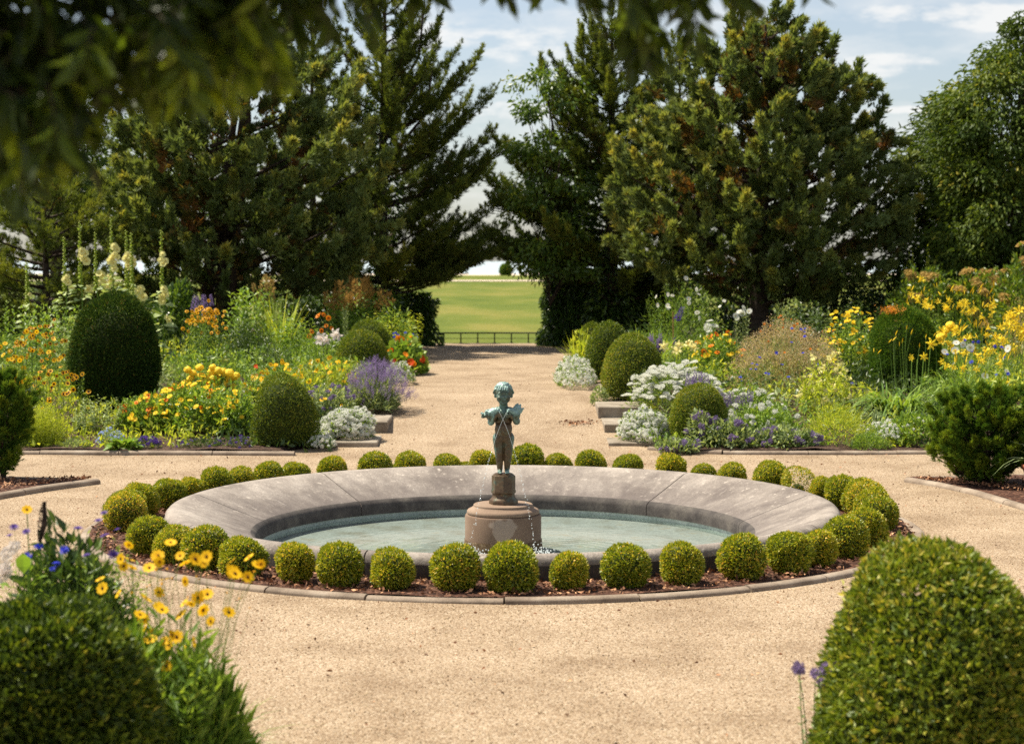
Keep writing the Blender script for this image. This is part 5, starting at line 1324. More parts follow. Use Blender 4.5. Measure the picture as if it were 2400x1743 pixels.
# ================================================================== FLOWERS: shared blossom meshes
def petal_ring(g, n, r0, r1, w, z0, z1, mi=0, tilt=0.0, notch=True):
    for i in range(n):
        a = 2 * math.pi * i / n + tilt; c, s = math.cos(a), math.sin(a); R = np.array([[c, -s, 0], [s, c, 0], [0, 0, 1]])
        zm = (z0 + z1) / 2 + (z1 - z0) * .18
        v = np.array([[r0, -w * .3, z0], [r0, w * .3, z0], [(r0 + r1) * .55, -w * .5, zm], [(r0 + r1) * .55, w * .5, zm], [r1 * .97, -w * .36, z1], [r1 * .97, w * .36, z1], [r1 * .93, 0, z1 - .01]]) @ R.T
        g.add(v, [[0, 1, 3], [0, 3, 2], [2, 3, 6], [3, 5, 6], [2, 6, 4]], mi)
def dome_(g, r, h, z, mi, n=7):
    a = np.arange(n) * 2 * math.pi / n
    v = [[r * math.cos(x), r * math.sin(x), z] for x in a] + [[r * .6 * math.cos(x), r * .6 * math.sin(x), z + h * .75] for x in a] + [[0, 0, z + h]]
    f = [[i, (i + 1) % n, n + (i + 1) % n] for i in range(n)] + [[i, n + (i + 1) % n, n + i] for i in range(n)] + [[n + i, n + (i + 1) % n, 2 * n] for i in range(n)]
    g.add(v, f, mi)
FL = {}
def flower(key, build, mats):
    g = Geo(); build(g); FL[key] = g.mesh(key, [M[m] for m in mats])
# every blossom has unit radius, faces +z
flower('coreopsis', lambda g: (petal_ring(g, 8, .12, 1, .58, .0, .10), dome_(g, .26, .16, .02, 1)), ['yellow', 'eye'])
flower('calendula', lambda g: (petal_ring(g, 12, .2, 1, .45, .0, .16), petal_ring(g, 10, .15, .75, .4, .08, .26, tilt=.2), dome_(g, .3, .18, .1, 1)), ['lemon', 'eyegold'])
flower('calendula_orange', lambda g: (petal_ring(g, 12, .2, 1, .45, .0, .16), petal_ring(g, 10, .15, .75, .4, .08, .26, tilt=.2), dome_(g, .3, .18, .1, 1)), ['orange', 'eye'])
flower('helenium', lambda g: (petal_ring(g, 9, .2, 1, .55, .0, -.15), dome_(g, .36, .34, 0, 1)), ['gold', 'eye'])
flower('gaillardia', lambda g: (petal_ring(g, 10, .4, 1, .5, .0, .08), petal_ring(g, 10, .1, .5, .4, .02, .1, mi=1), dome_(g, .38, .2, .04, 1)), ['amber', 'eye'])
def marigold(g):
    v = ICO3[0] * (1 + .10 * Lump(9, 8, 2)(ICO3[0]) + np.random.default_rng(4).uniform(-.07, .07, len(ICO3[0])))[:, None] * [1, 1, .82]
    g.add(v, ICO3[1], 0)
    petal_ring(g, 13, .3, 1.12, .4, -.3, -.28, mi=0); petal_ring(g, 12, .3, 1.06, .4, -.12, .05, mi=0, tilt=.2)
flower('marigold', marigold, ['pompon', 'eyegold'])
def lily(g, wide=.34, rec=.3):
    for i in range(6):
        a = math.pi * i / 3 + (.1 if i % 2 else 0); c, s = math.cos(a), math.sin(a); R = np.array([[c, -s, 0], [s, c, 0], [0, 0, 1]])
        w = wide * (1 if i % 2 else .8)
        rr = [.06, .22, .5, .8, 1.0]; z = [-.75, -.2, .22, .30, .30 - rec]; ww = [.06, .5, 1, .75, .05]
        v = []
        for q in range(5): v += [[rr[q], -w * ww[q] * .6, z[q] + .03], [rr[q] + .01, 0, z[q]], [rr[q], w * ww[q] * .6, z[q] + .03]]
        f = []
        for q in range(4):
            b = q * 3
            for j in range(2): f += [[b + j, b + j + 1, b + j + 4], [b + j, b + j + 4, b + j + 3]]
        g.add(np.array(v) @ R.T, f, 0)
    for i in range(5):
        a = i * 1.256; d = np.array([math.cos(a) * .22, math.sin(a) * .22, .45]); v = np.array([[0, 0, -.3], [.03, 0, -.3], d, d + [.05, 0, 0]]); g.add(v, [[0, 1, 3], [0, 3, 2]], 1)
flower('daylily', lily, ['daylily', 'eyegold'])
flower('white_lily', lambda g: lily(g, .46, .35), ['blush', 'eyegold'])
flower('cream_lily', lambda g: lily(g, .42, .2), ['cream', 'eyegold'])
def hollyhock(g):
    n = 15
    r = [.06, .35, .75, 1.0]; z = [-.45, -.12, .10, .14]
    V = []
    for q in range(4):
        for i in range(n):
            a = 2 * math.pi * i / n; w = 1 + (.09 * math.cos(5 * a) if q == 3 else 0)
            V.append([r[q] * w * math.cos(a), r[q] * w * math.sin(a), z[q] + (.07 * math.sin(3 * a * 5 / 3 + q) if q >= 2 else 0)])
    f = [[q * n + i, q * n + (i + 1) % n, (q + 1) * n + (i + 1) % n, (q + 1) * n + i] for q in range(3) for i in range(n)]
    g.add(V, f, 0); dome_(g, .13, .45, -.3, 1, 5)
flower('hollyhock', hollyhock, ['cream', 'eyegold'])
flower('cosmos', lambda g: (petal_ring(g, 8, .15, 1, .7, 0, .1), dome_(g, .2, .14, .02, 1)), ['white', 'eyegold'])
flower('nasturtium', lambda g: (petal_ring(g, 5, .1, 1, .95, 0, .2), dome_(g, .2, .1, 0, 1, 5)), ['orange', 'red'])
flower('nasturtium_red', lambda g: (petal_ring(g, 5, .1, 1, .95, 0, .2), dome_(g, .2, .1, 0, 1, 5)), ['red', 'orange'])
def corn(g):
    petal_ring(g, 9, .3, 1, .34, .1, .3); petal_ring(g, 7, .1, .6, .3, .2, .5, tilt=.3)
    dome_(g, .26, -.5, .15, 1, 6)
flower('cornflower', corn, ['blue', 'herbdark'])
flower('cornflower_violet', corn, ['purple', 'herbdark'])
def umbel(g, n=26, flat=.25, seed=1, mi=0, st=.2):
    r = np.random.default_rng(seed)
    sv, sf = t_star(5, st)
    for i in range(n):
        q = math.sqrt((i + .5) / n); a = i * 2.4; x, y = q * math.cos(a) * .9, q * math.sin(a) * .9; z = flat * (1 - q * q) + r.uniform(-.05, .05)
        rot = np.array(Matrix.Rotation(r.uniform(-.6, .6), 3, 'X') @ Matrix.Rotation(r.uniform(-.6, .6), 3, 'Y')); g.add(sv @ rot.T + [x, y, z], sf, mi)
flower('yarrow', lambda g: umbel(g, 34, .2, 1, 0, .27), ['white'])
flower('alyssum', lambda g: umbel(g, 12, .55, 2, 0, .42), ['white'])
flower('alyssum_cream', lambda g: umbel(g, 12, .55, 2, 0, .42), ['blush'])
flower('heliotrope', lambda g: umbel(g, 20, .4, 3, 0, .34), ['violet'])
flower('hydrangea', lambda g: umbel(g, 40, .5, 4, 0, .24), ['tan'])
def spike(g, n=24, top=1.0, w=.13):
    sv, sf = t_star(5, .06)
    r = np.random.default_rng(5)
    for i in range(n):
        t = i / n; a = i * 2.4; rr = w * (1 - .75 * t) * .7
        rot = np.array(Matrix.Rotation(a, 3, 'Z') @ Matrix.Rotation(1.1, 3, 'Y')); g.add(sv @ rot.T * (1.2 - .5 * t) + [rr * math.cos(a) * .6, rr * math.sin(a) * .6, t * top], sf, 0)
flower('lavender_spike', lambda g: spike(g, 12, 1.0, .16), ['lavender'])
flower('salvia_spike', lambda g: spike(g, 26, 1.0, .10), ['violet'])
flower('delphinium_spike', lambda g: spike(g, 30, 1.0, .2), ['purple'])
def plume(g):
    r = np.random.default_rng(8); sv, sf = t_leaf(.3, .05)
    for i in range(60):
        t = r.uniform(0, 1); a = r.uniform(0, 6.28); q = .30 * (1 - t); rot = np.array(Matrix.Rotation(a, 3, 'Z') @ Matrix.Rotation(r.uniform(.5, 1.2), 3, 'Y')); g.add(sv @ rot.T * .22 + [q * math.cos(a) * r.uniform(0, 1), q * math.sin(a) * r.uniform(0, 1), t], sf, 0)
flower('plume', plume, ['plume'])
flower('goldenrod', plume, ['tan'])
flower('trumpet', lambda g: (g.add(*([[[.07 * math.cos(a), .07 * math.sin(a), -1] for a in (0, 2.1, 4.2)] + [[.12 * math.cos(a), .12 * math.sin(a), 0] for a in (0, 2.1, 4.2)], [[0, 1, 4, 3], [1, 2, 5, 4], [2, 0, 3, 5]]]), 0), petal_ring(g, 5, .08, .42, .3, 0, .05)), ['cream'])
flower('lily_bud', lambda g: g.add(*[np.array([[0, 0, -.6], [.12, 0, 0], [-.06, .10, 0], [-.06, -.10, 0], [.11, 0, .5], [-.055, .09, .5], [-.055, -.09, .5], [0, 0, 1]]), [[0, 2, 1], [0, 3, 2], [0, 1, 3], [4, 5, 7], [5, 6, 7], [6, 4, 7], [1, 2, 5], [1, 5, 4], [2, 3, 6], [2, 6, 5], [3, 1, 4], [3, 4, 6]]]), ['lemon'])
flower('big_leaf', lambda g: (lambda T: g.add(T[0], T[1]))(t_leaf6(.62, .1, -.35)), ['herb'])
flower('poppy_head', lambda g: dome_(g, .6, .6, 0, 0), ['gold'])

TOCAM = np.array([0, -1.0, .55])
def put(mesh, P, parent, r, axis=TOCAM, jit=.45, name='flower', label=None):
    base = np.array(parent.location)
    for p in np.asarray(P).reshape(-1, 3):
        ax = unit(np.asarray(axis, float) + rng.normal(size=3) * jit)
        q = Vector(ax).to_track_quat('Z', 'Y') @ Matrix.Rotation(rng.uniform(0, 6.28), 3, 'Z').to_quaternion()
        o = child(name, FL[mesh], parent, tuple(p - base), q, r * rng.uniform(.8, 1.2))

class Plant:
    "one clump: root Empty with foliage, stems and single flowers; base on the bed"
    def __init__(s, name, label, cat, px, Y, top, w, depth=None, group=None, z=None):
        p = at(px, 900, Y); s.z = float(bedz(Y)) if z is None else z
        s.x, s.y = p[0], Y; s.h = max(.1, zpx(top, Y) - s.z); s.rx = wpx(w, Y) / 2; s.ry = s.rx if depth is None else depth / 2
        s.o = empty(name, (s.x, Y, s.z - .01), label, cat, group); s.base = np.array(s.o.location)
        s.g = Geo(); s.mats = []
    def mi(s, m):
        if m not in s.mats: s.mats.append(m)
        return s.mats.index(m)
    def disc(s, n, k=1.0):
        a = rng.uniform(0, 6.283, n); r = np.sqrt(rng.uniform(0, 1, n)) * k
        return np.stack([s.rx * r * np.cos(a), s.ry * r * np.sin(a)], 1)
    def dome(s, n, inner=0.0, top=1.0):
        "points in the outer part of a half ellipsoid"
        D = rng.normal(size=(n, 3)); D[:, 2] = np.abs(D[:, 2]); D = unit(D); r = rng.uniform(inner, 1, n) ** .4
        k = 1 + .15 * Lump(2.5, 6, int(abs(s.x) * 100))(D * 2) + .13 * Lump(6, 7, int(abs(s.x) * 90))(D * 2)
        return D * (r * k)[:, None] * [s.rx, s.ry, s.h * top], D
    def mound(s, n, leaf, mat, Ts=LEAFS, inner=.25, jit=.7, up=.35, top=1.0, lo=.1, hi=1.0):
        P, D = s.dome(n, inner, top); v = lo + (hi - lo) * rng.uniform(0, 1, n)
        scatter_mix(s.g, Ts, P, D + rng.normal(size=P.shape) * jit + [0, 0, up], leaf * rng.uniform(.6, 1.3, n), v, s.mi(mat)); return s
    def leafy(s, n, per, leaf, mat, Ts=LEAFS, spread=1.25, t0=.12, w=.008, hvar=.25, droop=0.0, smat=None, taper=.5, k=.75, up=.3):
        "upright stems with leaves all the way up; returns the stem tips"
        B = s.disc(n, k); h = s.h * (1 - hvar * rng.uniform(0, 1, n) ** 1.3 - .35 * ((B[:, 0] / s.rx) ** 2) * hvar * 2)
        A = np.stack([B[:, 0], B[:, 1], 0 * h], 1); T = np.stack([B[:, 0] * spread + rng.normal(size=n) * .04, B[:, 1] * spread + rng.normal(size=n) * .04, h], 1)
        stems(s.g, A, T, w, s.mi(smat or mat), .3)
        t = t0 + (1 - t0) * (np.arange(per)[None] + rng.uniform(0, 1, (n, per))) / per
        P = A[:, None] + (T - A)[:, None] * t[..., None]
        a = np.arange(per)[None] * 2.4 + rng.uniform(0, 6.28, (n, 1)); ax = np.stack([np.cos(a), np.sin(a), up - droop + .6 * t], -1) + rng.normal(size=P.shape) * .25
        sc_ = leaf * rng.uniform(.7, 1.2, t.shape) * (1 - taper * t)
        v = np.clip(.25 + .45 * t + rng.normal(size=t.shape) * .18, 0, 1)
        scatter_mix(s.g, Ts, P.reshape(-1, 3), ax.reshape(-1, 3), sc_.ravel(), v.ravel(), s.mi(mat), up=(0, 0, 1)); s.tips = T + s.base; return s
    def blades(s, n, L, w, mat, bend=(.3, .8), droop=.2, k=.6, lean=.45, lo=.1, hi=1.0):
        B = s.disc(n, k); a = np.arctan2(B[:, 1], B[:, 0]) + rng.normal(size=n) * .8
        Ts = [t_blade(w, b, 5, droop * b) for b in np.linspace(bend[0], bend[1], 4)]
        ax = np.stack([np.cos(a) * lean * rng.uniform(.2, 1, n), np.sin(a) * lean * rng.uniform(.2, 1, n), np.ones(n)], 1)
        A = np.stack([B[:, 0], B[:, 1], 0 * a], 1)
        LL = L * rng.uniform(.6, 1.15, n); v = lo + (hi - lo) * rng.uniform(0, 1, n); kk = rng.integers(0, 4, n)
        for i in range(4):
            q = kk == i; ou = np.stack([np.cos(a[q]), np.sin(a[q]), 0 * a[q]], 1)
            z = unit(ax[q]); x = unit(np.cross(ou, z)); y = np.cross(z, x); R = np.stack([x, y, z], -1)
            tv, tf = Ts[i]; V = np.einsum('nij,kj->nki', R, tv) * LL[q][:, None, None] + A[q][:, None]
            f = tf[None] + (np.arange(q.sum()) * len(tv))[:, None, None]; s.g.add(V.reshape(-1, 3), f.reshape(-1, 3), s.mi(mat), np.repeat(v[q], len(tv)))
        return s
    def bloom(s, mesh, n, r, where='dome', axis=TOCAM, jit=.5, stalk=None, name='flower', front=True, lift=1.02, zlo=0.0):
        "single flowers over the clump, each an object"
        out = []
        while len(out) < n:
            P, D = s.dome(60, .92); P = P * lift
            for p, d in zip(P, D):
                if front and d[1] > .25 and d[2] < .8: continue
                if p[2] < zlo * s.h: continue
                out.append(p)
                if len(out) >= n: break
        out = np.array(out[:n]); 
        if stalk:
            A = out * [.8, .8, .35]; stems(s.g, A, out, .005, s.mi(stalk), .4)
        put(mesh, out + s.base, s.o, r, axis, jit, name); return s
    def tipbloom(s, mesh, n, r, axis=TOCAM, jit=.4, name='flower', off=(0, 0, 0)):
        k = rng.choice(len(s.tips), min(n, len(s.tips)), replace=False); put(mesh, s.tips[k] + np.array(off), s.o, r, axis, jit, name); return s
    def mass(s, mesh_T, n, r, mat, name='blossom', inner=.9, lift=1.03, jit=.5, zlo=.1, sel=None, var=.5):
        "past counting: tiny blossoms joined into one part"
        P, D = s.dome(n, inner); P = P * lift; q = P[:, 2] > zlo * s.h; P, D = P[q], D[q]
        g = Geo(); scatter(g, mesh_T, P, D * .6 + TOCAM * .5 + rng.normal(size=P.shape) * jit, r * rng.uniform(.7, 1.25, len(P)), var)
        o = g.obj(name, M[mat], s.o); o['kind'] = 'stuff'; return s
    def done(s, name='foliage'):
        if s.g.v: s.g.obj(name, [M[m] for m in s.mats], s.o)
        return s.o
THREAD = [t_leaf(.07, .01), t_leaf(.09, .02, -.15)]
def mesh_T(key):
    me = FL[key]; v = np.empty(len(me.vertices) * 3); me.vertices.foreach_get('co', v); return v.reshape(-1, 3), np.array([p.vertices[:] for p in me.polygons if len(p.vertices) == 3])

# ------------------------------------------------------------------ left bed, back to front
hs = [(67, 35, 615, 150, 3), (155, 34.2, 556, 80, 4), (192, 33.6, 522, 60, 5), (228, 34.4, 545, 60, 5), (265, 33.8, 511, 70, 8), (300, 34.2, 540, 70, 8), (312, 33.4, 546, 60, 5), (382, 33.2, 540, 60, 9)]
hn = ['shortest hollyhock spire at the far left, one open flower', 'hollyhock spire with big pale flowers, second from the left', 'tall hollyhock spire above the left shoulder of the yew dome', 'hollyhock spire mostly in bud with low flowers above the yew dome',
      'tallest hollyhock spire with many pale yellow flowers', 'leaning hollyhock spire with dense flowers right of the tallest', 'hollyhock spire right of the yew dome top, few low flowers', 'hollyhock spire standing apart at the right of the group']
hfl = {0: [(70, 690)], 1: [(158, 648), (160, 662), (152, 655), (168, 675)], 2: [(192, 588), (200, 594), (196, 606), (190, 600), (203, 612), (205, 680), (208, 676)],
       3: [(233, 640), (240, 645), (254, 648), (258, 665), (262, 655), (252, 672), (238, 656), (246, 662)], 4: [(268, 578), (274, 585), (262, 605), (258, 612), (268, 598), (265, 616), (275, 602), (268, 630)],
       5: [(300, 598), (306, 604), (312, 610), (303, 612), (300, 622), (314, 618), (306, 630), (295, 606)], 6: [(325, 683), (332, 690), (328, 700), (336, 696), (330, 676)],
       7: [(376, 610), (383, 618), (388, 612), (381, 596), (384, 678), (388, 690), (383, 700), (378, 696), (392, 745), (396, 752), (380, 706)]}
for i, (px, Y, top, w, nf) in enumerate(hs):
    P = Plant('hollyhock', hn[i], 'hollyhock', px, Y, top, 40, group='pale yellow hollyhocks behind the yew dome')
    g = P.g; H = P.h; tube(g, [(0, 0, 0), (.03, 0, H * .5), (0, 0, H)], [.016, .012, .004], 5, P.mi('herb'), .4)
    n = 46; t = rng.uniform(.05, .62, n); a = rng.uniform(0, 6.28, n); scatter_mix(g, [t_leaf6(.9, .1, -.3), t_leaf6(.75, .12, -.2)], np.stack([np.cos(a) * .08, np.sin(a) * .08, t * H], 1), np.stack([np.cos(a), np.sin(a), .1 + 0 * a], 1), (.30 - .26 * t) * rng.uniform(.7, 1.2, n), rng.uniform(.3, 1, n), P.mi('grey'), up=(0, 0, 1))
    n = 44; t = np.linspace(.60, 1, n); a = np.arange(n) * 2.4; q = np.stack([np.cos(a) * .045 * (1.3 - t), np.sin(a) * .045 * (1.3 - t), t * H], 1)
    for b, tt in zip(q, t): g.add(ICO1[0] * (.022 * (1.4 - tt) + .008) + b, ICO1[1], P.mi('lime'), .5)
    n = 26; t = rng.uniform(.55, .98, n); a = rng.uniform(0, 6.28, n); scatter_mix(g, LEAFS, np.stack([0 * a, 0 * a, t * H], 1), np.stack([np.cos(a), np.sin(a), .6 + 0 * a], 1), .07, rng.uniform(.4, 1, n), P.mi('herb'))
    P.done()
    F_ = np.array([at(x, y, Y - .06) for x, y in hfl[i]]); put('hollyhock', F_, P.o, .068 if i else .05, [0, -1, .1], .3)

def herb(name, label, cat, px, Y, top, w, **k): return Plant(name, label, cat, px, Y, top, w, **k)
P = herb('leafy_perennial', 'tall bright green leafy perennial clump at the far left edge behind orange daisies', 'plant', 20, 31, 702, 130).leafy(26, 26, .15, 'herb', LEAFS_NARROW + LEAFS); P.done()
P = herb('leafy_perennial', 'tall bright green leafy clump left of the yew dome below the hollyhocks', 'plant', 128, 30.5, 704, 200).leafy(46, 26, .15, 'herb', LEAFS_NARROW + LEAFS); P.done()
P = herb('leafy_perennial', 'grey green leafy clump touching the left side of the yew dome', 'plant', 180, 29.6, 745, 110).leafy(26, 24, .13, 'grey', LEAFS_NARROW + LEAFS); P.done()
# orange eyed daisies at the left
P = herb('gaillardia_clump', 'airy clump of dark eyed orange daisies, upper group left of the yew dome', 'flowers', 92, 28.6, 765, 150).leafy(42, 22, .07, 'herb', THREAD + LEAFS_NARROW, hvar=.4); P.tipbloom('gaillardia', 30, .030); P.bloom('gaillardia', 34, .030, zlo=.45); P.bloom('coreopsis', 18, .04, zlo=.3); P.done()
P = herb('gaillardia_clump', 'airy clump of dark eyed orange daisies, lower group left of the yew dome', 'flowers', 122, 26.0, 862, 180).leafy(48, 22, .07, 'herb', THREAD + LEAFS_NARROW, hvar=.45); P.tipbloom('gaillardia', 20, .034); P.bloom('gaillardia', 30, .034, zlo=.2); P.done()
P = herb('gaillardia_clump', 'few orange daisies rising from feathery green at the very left edge', 'flowers', 8, 27.5, 800, 120).leafy(34, 24, .08, 'herb', THREAD, hvar=.5); P.bloom('coreopsis', 12, .04, zlo=.4); P.done()
P = herb('feathery_plant', 'lime green feathery plant on the edging at the left front of the bed', 'plant', 100, 24.0, 945, 125).leafy(120, 46, .085, 'lime', THREAD, hvar=.5, t0=.02); P.mound(1500, .06, 'lime', THREAD); P.done()
P = herb('feathery_plant', 'low grey green creeping plant on the soil beside the lime feathery plant', 'plant', 175, 23.75, 1032, 80).mound(700, .035, 'grey'); P.done()
P = herb('mint_clump', 'upright leafy mint like stems before the foot of the yew dome', 'plant', 232, 25.0, 925, 150).leafy(44, 20, .085, 'grey', LEAFS, hvar=.5, up=.05); P.done()
P = herb('forget_me_not', 'low patch of pale blue small flowers at the edging', 'flowers', 258, 24.05, 1003, 62).mound(500, .04, 'grey'); P.mass(mesh_T('alyssum'), 46, .02, 'paleblue'); P.done()
P = herb('leaf_rosette', 'pale green large leaved rosette spilling over the front edging', 'plant', 288, 23.55, 1030, 70); P.mound(120, .08, 'herb')
for i in range(26):
    a = rng.uniform(0, 6.28); e = rng.uniform(.1, 1.0); q = Vector((math.cos(a) * math.cos(e), math.sin(a) * math.cos(e), math.sin(e))).to_track_quat('Z', 'Y'); child('leaf', FL['big_leaf'], P.o, (math.cos(a) * .05, math.sin(a) * .05, .03), q, rng.uniform(.16, .26))
P.done()
# calendula and marigolds
P = herb('calendula_clump', 'orange and yellow calendula clump at the right foot of the yew dome', 'flowers', 345, 25.2, 925, 150).leafy(60, 20, .085, 'herb', hvar=.5); P.mound(900, .09, 'herb'); P.bloom('calendula', 24, .040, axis=[0, -.6, 1], zlo=.35); P.bloom('calendula_orange', 14, .042, axis=[0, -.6, 1], zlo=.4); P.done()
P = herb('calendula_clump', 'wide yellow calendula clump below the marigold balls', 'flowers', 455, 25.3, 905, 220).leafy(90, 22, .09, 'herb', hvar=.45); P.mound(1500, .095, 'herb'); P.bloom('calendula', 80, .040, axis=[0, -.6, 1], zlo=.42, lift=1.06); P.bloom('calendula_orange', 10, .036, zlo=.4); P.done()
P = herb('calendula_clump', 'yellow calendula left of the front box dome', 'flowers', 556, 25.0, 925, 120).leafy(46, 22, .09, 'herb', hvar=.45); P.mound(800, .095, 'herb'); P.bloom('calendula', 24, .038, axis=[0, -.6, 1], zlo=.35); P.done()
P = herb('marigold_clump', 'clump of big round lemon marigold heads in the middle of the left bed', 'flowers', 484, 27.4, 872, 170).leafy(40, 22, .10, 'herbdark', hvar=.3); P.mound(900, .09, 'herb')
mp_ = [(440, 866), (468, 861), (498, 860), (452, 874), (470, 881), (486, 884), (510, 868), (497, 872), (512, 884), (528, 877), (540, 884), (552, 881), (476, 893), (488, 890), (507, 896), (447, 888), (433, 900), (417, 904), (534, 900), (545, 906), (512, 904), (460, 892), (522, 870), (538, 874), (500, 886)]
put('marigold', [at(x, y, 27.2 + .02 * rng.normal()) for x, y in mp_], P.o, .062, [0, -.5, 1], .2); P.done()
P = herb('lobelia', 'low violet lobelia mound at the front edging right of the rosette', 'flowers', 344, 23.75, 1022, 62).mound(420, .03, 'herbdark'); P.mass(mesh_T('alyssum'), 70, .022, 'purple'); P.done()
P = herb('lobelia', 'low sparse violet lobelia strip at the edging before the front box dome', 'flowers', 470, 23.8, 1024, 120, depth=.4).mound(700, .03, 'herbdark'); P.mass(mesh_T('alyssum'), 26, .016, 'purple'); P.done()
P = herb('lobelia', 'violet and green lobelia strip touching the left of the front box dome', 'flowers', 560, 23.8, 1020, 60, depth=.4).mound(500, .03, 'herbdark'); P.mass(mesh_T('alyssum'), 36, .017, 'purple'); P.done()
# tall middle of the left bed
P = herb('helenium_clump', 'tall feathery clump crowned with orange daisies before the juniper trunks', 'flowers', 482, 31.5, 718, 95).leafy(56, 30, .10, 'herb', THREAD + LEAFS_NARROW, hvar=.2, k=.9); P.tipbloom('helenium', 40, .038); P.bloom('helenium', 34, .036, zlo=.6); P.done()
P = herb('salvia_spires', 'blue violet salvia spires behind the orange daisies', 'flowers', 478, 33.5, 700, 50).leafy(16, 16, .1, 'herbdark', hvar=.2); P.tipbloom('salvia_spike', 9, .26, [0, 0, 1], .08, 'spike', (0, 0, -.1)); P.done()
P = herb('wall_vine', 'glossy vine leaves lit by the sun between hollyhocks and juniper trunks', 'vine', 425, 37, 668, 130).mound(2600, .14, 'vine', inner=.5, lo=.2); P.done()
P = herb('dark_perennial', 'tall dark narrow leaved clump right of the juniper trunks', 'plant', 590, 33, 742, 140).leafy(40, 34, .15, 'herbdark', LEAFS_NARROW, droop=.25); P.done()
P = herb('broad_perennial', 'tall glossy broad leaved green clump behind the dark narrow leaved one', 'plant', 585, 37, 672, 130).leafy(26, 24, .24, 'herb', LEAFS, hvar=.35); P.done()
P = herb('iris_clump', 'pale green iris blades standing upright in the back of the left bed', 'plant', 655, 36.5, 668, 70).blades(60, 1.35, .045, 'lime', (.05, .35), .1, lean=.25); P.done()
P = herb('broad_perennial', 'green leafy clump below the iris blades', 'plant', 680, 35, 722, 120).leafy(34, 26, .16, 'herb', LEAFS + LEAFS_NARROW, hvar=.35); P.done()
P = herb('dark_perennial', 'dark leafy clump between marigolds and white lilies', 'plant', 640, 30.5, 800, 110).leafy(36, 30, .12, 'herbdark', LEAFS_NARROW, droop=.15); P.done()
P = herb('lily_clump', 'leafy lily stems with two open white trumpets', 'flowers', 728, 31, 768, 130).leafy(34, 30, .11, 'herb', LEAFS_NARROW, hvar=.3, spread=1.1); put('white_lily', [at(752, 794, 30.6), at(763, 797, 30.6), at(789, 784, 30.7)], P.o, .115, [-.3, -1, .1], .35); P.done()
P = herb('helenium_clump', 'few dark orange daisies before the dark shrubs, left of the walk', 'flowers', 756, 33.5, 735, 60).leafy(16, 18, .09, 'herbdark', LEAFS_NARROW, hvar=.3); P.tipbloom('calendula_orange', 9, .05); P.done()
P = herb('white_spire', 'pale green spire with small leaves left of the box domes', 'plant', 812, 34.5, 706, 26).leafy(5, 46, .09, 'grey', LEAFS_NARROW, hvar=.25); P.done()
P = herb('amber_plume_shrub', 'shrub with amber feathery plumes at the left end of the garden wall', 'shrub', 845, 39, 672, 170).leafy(40, 26, .20, 'herb', LEAFS, hvar=.3, droop=.3); P.tipbloom('plume', 34, .36, [.2, -.2, 1], .35, 'plume', (0, 0, -.1)); P.done()
P = herb('amber_plume_shrub', 'single golden plume plant before the juniper crown', 'plant', 625, 38, 655, 46).leafy(10, 20, .14, 'herb'); P.tipbloom('goldenrod', 8, .28, [0, 0, 1], .2, 'plume', (0, 0, -.15)); P.done()
P = herb('arching_shrub', 'arching shrub with drooping yellow green tassels beside the walk', 'shrub', 925, 38, 722, 120).leafy(40, 24, .15, 'lime', LEAFS_NARROW + LEAFS, droop=.6, spread=1.5, up=.1); P.mound(900, .12, 'herb', LEAFS_NARROW, up=-.4); P.done()
P = herb('blue_larkspur', 'grey green plant with bright blue small flowers near the ivy wall', 'flowers', 942, 36, 776, 70).leafy(18, 16, .08, 'grey', LEAFS_NARROW); P.tipbloom('cornflower', 9, .028); P.done()
P = herb('nasturtium', 'trailing nasturtium with round leaves and scarlet flowers at the left edge of the walk', 'flowers', 950, 34, 802, 92, depth=1.6); P.mound(900, .11, 'herb', [t_leaf6(1.0, .05, -.15)], jit=.5); P.bloom('nasturtium', 14, .065, zlo=.15); P.bloom('nasturtium_red', 9, .07, zlo=.2); P.done()
P = herb('alyssum', 'white alyssum patch between lavender and nasturtium', 'flowers', 938, 31.2, 848, 70, depth=.9).mound(1200, .045, 'herb', inner=.5); P.mass(mesh_T('alyssum'), 230, .021, 'white', inner=.7); P.done()
# yellow threadleaf drift and its neighbours
P = herb('threadleaf_drift', 'hazy yellow flowered threadleaf drift in the middle of the left bed', 'flowers', 760, 28.5, 842, 170).leafy(130, 26, .08, 'lime', THREAD + LEAFS_NARROW, hvar=.4, w=.005); P.bloom('coreopsis', 46, .036, zlo=.4); P.done()
P = herb('threadleaf_drift', 'yellow green drift with small yellow flowers behind the front box dome', 'flowers', 650, 27.3, 858, 160).leafy(90, 24, .085, 'herb', LEAFS_NARROW + LEAFS, hvar=.4); P.bloom('coreopsis', 34, .036, zlo=.4); P.bloom('calendula', 14, .036, zlo=.3); P.done()
P = herb('red_cockscomb', 'small dark red flower head in the yellow green drift', 'flowers', 600, 28.4, 864, 26).leafy(8, 12, .08, 'herb', LEAFS); P.bloom('nasturtium_red', 6, .03, zlo=.7); P.done()
P = herb('heliotrope', 'grey green heliotrope with small violet heads left of the lavender', 'flowers', 770, 26.2, 905, 130).leafy(60, 20, .08, 'grey', LEAFS, hvar=.4); P.mound(700, .07, 'grey'); P.bloom('heliotrope', 26, .035, zlo=.3); P.bloom('coreopsis', 5, .035, zlo=.4); P.done()
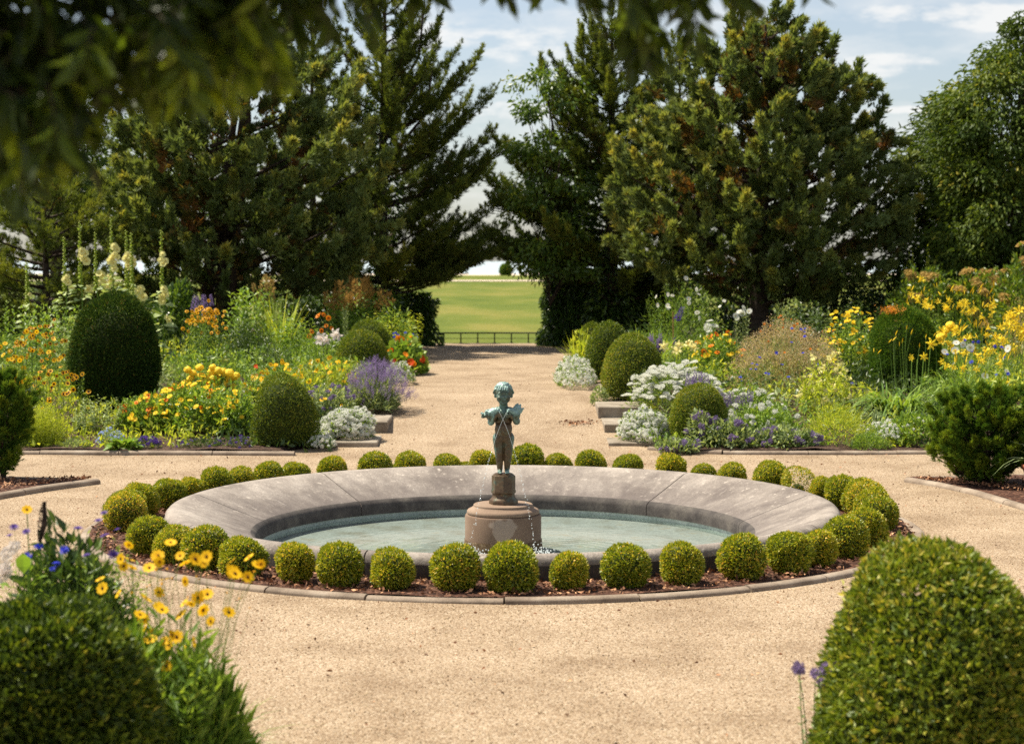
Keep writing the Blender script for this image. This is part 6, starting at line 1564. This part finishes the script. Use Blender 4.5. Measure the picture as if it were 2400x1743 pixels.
# lavender
P = herb('lavender', 'big violet lavender bush leaning over the left edge of the walk', 'lavender', 868, 26.9, 846, 130, depth=1.0)
n = 430; D = rng.normal(size=(n, 3)); D[:, 2] = np.abs(D[:, 2]) + .35; D = unit(D); L_ = rng.uniform(.75, 1.05, n); T_ = D * L_[:, None] * [P.rx * 1.35, P.ry * 1.2, P.h]; T_[:, 0] += .10
stems(P.g, T_ * [.15, .15, .05], T_, .005, P.mi('grey'), .5); P.mound(2600, .10, 'grey', LEAFS_NARROW, inner=.05, top=.55)
big = np.argsort(T_[:, 1])[:240]; put('lavender_spike', T_[big] + P.base - unit(D[big]) * .02, P.o, .10, [.1, 0, 1], .25, 'flower_spike')
rest = np.setdiff1d(np.arange(n), big); g = Geo(); scatter(g, mesh_T('lavender_spike'), T_[rest], D[rest] + [0, 0, .3], .10, .5); o = g.obj('flower_spikes', M['lavender'], P.o); o['kind'] = 'stuff'; P.done()
P = herb('alyssum', 'large white alyssum cushion over the left step blocks', 'flowers', 806, 24.75, 958, 140, depth=.95).mound(2600, .045, 'herb', inner=.5); P.mass(mesh_T('alyssum'), 1250, .025, 'white', inner=.72); P.done()
P = herb('alyssum', 'small white alyssum tail beside the front box dome', 'flowers', 752, 23.9, 1020, 60, depth=.4).mound(500, .03, 'herb'); P.mass(mesh_T('alyssum'), 110, .022, 'white'); P.done()

# ------------------------------------------------------------------ right bed, back to front
P = herb('cosmos_clump', 'feathery clump with white cosmos flowers before the dark ivy', 'flowers', 1600, 36, 660, 190).leafy(60, 40, .13, 'herb', THREAD, hvar=.4, w=.006); P.mound(2200, .11, 'herb', THREAD, inner=.05)
put('cosmos', [at(x, y, 35.4) for x, y in [(1538, 695), (1542, 715), (1566, 690), (1576, 692), (1565, 716), (1568, 722), (1614, 700), (1632, 678), (1641, 679), (1638, 690), (1615, 710), (1687, 718), (1634, 732), (1655, 737), (1697, 705), (1608, 652), (1640, 745)]], P.o, .046, TOCAM, .8); P.done()
P = herb('white_spire', 'grey leaved stems with white star flowers left of the thick trunk', 'flowers', 1738, 35, 712, 50).leafy(9, 34, .10, 'grey', LEAFS_NARROW, hvar=.2); P.tipbloom('cosmos', 6, .06); P.done()
# staked delphinium
p = at(1577, 770, 34); o = empty('garden_stake', (p[0], 34, .4), 'thin brown stake rising out of the right bed beside a purple spire', 'stake'); g = Geo(); tube(g, [(0, 0, 0), (.01, 0, .6), (0, 0, 1.15)], .012, 6); g.obj('cane', M['stake'], o)
P = herb('delphinium', 'single deep purple delphinium spire tied to the stake', 'flower', 1584, 33.9, 704, 16); tube(P.g, [(0, 0, 0), (.01, 0, P.h * .6), (.04, 0, P.h)], .008, 5, P.mi('herb'), .4); put('delphinium_spike', [P.base + [.0, -.02, P.h * .72]], P.o, .34, [.5, 0, 1], .05, 'flower_spike'); P.done()
P = herb('delphinium', 'second short purple spire half hidden below the stake', 'flower', 1582, 33.6, 770, 14).leafy(3, 18, .08, 'herbdark', LEAFS_NARROW); put('delphinium_spike', [P.base + [0, 0, P.h * .6]], P.o, .2, [0, 0, 1], .1, 'flower_spike'); P.done()
P = herb('iris_clump', 'dark green iris blades behind the large yellowish box dome', 'plant', 1520, 33, 742, 110).blades(110, .95, .035, 'herb', (.1, .6), .2, lean=.45); P.done()
P = herb('iris_clump', 'green blades right of the stake below the cosmos', 'plant', 1630, 33.2, 765, 90).blades(80, .8, .035, 'herbdark', (.2, .7), .2, lean=.4); P.done()
P = herb('iris_clump', 'yellow green blades left of the middle box dome by the walk', 'plant', 1370, 33.5, 775, 90).blades(120, .75, .04, 'lime', (.05, .5), .15, lean=.35); P.mound(500, .08, 'lime'); P.done()
P = herb('alyssum', 'white alyssum spilling along the right edge of the walk', 'flowers', 1346, 30.8, 838, 92, depth=2.4).mound(2200, .05, 'herb', inner=.5); P.mass(mesh_T('alyssum'), 800, .026, 'white', inner=.7); P.done()
P = herb('feathery_plant', 'small grey green tuft at the top step block', 'plant', 1405, 27.4, 905, 40).mound(420, .05, 'grey'); P.done()
P = herb('salvia_spires', 'violet salvia spires just right of the large yellowish box dome', 'flowers', 1538, 30.5, 788, 34).leafy(16, 16, .08, 'herbdark', hvar=.2); P.tipbloom('salvia_spike', 10, .24, [0, 0, 1], .08, 'spike', (0, 0, -.18)); P.done()
P = herb('lily_clump', 'three pale cream lilies low in front of calendulas', 'flowers', 1598, 30, 800, 70).leafy(22, 20, .10, 'herb', LEAFS_NARROW); put('cream_lily', [at(1555, 812, 29.5), at(1586, 820, 29.5), at(1592, 808, 29.6), at(1614, 806, 29.6), at(1628, 812, 29.7)], P.o, .09, [0, -1, .3], .4); P.done()
P = herb('calendula_clump', 'orange and yellow calendula clump left of the brown haze plant', 'flowers', 1685, 30.3, 786, 130).leafy(60, 22, .09, 'herb', hvar=.3); P.mound(1300, .09, 'herb'); P.bloom('calendula', 22, .048, axis=[0, -.6, 1], zlo=.6); P.bloom('calendula_orange', 16, .05, axis=[0, -.6, 1], zlo=.5); P.done()
P = herb('white_umbel_plant', 'pale tall umbels rising before the thick juniper trunk', 'flowers', 1676, 33, 748, 60).leafy(14, 18, .10, 'herb'); P.tipbloom('yarrow', 6, .07, [0, -.4, 1]); P.done()
P = herb('dark_perennial', 'dark tall leafy clump right of the thick juniper trunk', 'plant', 1880, 36.5, 700, 150).leafy(44, 30, .16, 'herbdark', LEAFS, hvar=.35); P.done()
P = herb('dark_perennial', 'dark narrow leaved lily stems without flowers left of the green yew dome', 'plant', 2010, 35, 700, 100).leafy(24, 34, .16, 'herbdark', LEAFS_NARROW, hvar=.3, droop=.2); P.done()
P = herb('grey_perennial', 'silvery leaved tall stems between thick trunk and haze plant', 'plant', 1830, 34.5, 700, 60).leafy(12, 32, .12, 'grey', LEAFS_NARROW, hvar=.3); P.done()
P = herb('calendula_clump', 'long drift of bright yellow calendula left of the green yew dome', 'flowers', 1990, 30.5, 748, 150).leafy(80, 22, .09, 'herb', hvar=.4); P.mound(900, .09, 'herb'); P.bloom('calendula', 110, .038, axis=[0, -.6, 1], zlo=.45, lift=1.05); P.done()
# brown haze dome
P = herb('haze_plant', 'wide dome of airy pinkish brown seed haze in the right bed', 'plant', 1842, 29, 752, 280, depth=1.9)
n = 700; A = np.concatenate([P.disc(n, .3), np.zeros((n, 1))], 1); Q, D = P.dome(n, .7); stems(P.g, A, Q, .0035, P.mi('straw'), .4)
Q, D = P.dome(22000, .5); scatter_mix(P.g, [t_leaf(.5, .1)], Q * [1, 1, 1.02], D + rng.normal(size=Q.shape), rng.uniform(.012, .028, len(Q)), rng.uniform(0, 1, len(Q)), P.mi('haze'))
Q, D = P.dome(2600, .3); scatter_mix(P.g, THREAD, Q * [.95, .95, .7], D + rng.normal(size=Q.shape) * .5 + [0, 0, .6], .10, rng.uniform(0, 1, len(Q)), P.mi('grey'))
P.bloom('calendula_orange', 26, .02, zlo=.55); P.done()
P = herb('cornflower_clump', 'blue cornflowers scattered in front of the brown haze dome', 'flowers', 1800, 27.6, 850, 160).leafy(34, 14, .09, 'grey', LEAFS_NARROW, hvar=.6, w=.004)
put('cornflower', [at(x, y, 27.3) for x, y in [(1856, 770), (1877, 772), (1887, 771), (1885, 778), (1886, 789), (1855, 803), (1820, 827), (1780, 838), (1833, 855), (1763, 853), (1760, 866), (1774, 855), (1771, 866), (1795, 875), (1801, 877), (1848, 884), (1735, 885), (1738, 893), (1882, 828), (1916, 855), (1985, 892), (1996, 898), (1977, 905), (1900, 878)]], P.o, .027, [0, -.6, 1], .3); P.done()
P = herb('nicotiana', 'pale yellow tube flowered tobacco plant below the haze dome', 'flowers', 1935, 26.3, 838, 140).leafy(36, 14, .10, 'lime', LEAFS, hvar=.5); P.mound(500, .08, 'lime'); P.bloom('trumpet', 70, .075, axis=[.3, -.7, .1], jit=.7, zlo=.25); P.done()
P = herb('daylily', 'single yellow daylily leaning over the brown haze dome', 'flower', 1960, 26.8, 850, 20); b0 = at(1985, 900, 26.8) - P.base; e0 = at(1952, 842, 26.8) - P.base; tube(P.g, [b0 * [1, 1, 0], b0, e0], .006, 5, P.mi('herb'), .5); put('daylily', [e0 + P.base], P.o, .085, [-.5, -1, .2], .1); P.done()
P = herb('yarrow_drift', 'broad drift of white flat yarrow heads below the large yellowish box dome', 'flowers', 1580, 26.6, 858, 230, depth=1.6).leafy(110, 20, .08, 'grey', LEAFS_NARROW + THREAD, hvar=.3); P.mound(1500, .07, 'herb', LEAFS_NARROW); P.bloom('yarrow', 190, .054, axis=[0, -.35, 1], jit=.25, zlo=.35, lift=1.05); P.done()
P = herb('yarrow_drift', 'looser white yarrow heads between salvia spikes and haze dome', 'flowers', 1755, 26.2, 905, 150).leafy(60, 20, .08, 'herb', LEAFS_NARROW, hvar=.4); P.mound(700, .07, 'herb'); P.bloom('yarrow', 50, .048, axis=[0, -.35, 1], jit=.3, zlo=.4); P.done()
P = herb('salvia_spires', 'violet salvia spires standing in the white yarrow', 'flowers', 1640, 25.7, 878, 60).leafy(26, 16, .07, 'grey', LEAFS_NARROW, hvar=.3); P.tipbloom('salvia_spike', 12, .20, [0, 0, 1], .1, 'spike', (0, 0, -.14)); P.done()
P = herb('salvia_spires', 'violet salvia spires right above the front right box dome', 'flowers', 1722, 25.4, 912, 90).leafy(34, 16, .07, 'grey', LEAFS_NARROW, hvar=.3); P.tipbloom('salvia_spike', 15, .18, [0, 0, 1], .12, 'spike', (0, 0, -.14)); P.done()
P = herb('alyssum', 'white alyssum cushion between step blocks and the front right box dome', 'flowers', 1508, 24.7, 962, 120, depth=1.2).mound(2600, .045, 'herb', inner=.5); P.mass(mesh_T('alyssum'), 980, .025, 'white', inner=.7); P.done()
for k, (px, Y, top, w, nb, lab) in enumerate([(1590, 23.6, 1035, 100, 16, 'violet heliotrope at the foot of the front right box dome'), (1700, 23.9, 985, 150, 26, 'dark leaved violet heliotrope right of the front right box dome'), (1830, 24.0, 1000, 170, 22, 'dark leaved heliotrope with few violet heads near the edging'), (1640, 23.95, 958, 60, 7, 'tall heliotrope shoot standing before the box dome')]):
    P = herb('heliotrope', lab, 'flowers', px, Y, top, w).leafy(int(w * .42), 16, .085, 'grey' if k == 3 else 'herbdark', LEAFS, hvar=.4); P.mound(int(w * 6), .075, 'grey'); P.bloom('heliotrope', nb, .045, zlo=.25); P.done()
P = herb('white_phlox', 'white flower clusters above the violet heliotrope', 'flowers', 1790, 24.9, 945, 170).leafy(60, 18, .08, 'herb', LEAFS, hvar=.4); P.mound(700, .07, 'herb'); P.bloom('yarrow', 26, .042, zlo=.4); P.done()
P = herb('lime_mound', 'soft lime green feathery mound at the edging of the right bed', 'plant', 1965, 24.3, 945, 170, depth=1.0).mound(4200, .05, 'lime', THREAD + LEAFS_NARROW, inner=.3); P.done()
P = herb('lime_mound', 'darker green low feathery mound spilling over the right edging', 'plant', 2040, 23.75, 1012, 90, depth=.6).mound(1800, .05, 'herb', THREAD + LEAFS_NARROW, inner=.3); P.done()
P = herb('alyssum', 'bright white alyssum patch near the block yew', 'flowers', 2070, 24.25, 990, 130, depth=.9).mound(1000, .045, 'herb'); P.mass(mesh_T('alyssum'), 220, .024, 'white', zlo=.4, inner=.7); P.done()
P = herb('leafy_edging_plant', 'bright green leafy plant between alyssum and block yew', 'plant', 2150, 24.2, 968, 130).mound(1500, .07, 'herb', inner=.4); P.mass(mesh_T('alyssum'), 30, .026, 'white', zlo=.3); P.done()
P = herb('daylily_clump', 'big arching green daylily leaf clump before the green yew dome', 'plant', 2112, 26.2, 884, 210, depth=1.1).blades(420, .92, .032, 'herb', (.5, 1.3), .45, k=.55, lean=.8, lo=.0, hi=.85)
for x, y in [(2182, 800), (2165, 838), (2137, 838), (2150, 842)]: tube(P.g, [np.array([(at(x, y, 26.6) - P.base)[0] * .8, .2, .3]), at(x, y, 26.6) - P.base], .006, 5, P.mi('herb'), .5)
put('daylily', [at(2182, 806, 26.5), at(2165, 836, 26.5)], P.o, .085, [.2, -1, .3], .2); put('daylily', [at(2137, 838, 26.5)], P.o, .06, [-.8, -.5, 0], .1)
bx = [(2095, 795), (2100, 782), (2115, 800), (2136, 780), (2060, 825), (2048, 822), (2190, 785), (2155, 812), (2085, 800), (2125, 770), (2170, 790), (2108, 808)]
B_ = np.array([at(x, y, 26.6) for x, y in bx]); stems(P.g, np.stack([(B_[:, 0] - P.base[0]) * .85, 0 * B_[:, 0] + .1, 0 * B_[:, 0] + .2], 1), B_ - P.base, .007, P.mi('herb'), .5); put('lily_bud', B_, P.o, .06, [.3, 0, 1], .35, 'bud'); P.done()
# daylily mass at the right
def daylilies(label, px, Y, top, w, pts, nb, depth=None):
    P = herb('daylily_drift', label, 'flowers', px, Y, top + 22, w, depth=depth, group=None).blades(int(w * 1.1), .75, .03, 'herb', (.3, 1.0), .35, k=.9, lean=.5, hi=.9); P.leafy(int(w * .25), 12, .10, 'herb', LEAFS_NARROW, hvar=.5)
    Q = np.array([at(x, y, Y + rng.uniform(-.4, .3)) for x, y in pts]); A = np.stack([(Q[:, 0] - P.base[0]) * .9, (Q[:, 1] - P.base[1]), np.maximum(.02, (Q[:, 2] - P.base[2]) * .3)], 1)
    stems(P.g, A, Q - P.base, .007, P.mi('herb'), .6); put('daylily', Q, P.o, .082, [0, -1, .45], .55)
    b = np.array([at(px + rng.uniform(-.5, .5) * w, top + rng.uniform(0, 60), Y + rng.uniform(-.4, .3)) for _ in range(nb)]); A = np.stack([(b[:, 0] - P.base[0]) * .9, b[:, 1] - P.base[1], np.maximum(.02, (b[:, 2] - P.base[2]) * .5)], 1); stems(P.g, A, b - P.base, .006, P.mi('herb'), .6); put('lily_bud', b, P.o, .085, [.2, 0, 1], .4, 'bud'); P.done()
R_ = np.random.default_rng(21)
def cloud(n, x0, x1, y0, y1, slope=0.0):
    x = R_.uniform(x0, x1, n); return [(a, b + slope * (a - x0)) for a, b in zip(x, R_.uniform(y0, y1, n))]
daylilies('upper drift of yellow daylilies above the green yew dome', 2225, 32.5, 668, 210, [(2158, 655), (2135, 690)] + cloud(28, 2130, 2330, 690, 725, .12), 40)
daylilies('thick drift of yellow daylilies right of the green yew dome', 2280, 28.5, 752, 180, cloud(32, 2205, 2390, 775, 850, -.1), 26)
daylilies('loose yellow daylilies at the right edge of the frame', 2385, 28.0, 720, 90, [(2388, 728), (2375, 745), (2368, 760), (2392, 790), (2398, 770)] + cloud(10, 2340, 2400, 735, 800), 14)
daylilies('front yellow daylilies above the block yew', 2275, 26.8, 830, 190, [(2218, 858), (2256, 828), (2292, 832), (2303, 845), (2256, 862), (2288, 865), (2235, 862), (2342, 852), (2363, 897), (2310, 820), (2240, 825)], 8)
P = herb('marigold_clump', 'few round lemon marigold heads right of the green yew dome', 'flowers', 2222, 29.2, 755, 50).leafy(14, 16, .09, 'herb'); put('marigold', [at(x, y, 28.6) for x, y in [(2227, 762), (2218, 774), (2234, 771), (2210, 785), (2204, 790), (2240, 768)]], P.o, .058, [0, -.5, 1], .2); P.done()
P = herb('cornflower_clump', 'blue and white small flowers among the right daylilies', 'flowers', 2290, 27.6, 790, 180).leafy(30, 12, .08, 'grey', LEAFS_NARROW, hvar=.5, w=.004); P.bloom('cornflower', 14, .032, zlo=.4); P.bloom('cosmos', 9, .055, zlo=.4); P.done()
P = herb('grey_perennial', 'grey green low leaves in front of the right daylilies', 'plant', 2250, 25.4, 895, 200).leafy(50, 20, .09, 'grey', LEAFS_NARROW, hvar=.5); P.mound(900, .08, 'herb', LEAFS_NARROW); P.done()
P = herb('green_perennial', 'leafy green clump between yew dome and upper daylilies', 'plant', 2180, 31, 742, 150).leafy(50, 22, .10, 'herb', LEAFS_NARROW + LEAFS, hvar=.4); P.done()
# flowering shrubs at the back right
for px, Y, top, w, n, lab in [(2310, 38, 618, 230, 26, 'large shrub with tan domed flower heads below the vine draped tree'), (2160, 38.5, 610, 170, 9, 'sprawling shrub with few tan flower heads right of the bronze juniper'), (2390, 36, 610, 120, 12, 'shrub with tan flower heads cut by the right edge')]:
    P = herb('hydrangea_shrub', lab, 'shrub', px, Y, top, w, depth=2.0).mound(3600, .12, 'tree', inner=.3, lo=.2); P.leafy(30, 16, .1, 'tree', LEAFS); P.bloom('hydrangea', n, .15, axis=[0, -.6, 1], jit=.3, zlo=.35, lift=.98); P.done()
P = herb('rose_shoots', 'yellowish loose shoots at the right foot of the bronze juniper', 'shrub', 2155, 39.5, 572, 130).leafy(26, 26, .10, 'lime', LEAFS, hvar=.5); P.done()
P = herb('brown_grass', 'hazy brown seed heads at the right edge of the frame', 'plant', 2385, 33, 690, 80); Q, D = P.dome(2600, .3); scatter_mix(P.g, [t_leaf(.4, .1)], Q, D + rng.normal(size=Q.shape), .03, rng.uniform(0, .6, len(Q)), P.mi('plume_haze') if 'plume_haze' in M else P.mi('straw')); P.blades(60, 1.1, .01, 'straw', (.1, .4), .1); P.done()

# ------------------------------------------------------------------ foreground left: coreopsis and cornflowers
P = Plant('coreopsis_clump', 'tall blurred clump of dark eyed yellow coreopsis in the left foreground', 'flowers', 400, 8.6, 1320, 260, depth=.7, z=0.0)
n = 150; b = P.disc(n, 1.0); A = np.stack([b[:, 0] * .7, b[:, 1], 0 * b[:, 0]], 1); hh = rng.uniform(.45, .85, n) * (1 - .25 * np.clip(b[:, 0] / P.rx, 0, 1)); T_ = np.stack([b[:, 0] * 1.05 + rng.normal(size=n) * .05, b[:, 1] + rng.normal(size=n) * .05, hh], 1)
stems(P.g, A, T_, .005, P.mi('herb'), .5)
per = 9; t = rng.uniform(.1, .95, (n, per)); Q = A[:, None] + (T_ - A)[:, None] * t[..., None]; a = rng.uniform(0, 6.28, (n, per)); scatter_mix(P.g, LEAFS_NARROW, Q.reshape(-1, 3), np.stack([np.cos(a), np.sin(a), .9 + 0 * a], -1).reshape(-1, 3), rng.uniform(.06, .14, n * per), rng.uniform(.1, 1, n * per), P.mi('herb'), up=(0, 0, 1)); P.blades(260, .5, .022, 'herb', (.2, .8), .3, k=1.0, lean=.4)
for cx, top_, rr_ in ((-.24, .72, .2), (-.08, .66, .2), (.08, .58, .2), (.20, .50, .15), (-.05, .42, .3)):
    m_ = 850; D_ = rng.normal(size=(m_, 3)); D_[:, 2] = np.abs(D_[:, 2]); D_ = unit(D_) * (rng.uniform(0, 1, m_) ** .4)[:, None]; scatter_mix(P.g, LEAFS_NARROW, D_ * [rr_, rr_, top_] + [cx, 0, 0], D_ + rng.normal(size=(m_, 3)) * .4 + [.1, 0, 1.3], rng.uniform(.07, .17, m_), rng.uniform(.1, 1, m_), P.mi('herb'))
fp = [(302, 1276), (283, 1309), (303, 1311), (290, 1326), (310, 1330), (400, 1271), (370, 1302), (374, 1316), (366, 1305), (422, 1302), (436, 1319), (458, 1310), (484, 1304), (478, 1317), (544, 1314), (551, 1344), (541, 1335), (546, 1340), (584, 1306), (603, 1323), (612, 1321), (581, 1352), (350, 1330), (386, 1358), (433, 1362), (372, 1387), (478, 1393), (486, 1392), (464, 1400), (432, 1413), (448, 1414), (476, 1429), (371, 1420), (380, 1428), (424, 1440), (235, 1357), (240, 1378), (278, 1391), (337, 1450), (340, 1475), (328, 1440), (358, 1484), (352, 1498), (386, 1502), (396, 1511), (404, 1487), (414, 1492), (456, 1503), (437, 1514), (389, 1560), (395, 1565), (388, 1556), (342, 1402), (536, 1434), (494, 1455)]
Q = np.array([at(x, y, 8.6 + rng.uniform(-.28, .28)) for x, y in fp]); A = np.stack([np.clip((Q[:, 0] - P.base[0]) * .42, -P.rx * .6, P.rx * .45), (Q[:, 1] - P.base[1]) * .6, np.maximum(.0, (Q[:, 2] - P.base[2]) * .05)], 1); stems(P.g, A, Q - P.base, .0045, P.mi('herb'), .6)
put('coreopsis', Q, P.o, .031, [-.1, -.75, .75], .5)
n = 26; Q = np.array([at(rng.uniform(300, 610), rng.uniform(1300, 1430), 8.6 + rng.uniform(-.2, .2)) for _ in range(n)]); put('poppy_head', Q, P.o, .010, [0, 0, 1], .2, 'bud'); A = np.stack([(Q[:, 0] - P.base[0]) * .5, (Q[:, 1] - P.base[1]) * .7, (Q[:, 2] - P.base[2]) * .2], 1); stems(P.g, A, Q - P.base, .0035, P.mi('herb'), .6); P.done()
P = Plant('sage_leaves', 'broad strap leaves at the foot of the coreopsis clump', 'plant', 440, 8.5, 1560, 170, depth=.5, z=0.0).blades(90, .42, .045, 'grey', (.3, .9), .3, k=.8, lean=.8); P.mound(500, .09, 'herb', LEAFS_NARROW, inner=.2); P.done()
P = Plant('cornflower_clump', 'blurred bushy cornflower clump with blue flowers behind the left front bush', 'flowers', 160, 9.3, 1262, 370, depth=.8, z=0.0)
P.leafy(130, 26, .085, 'herb', LEAFS_NARROW, hvar=.3, w=.005); P.mound(5200, .085, 'herbdark', LEAFS_NARROW + LEAFS, inner=.3, lo=.1, hi=1)
bl = [(93, 1280), (89, 1283), (150, 1287), (152, 1292), (63, 1301), (76, 1304), (131, 1321), (136, 1325), (123, 1334)]; vi = [(33, 1237), (23, 1256), (62, 1247), (244, 1203), (230, 1221), (183, 1240), (275, 1242), (246, 1257), (203, 1303), (265, 1298), (270, 1300)]
Q = np.array([at(x, y, 9.0) for x, y in bl + vi]); A = np.stack([(Q[:, 0] - P.base[0]) * .85, Q[:, 1] - P.base[1], (Q[:, 2] - P.base[2]) * .5], 1); stems(P.g, A, Q - P.base, .0035, P.mi('herb'), .5)
put('cornflower', Q[:len(bl)], P.o, .022, [0, -.5, 1], .4); put('cornflower_violet', Q[len(bl):], P.o, .024, [0, -.3, 1], .3); P.done()
P = Plant('coreopsis', 'single yellow coreopsis flower on a thin stem at the far left', 'flower', 62, 9.1, 1195, 10, z=0.0); e = at(63, 1194, 9.1) - P.base; tube(P.g, [(0, 0, 0), (.01, 0, e[2] * .5), e], .003, 5, P.mi('herb'), .5); put('coreopsis', [e + P.base], P.o, .026, [0, -.7, .6], .1); P.done()
P = Plant('plantain_spike', 'dark upright seed spike above the cornflowers at the left', 'plant', 100, 9.0, 1180, 10, z=0.0); b = at(93, 1270, 9.0) - P.base; e = at(103, 1178, 9.0) - P.base; tube(P.g, [(0, 0, 0), b], .004, 5, P.mi('herb'), .4); g = Geo(); t = np.linspace(0, 1, 12); Q = b + (e - b) * t[:, None] + np.stack([.012 * np.sin(t * 3), 0 * t, 0 * t], 1); tube(g, Q, .0025 + .011 * np.sin(np.pi * np.clip(t * .9 + .08, 0, 1)) ** .6, 8)
n = 320; t = rng.uniform(0, 1, n); a = rng.uniform(0, 6.28, n); scatter(g, t_leaf(.5, .1), b + (e - b) * t[:, None] + np.stack([.011 * np.cos(a), .011 * np.sin(a), 0 * a], 1) * np.sin(np.pi * t)[:, None] ** .6, np.stack([np.cos(a), np.sin(a), .9 + 0 * a], 1), .014, .5); M['seed'] = plain_mat('dark_seed_spike', (.05, .035, .03), .8, .1, noise=.4); g.obj('spike', M['seed'], P.o); P.done('stem')
P = Plant('broad_leaf_plant', 'broad green leaf with pale yellow blooms at the left edge', 'plant', 30, 8.9, 1265, 60, depth=.3, z=0.0)
for x, y, s_, ax in [(55, 1345, .13, (.05, -.2, 1)), (28, 1380, .12, (-.8, -.2, .5)), (75, 1370, .10, (.7, -.2, .8)), (20, 1420, .12, (-.4, -.4, .3))]:
    child('leaf', FL['big_leaf'], P.o, tuple(at(x, y, 8.85) - P.base), Vector(ax).to_track_quat('Z', 'Y'), s_)
put('alyssum_cream', [at(x, y, 8.8) for x, y in [(12, 1330), (5, 1345), (18, 1340), (33, 1282), (8, 1352), (14, 1298)]], P.o, .03, TOCAM, .3); tube(P.g, [(0, 0, 0), (.03, 0, .6), at(70, 1330, 8.9) - P.base], .005, 5, P.mi('herb'), .5); P.done('stem')
P = Plant('violet_flower', 'violet flower sprig at the left foot of the right front bush', 'flowers', 1915, 8.9, 1535, 90, depth=.2, z=0.0).leafy(8, 14, .05, 'grey', LEAFS, hvar=.2); P.tipbloom('heliotrope', 7, .03); P.done()
P = Plant('alyssum', 'small white flowers at the right side of the right front bush', 'flowers', 2355, 9.3, 1395, 40, depth=.2, z=0.0).leafy(8, 14, .05, 'herb', LEAFS, hvar=.2); P.tipbloom('cosmos', 5, .022); P.done()

# ------------------------------------------------------------------ low growth that nobody could count
def cover(name, x0, x1, y0, y1, n, mats, hmax, edge=None):
    g = Geo()
    x = rng.uniform(x0, x1, n); y = y0 + (y1 - y0) * rng.uniform(0, 1, n) ** .9; LP = Lump(1.1, 7, 77)
    P2 = np.stack([x, y, 0 * x], 1); h = (.25 + .75 * np.clip(.5 + .6 * LP(P2), 0, 1)) * hmax * np.clip((y - 23.4) / 2.5, .12, 1)
    z = bedz(y) + h * rng.uniform(0, 1, n); k = np.clip((np.clip(.5 + .7 * LP(P2 * .6 + 9), 0, .999) * len(mats)).astype(int), 0, len(mats) - 1)
    for i in range(len(mats)):
        q = k == i; scatter_mix(g, LEAFS + LEAFS_NARROW, np.stack([x, y, z], 1)[q], rng.normal(size=(q.sum(), 3)) + [0, 0, .7], rng.uniform(.05, .13, q.sum()), rng.uniform(0, 1, q.sum()), i)
    return tag(g.obj(name, [M[m] for m in mats]), kind='stuff')
cover('ground_cover', -11.5, -2.3, 23.62, 41, 52000, ['herb', 'herbdark', 'lime', 'herb', 'grey', 'herb'], .6)
cover('ground_cover', 1.95, 11.5, 23.62, 41, 52000, ['herb', 'grey', 'lime', 'herbdark', 'herb', 'lime'], .6)
cover('ground_cover', -14, -2.6, 40, 46.5, 9000, ['vine', 'herbdark'], .9)
cover('ground_cover', 2.6, 14, 40, 46.5, 9000, ['vine', 'herbdark'], .9)
